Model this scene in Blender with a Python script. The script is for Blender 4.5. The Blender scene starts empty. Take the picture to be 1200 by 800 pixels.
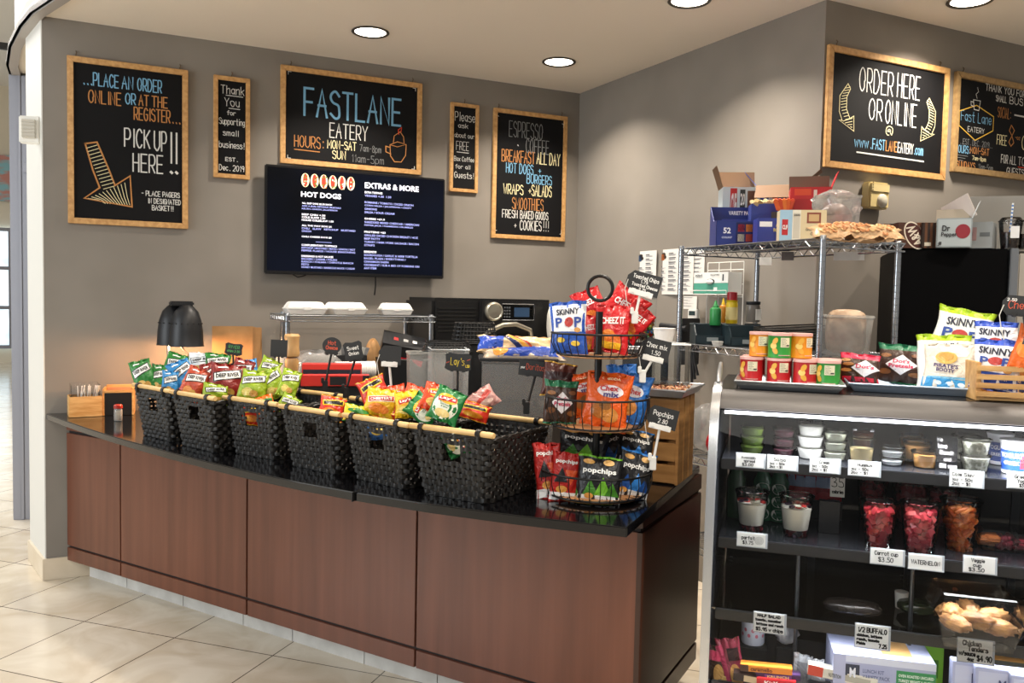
import bpy, bmesh, math, random
from mathutils import Vector, Matrix
C = bpy.context.scene.collection
R = math.radians
pi = math.pi
# ---------------------------------------------------------------- camera
F, H = 985.0, 1.55
YAW, PIT, ROL = R(25.9), R(2.99), R(1.18)
fw = Vector((math.sin(YAW)*math.cos(PIT), math.cos(YAW)*math.cos(PIT), -math.sin(PIT)))
r0 = Vector((math.cos(YAW), -math.sin(YAW), 0)); u0 = r0.cross(fw)
rt = r0*math.cos(ROL)+u0*math.sin(ROL); up = u0*math.cos(ROL)-r0*math.sin(ROL)
CAM = Vector((0, 0, H))
cd = bpy.data.cameras.new('camera'); cam = bpy.data.objects.new('camera', cd); C.objects.link(cam)
cd.sensor_width = 36; cd.lens = F/1200*36; cd.clip_start = .05; cd.clip_end = 100
cam.matrix_world = Matrix(((rt.x, up.x, -fw.x, 0), (rt.y, up.y, -fw.y, 0), (rt.z, up.z, -fw.z, H), (0, 0, 0, 1)))
sc = bpy.context.scene
sc.camera = cam
# ---------------------------------------------------------------- look
sc.view_settings.view_transform = 'Standard'; sc.view_settings.look = 'None'
sc.view_settings.gamma = 1; sc.view_settings.use_curve_mapping = False
sc.view_settings.exposure = -.12
w = bpy.data.worlds.new('world'); sc.world = w; w.use_nodes = True
bg = w.node_tree.nodes['Background']; bg.inputs[0].default_value = (1, .97, .93, 1); bg.inputs[1].default_value = .36
def area(name, loc, size, power, color, rot=(0, 0, 0), sy=None, shape=None, spread=None):
    d = bpy.data.lights.new(name, 'AREA'); d.energy = power; d.color = color; d.size = size
    if sy: d.shape = 'RECTANGLE'; d.size_y = sy
    if shape: d.shape = shape
    if spread: d.spread = spread
    o = bpy.data.objects.new(name, d); C.objects.link(o); o.location = loc; o.rotation_euler = rot
    return o
CEIL = 2.945
# mall hall lights above and behind the camera, daylight of the storefront at the left
area('hall_light', (-1.0, -2.2, 4.6), 3.0, 150, (1, .95, .88), (R(25), 0, 0), 3.0)
area('storefront_daylight', (-4.2, 3.2, 2.0), 2.6, 165, (.90, .96, 1), (0, R(-90), 0), 2.6)
area('far_hall_light', (-2.6, 9.0, 4.4), 3.0, 480, (1, .98, .95), (0, 0, 0), 5.0)

# ---------------------------------------------------------------- helpers
def ray(x, y): return fw+rt*((x-600)/F)+up*((400-y)/F)
def at(x, y, D): return CAM+ray(x, y)*D
def onz(x, y, z): d = ray(x, y); return CAM+d*((z-H)/d.z)
def onY(x, y, Y): d = ray(x, y); return CAM+d*(Y/d.y)
def face(p, off=0): return math.atan2(-p[0], p[1])+R(off)
def rotm(yaw, tilt=0, roll=0):
    return Matrix.Rotation(yaw, 4, 'Z') @ Matrix.Rotation(R(tilt), 4, 'X') @ Matrix.Rotation(R(roll), 4, 'Y')
def lin(c): return tuple((v/12.92 if v <= .04045 else ((v+.055)/1.055)**2.4) for v in c)
MC = {}
def mat(hexs, rough=.5, metal=0, spec=.5, emit=0, coat=0):
    k = (hexs, rough, metal, spec, emit, coat)
    if k in MC: return MC[k]
    m = bpy.data.materials.new('m_'+hexs); m.use_nodes = True
    b = m.node_tree.nodes['Principled BSDF']
    c = lin(tuple(int(hexs[i:i+2], 16)/255 for i in (0, 2, 4)))
    b.inputs['Base Color'].default_value = (*c, 1); b.inputs['Roughness'].default_value = rough
    b.inputs['Metallic'].default_value = metal; b.inputs['Specular IOR Level'].default_value = spec
    b.inputs['Coat Weight'].default_value = coat
    if emit: b.inputs['Emission Color'].default_value = (*c, 1); b.inputs['Emission Strength'].default_value = emit
    m.diffuse_color = (*c, 1)
    MC[k] = m; return m
def noisy(name, c1, c2, scale=(1, 1, 1), detail=4, rough=.5, lo=.35, hi=.65, bump=0, spec=.5, metal=0, nscale=5):
    m = bpy.data.materials.new(name); m.use_nodes = True; nt = m.node_tree; N = nt.nodes
    b = N['Principled BSDF']; b.inputs['Roughness'].default_value = rough; b.inputs['Specular IOR Level'].default_value = spec
    b.inputs['Metallic'].default_value = metal
    tc = N.new('ShaderNodeTexCoord'); mp = N.new('ShaderNodeMapping'); mp.inputs['Scale'].default_value = scale
    nz = N.new('ShaderNodeTexNoise'); nz.inputs['Scale'].default_value = nscale; nz.inputs['Detail'].default_value = detail
    cr = N.new('ShaderNodeValToRGB'); h = lambda s: (*lin(tuple(int(s[i:i+2], 16)/255 for i in (0, 2, 4))), 1)
    cr.color_ramp.elements[0].position = lo; cr.color_ramp.elements[0].color = h(c1)
    cr.color_ramp.elements[1].position = hi; cr.color_ramp.elements[1].color = h(c2)
    L = nt.links.new
    L(tc.outputs['Object'], mp.inputs[0]); L(mp.outputs[0], nz.inputs[0]); L(nz.outputs[0], cr.inputs[0]); L(cr.outputs[0], b.inputs['Base Color'])
    if bump:
        bp = N.new('ShaderNodeBump'); bp.inputs['Strength'].default_value = bump; bp.inputs['Distance'].default_value = .004
        L(nz.outputs[0], bp.inputs['Height']); L(bp.outputs[0], b.inputs['Normal'])
    m.diffuse_color = h(c2)
    return m
def thin(name, tint, refl=.5, rough=.02, white=0.0):
    m = bpy.data.materials.new(name); m.use_nodes = True; nt = m.node_tree; N = nt.nodes; N.remove(N['Principled BSDF'])
    out = N['Material Output']; tr = N.new('ShaderNodeBsdfTransparent'); tr.inputs[0].default_value = (*tint, 1)
    gl = N.new('ShaderNodeBsdfGlossy'); gl.inputs['Roughness'].default_value = rough
    fr = N.new('ShaderNodeFresnel'); fr.inputs[0].default_value = 1.35+refl*.35
    mx = N.new('ShaderNodeMixShader'); L = nt.links.new
    L(fr.outputs[0], mx.inputs[0]); L(tr.outputs[0], mx.inputs[1]); L(gl.outputs[0], mx.inputs[2])
    last = mx
    if white:
        df = N.new('ShaderNodeBsdfDiffuse'); df.inputs[0].default_value = (.9, .9, .88, 1)
        m2 = N.new('ShaderNodeMixShader'); m2.inputs[0].default_value = white
        L(mx.outputs[0], m2.inputs[1]); L(df.outputs[0], m2.inputs[2]); last = m2
    L(last.outputs[0], out.inputs[0]); m.diffuse_color = (.8, .85, .9, .3)
    return m

def foil(hexs, rough=.3):
    k = ('foil', hexs, rough)
    if k in MC: return MC[k]
    m = mat(hexs, rough).copy(); m.name = 'foil_'+hexs; nt = m.node_tree; N = nt.nodes; L = nt.links.new
    tc = N.new('ShaderNodeTexCoord'); nz = N.new('ShaderNodeTexNoise'); nz.inputs['Scale'].default_value = 26; nz.inputs['Detail'].default_value = 3; nz.inputs['Distortion'].default_value = 1.2
    bp = N.new('ShaderNodeBump'); bp.inputs['Strength'].default_value = .75; bp.inputs['Distance'].default_value = .012
    L(tc.outputs['Object'], nz.inputs[0]); L(nz.outputs[0], bp.inputs['Height']); L(bp.outputs[0], N['Principled BSDF'].inputs['Normal'])
    MC[k] = m; return m

class MB:
    def __init__(s): s.v = []; s.f = []; s.m = []
    def add(s, vs, fs, m=0, M=None):
        k = len(s.v)
        s.v += [tuple(M @ Vector(p)) for p in vs] if M else [tuple(p) for p in vs]
        for f in fs: s.f.append([i+k for i in f])
        s.m += m if isinstance(m, list) else [m]*len(fs)
        return s
    def box(s, x0, x1, y0, y1, z0, z1, m=0, M=None):
        vs = [(x, y, z) for x in (x0, x1) for y in (y0, y1) for z in (z0, z1)]
        return s.add(vs, [(0, 1, 3, 2), (4, 6, 7, 5), (0, 4, 5, 1), (2, 3, 7, 6), (0, 2, 6, 4), (1, 5, 7, 3)], m, M)
    def prism(s, poly, z0, z1, m=0, M=None):
        n = len(poly); vs = [(*p, z0) for p in poly]+[(*p, z1) for p in poly]
        a = sum(poly[i][0]*poly[(i+1) % n][1]-poly[(i+1) % n][0]*poly[i][1] for i in range(n))
        fs = [[(i), (i+1) % n, (i+1) % n+n, i+n] for i in range(n)]+[list(range(n))[::-1], list(range(n, 2*n))]
        if a < 0: fs = [f[::-1] for f in fs]
        return s.add(vs, fs, m, M)
    def tube(s, path, r, n=6, m=0, closed=False, M=None):
        P = [Vector(p) for p in path]; k = len(P); vs = []; fs = []
        rs = r if isinstance(r, (list, tuple)) else [r]*k
        t0 = None; nx = None
        for i, p in enumerate(P):
            if closed: t = (P[(i+1) % k]-P[i-1])
            else: t = P[min(i+1, k-1)]-P[max(i-1, 0)]
            t = t.normalized() if t.length > 1e-9 else Vector((0, 0, 1))
            if nx is None:
                nx = t.orthogonal().normalized()
            else:
                nx = (nx-t*nx.dot(t)); nx = nx.normalized() if nx.length > 1e-6 else t.orthogonal().normalized()
            ny = t.cross(nx)
            for j in range(n):
                a = 2*pi*j/n; vs.append(p+(nx*math.cos(a)+ny*math.sin(a))*rs[i])
        for i in range(k if closed else k-1):
            for j in range(n):
                a, b = i*n+j, i*n+(j+1) % n; c, d = ((i+1) % k)*n+(j+1) % n, ((i+1) % k)*n+j
                fs.append((a, b, c, d))
        if not closed: fs += [tuple(range(n))[::-1], tuple(range((k-1)*n, k*n))]
        return s.add(vs, fs, m, M)
    def lathe(s, prof, n=20, m=0, M=None, c=(0, 0, 0), cap=3):
        vs = []; fs = []; k = len(prof)
        for r, z in prof:
            for j in range(n):
                a = 2*pi*j/n; vs.append((c[0]+r*math.cos(a), c[1]+r*math.sin(a), c[2]+z))
        for i in range(k-1):
            for j in range(n):
                fs.append((i*n+j, i*n+(j+1) % n, (i+1)*n+(j+1) % n, (i+1)*n+j))
        if cap & 1: fs.append(tuple(range(n))[::-1])
        if cap & 2: fs.append(tuple(range((k-1)*n, k*n)))
        return s.add(vs, fs, m, M)
    def grid(s, fn, nu, nv, m=0, M=None, mf=None, flip=False):
        vs = [fn(i/nu, j/nv) for j in range(nv+1) for i in range(nu+1)]
        fs = []; ms = []
        for j in range(nv):
            for i in range(nu):
                a = j*(nu+1)+i; f = (a, a+1, a+nu+2, a+nu+1); fs.append(f[::-1] if flip else f)
                ms.append(mf((i+.5)/nu, (j+.5)/nv) if mf else m)
        return s.add(vs, fs, ms, M)
    def ball(s, c, r, n=10, k=6, m=0, M=None, sq=(1, 1, 1)):
        vs = [(c[0]+r*sq[0]*math.sin(pi*(i+.02)/(k+.04))*math.cos(2*pi*j/n), c[1]+r*sq[1]*math.sin(pi*(i+.02)/(k+.04))*math.sin(2*pi*j/n), c[2]+r*sq[2]*math.cos(pi*i/k)) for i in range(k+1) for j in range(n)]
        fs = [(i*n+j, (i+1)*n+j, (i+1)*n+(j+1) % n, i*n+(j+1) % n) for i in range(k) for j in range(n)]
        return s.add(vs, fs, m, M)
    def mesh(s, name, mats, bev=0, sharp=35):
        me = bpy.data.meshes.new(name); me.from_pydata(s.v, [], s.f)
        for x in (mats if isinstance(mats, list) else [mats]): me.materials.append(x)
        me.polygons.foreach_set('material_index', s.m)
        if bev:
            b = bmesh.new(); b.from_mesh(me)
            bmesh.ops.recalc_face_normals(b, faces=b.faces)
            es = [e for e in b.edges if len(e.link_faces) == 2 and e.calc_face_angle(0) > R(40)]
            bmesh.ops.bevel(b, geom=es, offset=bev, segments=2, affect='EDGES', clamp_overlap=True)
            b.to_mesh(me); b.free()
        me.polygons.foreach_set('use_smooth', [True]*len(me.polygons))
        me.set_sharp_from_angle(angle=R(sharp)); me.update()
        return me
    def build(s, name, mats, parent=None, loc=None, rot=None, bev=0, M=None, sharp=35):
        return link(name, s.mesh(name, mats, bev, sharp), parent, loc, rot, M)
def link(name, me, parent=None, loc=None, rot=None, M=None):
    o = bpy.data.objects.new(name, me); C.objects.link(o)
    if parent: o.parent = parent
    if loc is not None: o.location = loc
    if rot is not None: o.rotation_euler = rot
    if M is not None: o.matrix_basis = M
    return o
def tag(o, label, cat, group=None):
    o['label'] = label; o['category'] = cat
    if group: o['group'] = group
    return o
def thing(name, label, cat, loc=(0, 0, 0), rz=0, group=None, M=None):
    o = link(name, None, None, loc, (0, 0, rz), M); o.empty_display_size = .05
    return tag(o, label, cat, group)
def struct(o): o['kind'] = 'structure'; return o
def kids(o): return [c for c in C.objects if c.parent == o]
def dup(root, loc, rz=0, label=None, group=None, M=None):
    tree = [(root, None)]; ch = {}
    for o in C.objects:
        if o.parent: ch.setdefault(o.parent.name, []).append(o)
    def cp(o, par):
        c = o.copy(); C.objects.link(c)
        if par: c.parent = par
        for k in ch.get(o.name, []): cp(k, c)
        return c
    r = cp(root, None)
    if M is not None: r.matrix_basis = M
    else: r.location = loc; r.rotation_euler = (0, 0, rz)
    if label: r['label'] = label
    if group: r['group'] = group
    return r

# ---------------------------------------------------------------- writing
FONT = {
'A':'034f83 1878','B':'030f ~0f5f7d7b5909 ~095987856303','C':'~7d5f3f1d0a0815335375','D':'030f ~0f4f7c8976430303','E':'7f0f0373 0969','F':'7f0f03 0969',
'G':'~7d5f3f1d0a0815335375 757949','H':'0f03 7f73 0979','I':'2f23','J':'~6f66432305','K':'0f03 7f08 2a73','L':'0f0373','M':'030f479f93','N':'030f737f',
'O':'~4f1d0a0815437578897d4f','P':'030f ~0f5f7d7a5808','Q':'~4f1d0a0815437578897d4f 5682','R':'030f ~0f5f7d7a5808 3873','S':'~7d4f1e0c2a6977744305','T':'0f8f 4f43',
'U':'~0f0624436486 868f','V':'0f438f','W':'0f234b638f','X':'0f83 8f03','Y':'0f498f 4943','Z':'0f8f0383',
'0':'~4f1d0a0815437578897d4f','1':'1c3f33','2':'~0d2f5f7d7a03 0373','3':'~0e3f6e6b39 ~3978743304','4':'6f0787 6b63','5':'7f1f1a ~1a5a77744304','6':'~6f2b07154375784909',
'7':'0f8f33','8':'~4f1d1b4977744314174a7c4f','9':'~7c4f1d0b39597c 7c63','.':'3443','!':'3f37 3433','$':'~7d4f1e0c2a6977744305 4g42'.replace('g','f'),':':'3a3b 3435','-':'1969','+':'2868 4b45',
'\'':'3f3c',',':'3531','/':'037f','@':'~6a4b285868 6a66 ~66849c5f1d072343','&':'~734b2d4f5d1705335376','?':'~0d3f6e6b4947 4443',' ':'','~':'~0729597b',
'a':'~694b1a07244467 6b63','b':'0f03 ~093b6a77643305','c':'~6a4b1a07244365','d':'~694b1a07244467 6f63','e':'0767 ~67694b1a07244365','f':'~6f4f3d33 0b6b','g':'~694b1a07244467 6b62 ~624011',
'h':'0f03 ~093b5b6963','i':'2b23 2e2f','j':'~4b422000 4e4f','k':'0f03 6b07 2863','l':'2f23','m':'0b03 ~092b3b4943 ~496b7b8983','n':'0b03 ~093b5b6963','o':'~3b0a07244364776a3b',
'p':'0b00 ~093b6a77643305','q':'~694b1a07244467 6b60','r':'0b03 ~093b5b6a','s':'~6a3b0a2867643304','t':'~3f354363 0b6b','u':'~0b06244366 6b63','v':'0b336b','w':'0b234a638b','x':'0b63 6b03','y':'0b33 6b10','z':'0b6b0363'}
def strokes(text, gap=3.0):
    out = []; x = 0
    for ch in text:
        g = FONT.get(ch, FONT.get(ch.upper(), '')); mx = 0
        for st in g.split():
            sm = st[0] == '~'; st = st.lstrip('~')
            pts = [(int(st[i], 16), int(st[i+1], 16)-3) for i in range(0, len(st)-1, 2)]
            mx = max([mx]+[p[0] for p in pts])
            if sm and len(pts) > 2:
                q = []; cl = pts[0] == pts[-1]; n = len(pts)
                for i in range(n-1):
                    p0 = pts[i-1] if i else (pts[-2] if cl else pts[0]); p1 = pts[i]; p2 = pts[i+1]
                    p3 = pts[i+2] if i+2 < n else (pts[1] if cl else pts[-1])
                    for t in (0, .25, .5, .75):
                        q.append(tuple(.5*(2*p1[k]+(p2[k]-p0[k])*t+(2*p0[k]-5*p1[k]+4*p2[k]-p3[k])*t*t+(3*p1[k]-p0[k]-3*p2[k]+p3[k])*t**3) for k in (0, 1)))
                q.append(pts[-1]); pts = q
            out.append([(p[0]+x, p[1]) for p in pts])
        x += (mx if g else 3)+gap
    return out, x-gap
def ribbon(mb, pts, lw, m, mp, off=0):
    """a flat pen stroke through 2D points, mapped onto a surface by mp(x, z, off)"""
    q = [pts[0]]
    for p in pts[1:]:
        if math.hypot(p[0]-q[-1][0], p[1]-q[-1][1]) > lw*.15: q.append(p)
    if len(q) < 2: q.append((q[0][0]+lw*.5, q[0][1]))
    n = len(q); vs = []
    for i in range(n):
        a = q[max(i-1, 0)]; b = q[i]; c = q[min(i+1, n-1)]
        d0 = Vector((b[0]-a[0], b[1]-a[1])); d1 = Vector((c[0]-b[0], c[1]-b[1]))
        if d0.length < 1e-9: d0 = d1
        if d1.length < 1e-9: d1 = d0
        d0 = d0.normalized(); d1 = d1.normalized(); t = d0+d1
        t = t.normalized() if t.length > .2 else d0
        k = min(1.6, 1/max(.3, t.dot(d0))); nx, nz = -t.y*lw/2*k, t.x*lw/2*k
        ex, ez = (-d0.x*lw*.35, -d0.y*lw*.35) if i == 0 else ((d0.x*lw*.35, d0.y*lw*.35) if i == n-1 else (0, 0))
        vs += [mp(b[0]+nx+ex, b[1]+nz+ez, off), mp(b[0]-nx+ex, b[1]-nz+ez, off)]
    mb.add(vs, [(2*i, 2*i+1, 2*i+3, 2*i+2) for i in range(n-1)], m)
def pen(mb, text, x0, x1, z0, z1, m, mp, lw=.004, gap=3.0):
    """handwriting fitted between x0..x1, baseline z0, cap height to z1"""
    st, wd = strokes(text, gap); sx = (x1-x0)/max(wd, 1); sz = (z1-z0)/12
    for i, s in enumerate(st): ribbon(mb, [(x0+p[0]*sx, z0+p[1]*sz) for p in s], lw, m, mp, .00004*(i % 6))
TC = {}
def ftxt(s, bold=0.0):
    k = (s, bold)
    if k in TC: return TC[k]
    cu = bpy.data.curves.new('t', 'FONT'); cu.body = s; cu.size = 1; cu.offset = bold; cu.resolution_u = 2
    o = bpy.data.objects.new('t', cu); C.objects.link(o)
    me = bpy.data.meshes.new_from_object(o.evaluated_get(bpy.context.evaluated_depsgraph_get()))
    vs = [(v.co.x, v.co.y) for v in me.vertices]; fs = [list(p.vertices) for p in me.polygons]
    bpy.data.objects.remove(o); bpy.data.curves.remove(cu); bpy.data.meshes.remove(me)
    xs = [v[0] for v in vs] or [0, 1]; ys = [v[1] for v in vs] or [0, 1]
    a, b, c, d = min(xs), max(xs), min(ys), max(ys)
    vs = [((x-a)/(b-a or 1), (y-c)/(d-c or 1)) for x, y in vs]
    TC[k] = (vs, fs, (b-a)/(d-c or 1)); return TC[k]
def type_(mb, s, x0, x1, z0, z1, m, mp, bold=.01):
    """printed letters fitted to a rectangle"""
    vs, fs, asp = ftxt(s, bold)
    if x1 is None: x1 = x0+(z1-z0)*asp
    mb.add([mp(x0+v[0]*(x1-x0), z0+v[1]*(z1-z0)) for v in vs], fs, m)
def flat(y): return lambda x, z, o=0: (x, y-o, z)
# ---------------------------------------------------------------- shell
WY = 5.03
wall_m = noisy('grey_paint', '827c74', '88827a', (1, 1, 1), 2, .75, nscale=3, spec=.3)
white_m = mat('d2d1cb', .6); ceil_m = mat('e6ddcf', .85, spec=.2)
def floor_mat():
    m = bpy.data.materials.new('marble_tile'); m.use_nodes = True; nt = m.node_tree; N = nt.nodes; L = nt.links.new
    b = N['Principled BSDF']; b.inputs['Roughness'].default_value = .16
    tc = N.new('ShaderNodeTexCoord'); mp = N.new('ShaderNodeMapping'); mp.vector_type = 'TEXTURE'
    mp.inputs['Location'].default_value = (-.09, 4.321, 0); mp.inputs['Rotation'].default_value = (0, 0, R(-44.5))
    br = N.new('ShaderNodeTexBrick'); br.offset = 0; br.inputs['Scale'].default_value = 1
    br.inputs['Brick Width'].default_value = .513; br.inputs['Row Height'].default_value = .513
    br.inputs['Mortar Size'].default_value = .0028; br.inputs['Mortar Smooth'].default_value = .1
    br.inputs['Color1'].default_value = (*lin((.87, .83, .76)), 1); br.inputs['Color2'].default_value = (*lin((.85, .805, .73)), 1)
    br.inputs['Mortar'].default_value = (*lin((.34, .30, .26)), 1)
    nz = N.new('ShaderNodeTexNoise'); nz.inputs['Scale'].default_value = 3.2; nz.inputs['Detail'].default_value = 7; nz.inputs['Distortion'].default_value = 1.6
    cr = N.new('ShaderNodeValToRGB'); cr.color_ramp.elements[0].position = .3; cr.color_ramp.elements[0].color = (.80, .75, .68, 1)
    cr.color_ramp.elements[1].position = .65; cr.color_ramp.elements[1].color = (1, 1, 1, 1)
    mx = N.new('ShaderNodeMixRGB'); mx.blend_type = 'MULTIPLY'; mx.inputs[0].default_value = 1
    L(tc.outputs['Object'], mp.inputs[0]); L(mp.outputs[0], br.inputs['Vector']); L(tc.outputs['Object'], nz.inputs[0]); L(nz.outputs[0], cr.inputs[0])
    L(br.outputs['Color'], mx.inputs[1]); L(cr.outputs[0], mx.inputs[2]); L(mx.outputs[0], b.inputs['Base Color'])
    return m
tile_m = floor_mat()
struct(MB().box(-9, 6, -4, 21, -.1, 0).build('floor', tile_m))
# ceiling with a curved left edge
edge = [(1.6, -1.0), (.9, 1.0), (.35, 2.6), (.06, 3.6), (-.17, 4.62), (-.30, 4.97), (-.37, 5.25), (-.455, 5.70), (-.51, 6.17), (-.52, 6.58), (-.46, 6.95), (-.3, 7.2)]
struct(MB().prism(edge+[(7, 7.2), (7, -1.0)], CEIL, CEIL+.12).build('ceiling', ceil_m))
def offs(P, d):
    o = []
    for i, p in enumerate(P):
        a = Vector(P[max(i-1, 0)]); b = Vector(P[min(i+1, len(P)-1)]); t = (b-a).normalized(); n = Vector((-t.y, t.x)); o.append((p[0]+n.x*d, p[1]+n.y*d))
    return o
def band(P, d0, d1, z0, z1): return P and (offs(P, d0)+offs(P, d1)[::-1], z0, z1)
f = MB(); f.prism(*band(edge, -.03, .02, CEIL-.02, CEIL+.05)); struct(f.build('trim_1', mat('a39d97', .5, .1)))
fas_m = noisy('brushed_fascia', '51473f', '7d7066', (9, 9, .3), 3, .35, metal=.25, nscale=2)
f = MB(); f.prism(*band(edge, -.045, -.015, CEIL+.045, 4.1)); struct(f.build('trim_2', fas_m))
f = MB()
for k in range(2):
    f.prism(*band(edge[4:], -.02, .035, CEIL-.012-.0*k, CEIL+.012))
struct(f.build('trim_3', mat('b9b3ab', .5, .1)))
# walls
E0 = (-.283, WY); PE = (-.381, 5.447)
w = MB(); w.prism([E0, (2.917, WY), (3.2, WY), (3.2, 5.447), PE], 0, CEIL); struct(w.build('wall_back', wall_m))
w = MB(); w.prism([(E0[0]-.006, E0[1]-.001), (E0[0], E0[1]-.001), (PE[0], PE[1]), (PE[0]-.006, PE[1])], .1, CEIL); struct(w.build('trim_4', white_m))
w = MB(); w.prism([(2.917, WY), (2.984, 3.1), (3.2, 3.1), (3.2, WY)], 0, CEIL); struct(w.build('wall_right', wall_m))
w = MB(); w.prism([(2.99, 2.925), (6.5, 2.925), (6.5, 3.1), (2.984, 3.1)], 0, CEIL); struct(w.build('wall_front', wall_m))
b = MB(); b.prism([(-.30, 5.015), (-.06, 5.015), (-.06, 5.03), (-.283, 5.03), (-.385, 5.45), (-.40, 5.45)], 0, .115)
struct(b.build('baseboard_left', noisy('base_tile', 'cfc0a8', 'dccfba', (1, 1, 1), 5, .3, nscale=6), bev=.002))
# storefront post, transom and hall beyond
pm = mat('9a9ca6', .4, .3)
p = MB(); p.box(-.06, .06, -.05, .05, 0, 2.93); p.box(-.012, .012, -.056, -.05, 0, 2.93)
struct(p.build('trim_5', pm, loc=(-.485, 6.46, 0), rot=(0, 0, R(-12)), bev=.004))
p = MB(); p.box(0, .35, -.03, .03, 2.30, 2.36); struct(p.build('trim_6', pm, loc=(-.45, 6.4, 0), rot=(0, 0, R(-50))))
struct(MB().box(-9, 6, 20, 20.3, 0, 5.6).build('wall_far', mat('e4dcc9', .8)))
struct(MB().box(-9, -.62, 3, 20.3, 5.6, 5.7).build('trim_7', mat('efeeea', .8)))
wn = MB(); wn.box(-3.4, -.9, 19.93, 20, .3, 2.75, 0)
for x in (-3.4, -2.55, -1.75, -.95): wn.box(x, x+.08, 19.86, 19.93, .3, 2.75, 1)
for z in (.3, 1.1, 1.9, 2.68): wn.box(-3.4, -.9, 19.87, 19.93, z, z+.07, 1)
struct(wn.build('window_1', [noisy('daylit_pane', 'a9c9d8', 'e6f2f8', (1, 1, 1), 4, .3, nscale=2), mat('8d8f98', .5)]))
nt = wn and bpy.data.materials['daylit_pane'].node_tree
bb = nt.nodes['Principled BSDF']; nt.links.new(nt.nodes['Color Ramp'].outputs[0], bb.inputs['Emission Color']); bb.inputs['Emission Strength'].default_value = 1.6
r = MB(); r.box(-3.2, -.9, 12.0, 12.05, 4.42, 4.5); t = r.build('track_rail', mat('202020', .5)); tag(t, 'black lighting track on the white hall ceiling, far left', 'lighting track')
t = thing('painting', 'pale abstract painting in blue and rust on the far hall wall', 'painting', (-2.3, 19.95, 3.75))
a = MB(); a.box(-.8, .8, -.03, .03, -.46, .46); a.build('canvas', noisy('abstract_paint', '8fc3cf', 'c98f86', (2.2, 1, 5), 3, .7, .42, .58, nscale=1.3), t)
for i, (x, y, s) in enumerate([(-2.05, 15.2, 1)]):
    t = thing('chair', 'dark chair in the bright hall beyond the post', 'chair', (x, y, 0), R(30))
    a = MB(); a.box(-.22, .22, -.22, .22, .43, .47); a.build('seat', mat('2a2a30', .5), t, bev=.01)
    a = MB(); a.box(-.22, .22, .19, .23, .47, .9); a.build('backrest', mat('2a2a30', .5), t, bev=.01)
    for sx in (-.2, .2):
        for sy in (-.2, .2): MB().tube([(sx, sy, 0), (sx*.95, sy*.95, .43)], .013).build('leg', mat('2a2a30', .5), t)
# emergency strobe on the wall end
t = thing('alarm_strobe', 'small white alarm strobe with clear lens on the white wall end', 'alarm', (-.338, 5.12, 2.37), R(-12))
a = MB(); a.box(-.05, .05, -.045, .0, -.07, .07); a.build('housing', mat('e9e7df', .4), t, bev=.006)
a = MB(); a.box(-.032, .032, -.062, -.045, -.045, .05)
for k in range(5): a.box(-.032, .032, -.066, -.062, -.04+k*.018, -.032+k*.018)
a.build('lens', mat('cfcabd', .15), t, bev=.003)
# ---------------------------------------------------------------- recessed ceiling lights
LIGHTS = [(1.278, 4.432, 'round recessed downlight above the menu screen'), (2.418, 4.424, 'round recessed downlight nearest the inner wall corner'),
          (2.449, 3.234, 'round recessed downlight at the top edge, in front of the inner corner light'), (3.554, 2.616, 'round recessed downlight above the two boards at right')]
def downlight(x, y, label, power=22):
    t = thing('ceiling_light', label, 'light', (x, y, CEIL), 0, 'recessed ceiling lights')
    a = MB(); a.lathe([(.083, -.001), (.098, -.001), (.1, -.006), (.094, -.010), (.083, -.006)], 28, cap=0); a.build('trim_ring', mat('3c3630', .4), t)
    a = MB(); a.lathe([(.0, -.004), (.05, -.0035), (.083, -.003)], 28); a.build('lens', mat('fff3e0', .4, emit=9), t)
    l = area('lamp', (x, y, CEIL-.02), .15, power, (1, .89, .76), (0, 0, 0), shape='DISK', spread=R(125))
    l.parent = t; l.location = (0, 0, -.02)
    return t
for q in LIGHTS: downlight(*q)
for q in [(1.0, 3.1, 'round recessed downlight added out of view over the counter'), (1.6, 1.4, 'round recessed downlight added out of view over the customer side'), (2.9, 1.3, 'round recessed downlight added out of view over the display case')]: downlight(*q)  # unseen extra downlights, added to light the room
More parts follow.
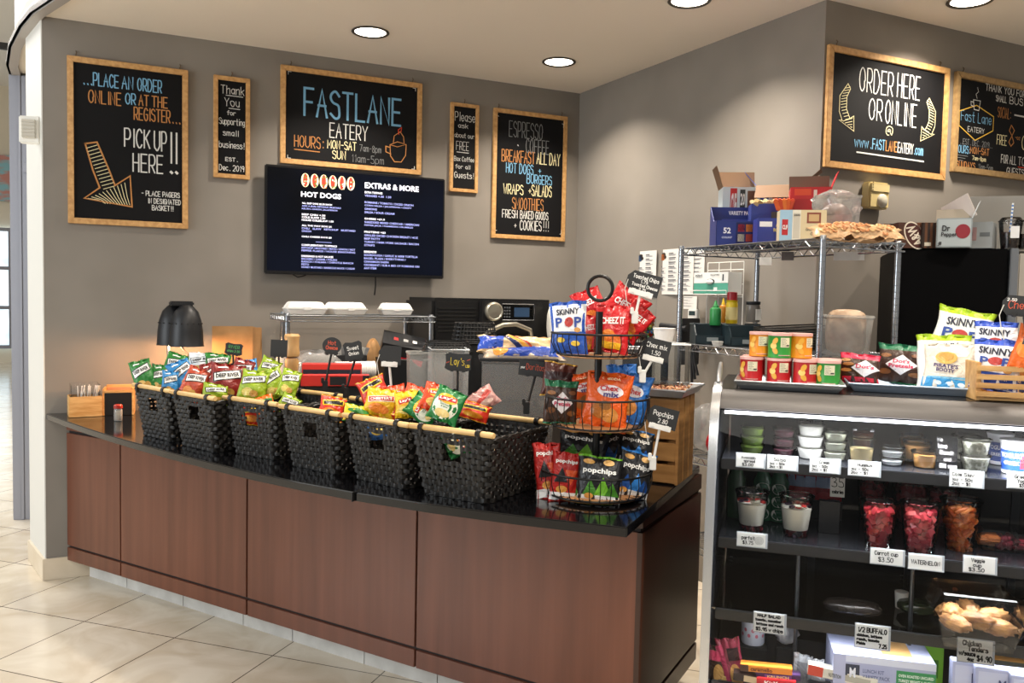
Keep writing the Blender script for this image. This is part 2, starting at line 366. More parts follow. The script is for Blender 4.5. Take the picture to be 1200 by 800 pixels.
# ---------------------------------------------------------------- chalkboards
oak = noisy('oak_frame', 'b98a52', 'd3a66b', (3, 3, 3), 5, .5, nscale=14)
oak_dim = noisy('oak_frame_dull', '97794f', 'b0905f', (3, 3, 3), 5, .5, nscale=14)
slate = mat('0d0d0f', .7, spec=.2)
INK = ['d6d6d2', '7cb0d2', 'bd8450', 'e3d9ac', '7d7f80', 'd0452f', 'd9b04a']
INKM = [mat(c, .8, spec=.1) for c in INK]
WHT, BLU, ORG, CRM, GRY, RED, YEL = range(7)
def board(name, label, x0, x1, z0, z1, y, frame=oak, fwid=.03, hooks=True, depth=.022):
    cx, cz = (x0+x1)/2, (z0+z1)/2; W, Hh = x1-x0, z1-z0
    t = thing(name, label, 'chalkboard', (cx, y, cz), 0, None); CURB[0] = t
    a = MB(); a.box(-W/2+.005, W/2-.005, -.012, -.002, -Hh/2+.005, Hh/2-.005); a.build('panel', slate, t)
    a = MB(); h, v = W/2, Hh/2; q = fwid
    for P in ([(-h, -v), (h, -v), (h-q, -v+q), (-h+q, -v+q)], [(h, -v), (h, v), (h-q, v-q), (h-q, -v+q)], [(h, v), (-h, v), (-h+q, v-q), (h-q, v-q)], [(-h, v), (-h, -v), (-h+q, -v+q), (-h+q, v-q)]):
        a.prism(P, .001, depth, 0, Matrix.Rotation(pi/2, 4, 'X'))
    a.build('frame', frame, t, bev=.002)
    if hooks:
        for s in (-1, 1) if W > .4 else (0,):
            MB().tube([(s*h*.86, -.004, v-.005), (s*h*.86, -.006, v+.012), (s*h*.86+.004, -.008, v+.022), (s*h*.86, -.004, v+.03)], .0025).build('hook', mat('6b5b45', .4, .6), t)
    a = MB(); mp = lambda u, s, o=0: (-h+u*W, -.0135-o, v-s*Hh)
    return t, a, mp, W, Hh
CURB = [None]
def wr(a, mp, W, Hh, text, x0, x1, y0, y1, m=WHT, lw=.007, gap=3.0):
    """text box given as fractions of the board, y measured down"""
    f = lambda X, Z, o=0: mp(X/W, Z/Hh, o); lw *= .84
    st, wd = strokes(text, gap); sx = (x1-x0)*W/max(wd, 1); sz = (y0-y1)*Hh/12
    a = MB()
    for i, s in enumerate(st): ribbon(a, [(x0*W+p[0]*sx, y1*Hh+p[1]*sz) for p in s], lw, m, f, .00004*(i % 6))
    a.build('writing', INKM, CURB[0])
DK = [0]
def dl(a, mp, W, Hh, pts, m=WHT, lw=.006):
    DK[0] += 1; ribbon(a, [(p[0]*W, p[1]*Hh) for p in pts], lw, m, lambda X, Z, o=0: mp(X/W, Z/Hh, o), .0003+.00004*(DK[0] % 9))
def corners(a, mp, W, Hh):
    for sx in (0, 1):
        for sy in (0, 1):
            x, y = (.05 if not sx else .95), (.06 if not sy else .94); dx = .02 if not sx else -.02; dy = .03 if not sy else -.03
            dl(a, mp, W, Hh, [(x+dx, y), (x, y), (x, y+dy)], WHT, .003)
# 1 pick up board
B = board('chalkboard', 'large upright chalkboard at far left with a big drawn arrow and PICK UP HERE', -.17, .42, 1.893, 2.76, WY); a, q = B[1], B[1:]
wr(*q, '...PLACE', .12, .41, .085, .16, BLU); wr(*q, 'AN', .44, .53, .085, .16, BLU); wr(*q, 'ORDER', .57, .77, .085, .16, BLU)
wr(*q, 'ONLINE', .17, .43, .19, .265, ORG); wr(*q, 'OR', .47, .55, .185, .25, BLU); wr(*q, 'AT', .58, .66, .185, .25, ORG); wr(*q, 'THE', .69, .82, .185, .25, ORG)
wr(*q, 'REGISTER...', .54, .93, .265, .34, ORG)
wr(*q, 'PICK', .46, .67, .40, .51, WHT, .0085); wr(*q, 'UP', .71, .81, .40, .52, WHT, .0085)
wr(*q, 'HERE', .53, .78, .55, .66, WHT, .0085)
for x in (.855, .90): dl(*q, [(x, .40), (x, .59)], WHT, .009); dl(*q, [(x-.005, .645), (x+.006, .652)], WHT, .013)
ar = [(.14, .515), (.235, .50), (.33, .66), (.38, .755), (.505, .69), (.52, .88), (.13, .845), (.255, .775), (.2, .67), (.14, .515)]
dl(*q, ar, ORG, .008)
for k in range(13):
    s = k/12; x = .15+.13*s; y = .53+.24*s; dl(*q, [(x+.005*s, y+.012), (x+.085+.015*s, y-.012)], CRM, .0035)
for k in range(11):
    s = k/10; dl(*q, [(.16+.30*s, .845-.11*s), (.24+.24*s, .85-.03*s), (.30+.20*s, .868)], CRM, .0035)
wr(*q, '- PLACE PAGERS', .60, .925, .775, .805, WHT, .0045); wr(*q, 'IN DESIGNATED', .655, .935, .82, .85, WHT, .0045); wr(*q, 'BASKET!!', .69, .87, .862, .892, WHT, .0045)
(a.v and a.build('drawing', INKM, B[0]))
# 2 thank you
B = board('chalkboard', 'narrow upright chalkboard thanking customers for supporting small business', .553, .75, 2.19, 2.756, WY, fwid=.024); a, q = B[1], B[1:]
for s, x0, x1, y0, y1, g in [('Thank', .2, .83, .09, .17, 3), ('You', .3, .7, .21, .29, 3), ('for', .37, .6, .335, .375, 3), ('Supporting', .155, .85, .41, .47, 2.6), ('small', .26, .68, .525, .58, 3), ('business!', .155, .84, .64, .70, 2.6), ('EST.', .33, .66, .795, .83, 3), ('Dec. 2019', .16, .84, .87, .925, 3)]:
    wr(*q, s, x0, x1, y0, y1, WHT, .0042, g)
dl(*q, [(.34, .185), (.8, .187)], WHT, .004); dl(*q, [(.42, .31), (.72, .312)], WHT, .004)
(a.v and a.build('drawing', INKM, B[0]))
# 3 shop board
B = board('chalkboard', 'wide chalkboard above the menu screen reading FASTLANE EATERY in blue and white', .919, 1.78, 2.30, 2.862, WY); a, q = B[1], B[1:]
wr(*q, 'FASTLANE', .16, .84, .205, .485, BLU, .016); wr(*q, 'EATERY', .335, .60, .535, .685, WHT, .007)
wr(*q, 'HOURS:', .095, .29, .70, .815, ORG, .006); dl(*q, [(.095, .845), (.265, .85)], ORG, .005)
wr(*q, 'MON-SAT', .32, .52, .715, .80, CRM, .006); wr(*q, '7am-8pm', .545, .70, .73, .80, GRY, .0035)
wr(*q, 'SUN', .355, .445, .82, .905, CRM, .006); wr(*q, '11am-5pm', .49, .72, .84, .92, GRY, .0035)
dl(*q, [(.765, .70), (.77, .82), (.80, .88), (.85, .875), (.882, .80), (.885, .68)], ORG, .005); dl(*q, [(.765, .70), (.82, .715), (.885, .68), (.82, .66), (.765, .70)], ORG, .004)
dl(*q, [(.767, .73), (.735, .72), (.735, .78), (.773, .80)], ORG, .005); dl(*q, [(.79, .67), (.795, .60), (.84, .55), (.865, .6), (.87, .67)], ORG, .004); dl(*q, [(.83, .58), (.825, .53), (.85, .5), (.845, .55)], RED, .005)
corners(*q); (a.v and a.build('drawing', INKM, B[0]))
# 4 please ask
B = board('chalkboard', 'narrow upright chalkboard between screen and menu board asking about FREE coffee', 1.972, 2.166, 2.215, 2.774, WY, fwid=.022); a, q = B[1], B[1:]
for s, x0, x1, y0, y1, lw in [('Please', .16, .86, .1, .2, .0045), ('ask', .28, .62, .225, .275, .004), ('about our', .15, .85, .335, .385, .0035), ('FREE', .22, .66, .43, .525, .003), ('Box Coffee', .15, .85, .60, .65, .0035), ('for all', .2, .72, .69, .735, .0035), ('Guests!', .17, .85, .775, .84, .004)]:
    wr(*q, s, x0, x1, y0, y1, WHT, lw)
dl(*q, [(.24, .55), (.66, .552)], WHT, .004); (a.v and a.build('drawing', INKM, B[0]))
# 5 espresso menu
B = board('chalkboard', 'large upright chalkboard menu starting with ESPRESSO, next to the inner corner', 2.27, 2.816, 1.936, 2.773, WY, fwid=.027); a, q = B[1], B[1:]
for s, x0, x1, y0, y1, m, lw in [('ESPRESSO', .21, .66, .085, .205, GRY, .006), ('COFFEE', .44, .75, .21, .315, GRY, .006), ('BREAKFAST', .12, .56, .31, .40, ORG, .007), ('ALL DAY', .59, .91, .305, .395, CRM, .007),
        ('HOT DOGS', .18, .54, .41, .485, BLU, .0065), ('+', .60, .65, .42, .475, BLU, .005), ('BURGERS', .46, .80, .485, .555, BLU, .0065), ('WRAPS', .15, .41, .575, .65, CRM, .0065), ('+', .47, .52, .58, .64, CRM, .005), ('SALADS', .53, .80, .565, .65, CRM, .0065),
        ('SMOOTHIES', .27, .69, .675, .765, ORG, .006), ('FRESH', .14, .34, .775, .835, WHT, .0055), ('BAKED', .38, .56, .775, .835, WHT, .0055), ('GOODS', .59, .76, .775, .835, WHT, .0055), ('+', .29, .33, .865, .915, WHT, .0045), ('COOKIES', .38, .67, .85, .925, WHT, .006), ('!!!', .69, .77, .845, .925, WHT, .0045)]:
    wr(*q, s, x0, x1, y0, y1, m, lw)
dl(*q, [(.325, .265), (.335, .27)], WHT, .006); corners(*q); (a.v and a.build('drawing', INKM, B[0]))
# 6 order here
YF = 2.925
B = board('chalkboard', 'wide chalkboard on the near right wall reading ORDER HERE OR ONLINE', 3.0, 3.823, 2.184, 2.742, YF); a, q = B[1], B[1:]
wr(*q, 'ORDER', .25, .52, .135, .33, WHT, .0068); wr(*q, 'HERE', .56, .75, .125, .325, WHT, .0068); wr(*q, 'OR', .335, .44, .38, .555, WHT, .007); wr(*q, 'ONLINE', .47, .73, .37, .565, WHT, .007)
wr(*q, '@', .48, .535, .59, .665, CRM, .005)
for s, x0, x1, m in [('www.', .23, .365, BLU), ('FAST', .375, .475, BLU), ('LANE', .485, .575, ORG), ('EATERY', .585, .715, WHT), ('.com', .72, .80, BLU)]: wr(*q, s, x0, x1, .715, .80, m, .006)
dl(*q, [(.25, .845), (.81, .852)], WHT, .007)
for s in (-1, 1):
    X = lambda x: .5+s*(x-.5) if s > 0 else x
    f = (lambda x: x) if s < 0 else (lambda x: 1.0-x-.005)
    dl(*q, [(f(.16), .29), (f(.10), .40), (f(.10), .53), (f(.125), .60), (f(.10), .60), (f(.22), .675), (f(.215), .55), (f(.185), .575), (f(.155), .50), (f(.155), .40), (f(.18), .33), (f(.16), .29)], CRM, .004)
    for k in range(12):
        y = .33+.26*k/11; bow = .055*math.sin(pi*min(1, (y-.29)/.33)); dl(*q, [(f(.165-bow), y), (f(.195-bow*.8), y-.015)], CRM, .003)
    for k in range(4): dl(*q, [(f(.13+.02*k), .605+.012*k), (f(.205), .57+.025*k)], CRM, .003)
(a.v and a.build('drawing', INKM, B[0]))
# 7 thank you board, right edge of the photo
B = board('chalkboard', 'chalkboard cut by the right photo edge with a drawn cup emblem and opening hours', 3.874, 4.79, 2.235, 2.737, YF, frame=oak_dim, depth=.024); a, q = B[1], B[1:]
hx = [(.185, .30), (.335, .385), (.335, .53), (.185, .655), (.045, .53), (.045, .385), (.185, .30)]
dl(*q, hx, YEL, .005)
wr(*q, 'Fast Lane', .06, .315, .375, .475, BLU, .0035); wr(*q, 'EATERY', .12, .26, .525, .575, WHT, .003)
dl(*q, [(.155, .25), (.165, .345), (.205, .35), (.215, .25), (.155, .25)], WHT, .0035); dl(*q, [(.155, .275), (.135, .27), (.138, .31), (.16, .315)], WHT, .003); dl(*q, [(.185, .23), (.175, .19), (.195, .16), (.185, .12)], WHT, .003)
wr(*q, '..EST. DEC. 2019..', .06, .335, .655, .71, GRY, .0035); wr(*q, 'HOURS:', .03, .145, .725, .80, BLU, .005); wr(*q, 'MON-SAT', .15, .31, .725, .79, ORG, .005)
for k in range(3): dl(*q, [(.035+.012*k, .825+.025*k), (.13-.02*k, .827+.025*k)], GRY, .003)
wr(*q, '7am-8pm', .17, .285, .815, .855, CRM, .0035); wr(*q, 'SUNDAYS', .04, .195, .885, .95, ORG, .005); wr(*q, '11am-5pm', .225, .35, .885, .945, GRY, .0035)
wr(*q, 'THANK YOU FOR SUPPORTING', .255, .90, .065, .13, WHT, .005); wr(*q, 'SMALL', .35, .44, .16, .22, WHT, .005); wr(*q, 'BUSINESSES', .47, .85, .15, .22, WHT, .005)
wr(*q, 'SOCIAL:', .37, .485, .275, .38, ORG, .004); dl(*q, [(.52, .33), (.68, .332)], WHT, .008); wr(*q, 'FREE', .375, .46, .56, .66, CRM, .0045)
dl(*q, [(.495, .44), (.48, .50), (.505, .55), (.48, .62), (.50, .66), (.525, .62), (.505, .55), (.525, .49), (.495, .44)], ORG, .005); wr(*q, '-oz', .535, .58, .54, .58, ORG, .004)
wr(*q, 'COFFEE', .60, .85, .535, .67, CRM, .006); wr(*q, 'FOR ALL', .42, .555, .76, .845, WHT, .0045); wr(*q, 'TOWN', .575, .70, .76, .845, WHT, .0045); dl(*q, [(.575, .865), (.70, .868)], RED, .004); wr(*q, 'GUESTS!!', .475, .66, .885, .96, WHT, .0045)
(a.v and a.build('drawing', INKM, B[0]))
# ---------------------------------------------------------------- menu screen
t = thing('television', 'large black wall screen showing a HOT DOGS and EXTRAS menu', 'screen', (1.371, WY-.05, 1.968)); tv = t
W, Hh = 1.094, .622
a = MB(); a.box(-W/2, W/2, -.03, .0, -Hh/2, Hh/2); a.build('housing', mat('0b0b0c', .3), t, bev=.006)
a = MB(); a.box(-.25, .25, 0, .049, -.2, .2); a.build('wall_mount', mat('141414', .5), t)
def screen_mat():
    m = noisy('screen_glow', '04060c', '0a1020', (1, 1, 1), 1, .3, nscale=2, spec=.12); N = m.node_tree.nodes; b = N['Principled BSDF']
    m.node_tree.links.new(N['Color Ramp'].outputs[0], b.inputs['Emission Color']); b.inputs['Emission Strength'].default_value = .06; return m
a = MB(); a.box(-W/2+.012, W/2-.012, -.0315, -.03, -Hh/2+.02, Hh/2-.012); a.build('display', screen_mat(), t)
SM = [mat('f2f3ff', .5, emit=.85), mat('9aa2e6', .5, emit=.7), mat('c8702a', .5, emit=.7), mat('e8d9b0', .5, emit=.7), mat('a82f1c', .5, emit=.7), mat('3c7f24', .5, emit=.6)]
a = MB(); mp = lambda u, s: (-W/2+u*W, -.0322, Hh/2-s*Hh)
def tl(s, x0, x1, y0, y1, m=0, b=.01): type_(a, s, x0, x1, y1, y0, m, mp, b)
def flush(nm):
    global a
    if a.v: a.build(nm, SM, t)
    a = MB()
tl('HOT DOGS', .185, .40, .225, .275, 0, .03); flush('menu_heading'); tl('EXTRAS & MORE', .53, .84, .095, .15, 0, .03); flush('menu_heading')
L1 = [('ALL BEEF DOG $2.50 EACH', .19, .35, 0), ('ADD A BUN, KETCHUP, MUSTARD', .19, .40, 1), ('RELISH, ONION, JALAPENOS', .19, .38, 1), None, ('BEEF CHILI +.50', .19, .315, 0), ('COLE SLAW 1.50', .19, .315, 0), ('HOUSE COLESLAW 1.00', .19, .36, 0), None, ('ALL THE WAY DOG $5', .19, .35, 0), ('CHILI   SLAW   KETCHUP   MUSTARD', .19, .48, 1), ('ONION', .19, .24, 1), None, ('CHILI CHEESE DOG $5', .19, .35, 0), None, None, ('COMPLIMENTARY TOPPINGS', .19, .38, 0), ('KETCHUP / MUSTARD / MAYO / ONION / HOT', .19, .48, 1), ('PEPPER FLAKES / HOUSE SEASONING', .19, .48, 1), None, ('DRESSINGS & HOT SAUCES', .19, .36, 0), ('BALSAMIC / CAESAR / ITALIAN', .19, .38, 1), ('RANCH / ITALIAN / CHIPOTLE RANCH', .19, .47, 1), ('PESTO', .19, .23, 1), ('HONEY MUSTARD / BARBECUE SAUCE / CAESAR', .19, .48, 1)]
for i, l in enumerate(L1):
    if l: tl(l[0], l[1], l[2], .325+i*.0258, .343+i*.0258, l[3], .02)
    else: flush('menu_text')
flush('menu_text')
L2 = [('EXTRA TOPPINGS', .53, .63, 0), ('VEGGIES +.50  1.50', .53, .68, 1), None, ('ROMAINE / TOMATO / DICED ONION', .53, .81, 1), ('CORN SALSA / JALAPENOS / CRISPY', .53, .80, 1), ('ONIONS', .53, .60, 1), ('SALSA / SOUR CREAM', .53, .70, 1), None, ('CHEESE +$1.5', .53, .645, 0), ('SHREDDED MIXED CHEDDAR / AMERICAN', .53, .845, 1), ('PEPPER JACK / PARMESAN CRUMBLES', .53, .81, 1), None, ('PROTEINS +$3', .53, .65, 0), ('GRILLED DICED CHICKEN BREAST / 4OZ', .53, .84, 1), ('BEEF PATTY', .53, .62, 1), ('TURKEY / HAM / PORK SAUSAGE / BACON', .53, .845, 1), ('STRIPS', .53, .59, 1), None, ('BREADS', .53, .60, 0), ('SOURDOUGH / GARLIC & HERB TORTILLA', .53, .84, 1), ('BAGEL: PLAIN / EVERYTHING /', .53, .77, 1), ('CINNAMON RAISIN', .53, .67, 1), ('CROISSANT / SUB A BED OF ROMAINE ON', .53, .85, 1), ('ANY ITEM', .53, .60, 1)]
for i, l in enumerate(L2):
    if l: tl(l[0], l[1], l[2], .18+i*.0316, .20+i*.0316, l[3], .02)
    else: flush('menu_text')
flush('menu_text')
a.box(-W/2+.265*W, -W/2+.35*W, -.0324, -.032, Hh/2-.69*Hh, Hh/2-.686*Hh, 1)
a.build('menu_divider', SM, t)
a = MB(); rnd = random.Random(3)
for k in range(6):
    x = -W/2+W*(.205+k*.049); z = Hh/2-.115*Hh
    a.add([mp(.185+k*.049+.022+.022*math.cos(2*pi*j/16), .12+.065*math.sin(2*pi*j/16)) for j in range(16)], [list(range(16))], 3)
    M_ = lambda u, s: (mp(u, s)[0], -.0326, mp(u, s)[2])
    a.add([M_(.185+k*.049+.022+.012*math.cos(2*pi*j/12), .12+.062*math.sin(2*pi*j/12)) for j in range(12)], [list(range(12))], 4)
    for j in range(9):
        u, s = .185+k*.049+.012+rnd.random()*.022, .07+rnd.random()*.1
        M3 = lambda U, S: (mp(U, S)[0], -.0329, mp(U, S)[2])
        a.add([M3(u, s), M3(u+.007, s), M3(u+.006, s+.012), M3(u-.001, s+.012)], [(0, 1, 2, 3)], rnd.choice([0, 2, 3, 5, 4]))
a.build('menu_picture', SM, t)
a = MB(); a.tube([(.12, .02, -.30), (.125, .03, -.36), (.122, .04, -.42)], .004); a.build('cable', mat('101010', .5), t)
a = MB(); a.tube([(-.38, .0, -.31), (-.35, .02, -.325), (-.32, .03, -.318), (-.30, .02, -.31)], .004); a.build('cable', mat('101010', .5), t)
# ---------------------------------------------------------------- soft bags with printed fronts
def bag_surface(w, h, d, seed, seal=.07):
    rn = random.Random(seed); ph = [rn.random()*6.3 for _ in range(8)]; lean = (rn.random()-.5)*.10
    def S(u, v, side=1):
        e = max(0, 1-abs(2*u-1)**2.4)**.62
        vv = min(1, max(0, (v-seal*.5)/(1-seal))); g = max(0, math.sin(pi*vv))**.55
        t = d/2*e*g
        nearseal = math.exp(-min(v, 1-v)*9)
        wr_ = .05*d*(math.sin(u*21+ph[0])*1.2+math.sin(u*37+v*5+ph[1])*.7)*nearseal*e*3
        wr_ += .085*d*e*g*(math.sin(7*u+9*v+ph[2])+.7*math.sin(-11*u+6*v+ph[3])+.5*math.sin(17*v+4*u+ph[4]))*.55
        x = (u-.5)*w*(1-.075*g)+w*.012*math.sin(9*v+ph[5])*(2*u-1)+lean*w*(v-.5)
        z = (v-.5)*h+h*.02*math.sin(2.6*(u-.5)+ph[6])*(2*v-1)+h*.012*math.sin(13*u+ph[7])*nearseal
        y = -(t+wr_+.0006) if side > 0 else (t*.9+wr_*.6+.0006)
        return (x, y, z)
    return S
def decal(mb, S, shape, m, lift):
    k = shape[0]
    P = lambda u, v: (lambda p: (p[0], p[1]-lift, p[2]))(S(u, v))
    if k == 'e':
        _, cu, cv, ru, rv = shape[:5]; n = 22
        vs = [P(cu, cv)]; fs = []
        for r_ in (.33, .67, 1):
            for j in range(n): vs.append(P(cu+ru*r_*math.cos(2*pi*j/n), cv+rv*r_*math.sin(2*pi*j/n)))
        for j in range(n): fs.append((0, 1+j, 1+(j+1) % n))
        for q in range(2):
            for j in range(n): a = 1+q*n; fs.append((a+j, a+n+j, a+n+(j+1) % n, a+(j+1) % n))
        mb.add(vs, fs, m)
    else:
        _, u0, u1, v0, v1, rot = shape[:6]; c, s = math.cos(R(rot)), math.sin(R(rot)); cu, cv = (u0+u1)/2, (v0+v1)/2
        def fn(a, b):
            if k == 'd': A, B_ = (a-b)*.5*(u1-u0), (a+b-1)*.5*(v1-v0)
            elif k == 't': A, B_ = (a-.5)*(u1-u0)*(1-b), (b-.5)*(v1-v0)
            else: A, B_ = (a-.5)*(u1-u0), (b-.5)*(v1-v0)
            return P(cu+A*c-B_*s, cv+A*s+B_*c)
        mb.grid(fn, 9, 8, m)
MESHC = {}
class Design:
    def __init__(s, base, pan=(), tx=(), seal=None, rough=.33, top=None):
        s.base = base; s.pan = pan; s.tx = tx; s.seal = seal or base; s.rough = rough; s.top = top
def bag(name, label, cat, x, y, D, wpx, hpx, des, roll=0, tilt=-12, yaw=0, seed=1, group=None, thick=.42, flatlay=None, wm=None):
    p = at(x, y, D); w_, h_ = (wpx*D/F, hpx*D/F) if wm is None else wm
    w_ = round(w_, 3); h_ = round(h_, 3); key = (id(des), w_, h_, seed, thick)
    if key not in MESHC:
        S = bag_surface(w_, h_, w_*thick, seed); mb = MB(); NU, NV = 20, 26
        mf = lambda u, v: 1 if (v < .055 or v > .945) else (2 if des.top and v > des.top[0] else 0)
        mb.grid(lambda u, v: S(u, v, 1), NU, NV, mf=mf); mb.grid(lambda u, v: S(u, v, -1), NU, NV, mf=mf, flip=True)
        me = mb.mesh(name, [foil(des.base, des.rough), foil(des.seal, des.rough), foil(des.top[1] if des.top else des.base, des.rough)], sharp=60)
        b = bmesh.new(); b.from_mesh(me); bmesh.ops.remove_doubles(b, verts=b.verts, dist=.0013); b.to_mesh(me); b.free()
        pm_ = tm_ = None
        if des.pan:
            mb = MB(); cols = []
            for i, sh in enumerate(des.pan):
                c = sh[-1]
                if c not in cols: cols.append(c)
                decal(mb, S, sh[:-1], cols.index(c), .0008+.00035*i)
            pm_ = mb.mesh('printed_panel', [foil(c, des.rough) for c in cols], sharp=60)
        if des.tx:
            mb = MB(); cols = []
            for (s_, u0, u1, v0, v1, rot, c) in des.tx:
                if c not in cols: cols.append(c)
                cu, cv = (u0+u1)/2, (v0+v1)/2; ca, sa = math.cos(R(rot)), math.sin(R(rot)); asp = h_/w_
                def mp(X, Z, o=0):
                    a, b_ = X-cu, (Z-cv)*asp; q = S(cu+a*ca-b_*sa, cv+(a*sa+b_*ca)/asp); return (q[0], q[1]-.0012-.00035*len(des.pan), q[2])
                type_(mb, s_, u0, u1, v0, v1, cols.index(c), mp, .03)
            tm_ = mb.mesh('lettering', [mat(c, .5) for c in cols], sharp=60)
        MESHC[key] = (me, pm_, tm_)
    me, pm_, tm_ = MESHC[key]
    M = Matrix.Translation(p) @ rotm(face(p, yaw), tilt, roll)
    o = link(name, me, M=M); tag(o, label, cat, group)
    if pm_: link('printed_panel', pm_, o)
    if tm_: link('lettering', tm_, o)
    return o
K = 'f4f4f0'
def river(base, chip='d8b060', panel=K):
    return Design(base, [('r', .08, .93, .54, .80, 12, '1c1c1c'), ('r', .11, .90, .57, .77, 12, panel), ('e', .38, .25, .2, .13, chip), ('e', .62, .21, .16, .10, 'c89848'), ('r', .2, .5, .86, .90, 4, panel)],
                  [('DEEP RIVER', .15, .86, .62, .73, 12, '161616')])
DR_G = river('287a2e'); DR_B = river('2f86c4'); DR_W = river('dfe5ea', panel='cfd6dc'); DR_R = river('84201c', 'b56a38'); DR_O = river('b8482c', 'd98f4a'); DR_L = river('93ad22', 'd9c86a')
LAY_Y = Design('f2c41d', [('e', .5, .60, .34, .17, 'e9a21a'), ('r', .2, .8, .53, .70, 10, 'c8202a'), ('e', .5, .27, .30, .14, 'f4dc7e'), ('e', .62, .2, .18, .1, 'e0b04e')], [("Lay's", .26, .76, .55, .68, 10, K)], seal='e0b01a')
CHS = Design('e8b81e', [('r', .06, .94, .5, .72, 14, 'f4ead0'), ('r', .09, .91, .53, .69, 14, 'c2261e'), ('e', .5, .26, .34, .16, 'e8842a'), ('e', .7, .84, .16, .07, 'f4d84a')], [("CHESTER'S", .14, .86, .56, .66, 14, K)])
LAY_G = Design('1f7a3c', [('e', .5, .42, .42, .36, 'eef0dd'), ('e', .5, .66, .33, .15, 'edb52a'), ('r', .2, .8, .58, .72, 10, 'c8202a'), ('e', .5, .22, .26, .12, 'e8cf86')], [("Lay's", .24, .76, .60, .72, 10, K), ('Sour Cream', .34, .66, .45, .49, 0, '1f6a34'), ('& Onion', .38, .62, .39, .43, 0, '1f6a34')])
LAY_R = Design('d9481f', [('e', .5, .62, .34, .16, 'f0b428'), ('r', .2, .8, .56, .70, 8, 'b81a24'), ('e', .5, .28, .3, .14, 'e6b45c')], [("Lay's", .26, .76, .57, .69, 8, K)])
HOT = Design('d8321c', [('r', .08, .92, .56, .80, 10, 'f3cb23'), ('r', .12, .88, .6, .76, 10, '1c1a16'), ('e', .5, .28, .36, .16, 'e88a1e'), ('e', .36, .24, .14, .1, 'f0b040')], [], seal='f0b428')
FUN = Design('f0c92a', [('e', .5, .62, .40, .16, '2f7f35'), ('e', .48, .26, .30, .14, 'e9a03c')], [], seal='3a8a3a')
ORA = Design('ea6a1a', [('r', .1, .9, .6, .78, -8, '2f8a3a'), ('e', .5, .28, .34, .17, 'f1a33a')], [])
SKB = Design('2757b5', [('r', .0, 1, .42, .93, 0, 'f0f2f4'), ('e', .78, .45, .09, .045, 'd8a05a'), ('e', .55, .60, .12, .09, 'b43a34'), ('e', .3, .26, .12, .05, 'e8c84a'), ('e', .7, .2, .12, .05, 'e8c84a')], [('SKiNNY', .2, .82, .74, .86, 2, '23283c'), ('P', .16, .36, .5, .69, 2, '2c4a9a'), ('P', .70, .90, .5, .69, 2, '2c4a9a'), ('O', .42, .66, .5, .69, 2, 'b43a34')], seal='2757b5')
SKG = Design('eef1ec', [('e', .52, .52, .15, .10, 'b43a34'), ('e', .3, .25, .18, .08, 'dfe3d0'), ('e', .7, .25, .18, .08, 'dfe3d0')], [('SKiNNY', .2, .80, .68, .83, 4, '23283c'), ('P', .18, .38, .44, .62, 4, '2c4a9a'), ('P', .68, .88, .44, .62, 4, '2c4a9a')], seal='a4c522', top=(.88, 'a4c522'))
SKW = Design('eceef2', [('r', 0, 1, .06, .36, 0, '2b4fae'), ('e', .52, .58, .17, .08, 'b43a34'), ('e', .8, .42, .10, .06, 'd8a05a')], [('SKiNNY', .12, .86, .70, .84, -3, '23283c'), ('P', .16, .36, .48, .65, -3, '2c4a9a'), ('P', .66, .86, .48, .65, -3, '2c4a9a'), ('WHITE CHEDDAR', .12, .80, .22, .30, 0, 'e6e8f4')], seal='3657c0', top=(.9, '3657c0'))
CHZ = Design('c3161c', [('e', .42, .30, .22, .16, 'e8842a'), ('e', .6, .24, .20, .14, 'd96f22'), ('r', .2, .8, .07, .2, 0, 'e6b422')], [('CHEEZ IT', .17, .85, .58, .73, 6, K)])
CHX = Design('dd5a16', [('e', .56, .66, .30, .11, 'e9e2e6'), ('e', .4, .3, .22, .14, 'b06a2a'), ('e', .62, .25, .2, .13, 'c98438'), ('e', .5, .4, .14, .08, '8a5a2a'), ('r', .1, .9, .84, .92, 0, 'c8450f')], [('Chex', .32, .74, .66, .76, 4, 'c2262c'), ('mix', .42, .78, .56, .65, 4, '3a2f7a'), ('CHEDDAR', .34, .8, .86, .905, 0, 'f6d9b0')])
CHB = Design('2a6fc0', [('e', .5, .64, .32, .12, 'e6e8ee'), ('e', .45, .3, .26, .16, 'c98b46')], [('Chex', .28, .74, .58, .70, 0, 'c2262c')])
PRZ = Design('3a2216', [('d', .2, .86, .22, .74, 0, 'f2eef0'), ('e', .2, .3, .13, .07, '7a4a26'), ('e', .82, .24, .13, .06, '8a5a30'), ('e', .18, .7, .13, .05, '8e5e34'), ('e', .84, .72, .12, .05, '754624')], [("Dot's", .36, .70, .52, .62, 0, 'c42a56'), ('Pretzels', .28, .78, .40, .50, 0, 'c42a56')], seal='1f6a48', top=(.86, '1f6a48'))
PRR = Design('3a2216', [('r', .0, 1, .06, .2, 0, 'c81e36'), ('d', .34, 1.02, .2, .78, 0, 'f2eef0'), ('e', .2, .4, .15, .06, 'a8743e'), ('e', .26, .6, .16, .06, '9a6632'), ('e', .18, .74, .14, .05, 'b5844a')], [("Dot's", .46, .90, .48, .62, 0, 'c42a56')], seal='d0304e', top=(.8, 'd0304e'))
NUT = Design('4a1f18', [('r', .08, .92, .5, .72, 4, '2a0f10'), ('e', .4, .3, .22, .1, 'b5742e')], [], seal='c89a3a')
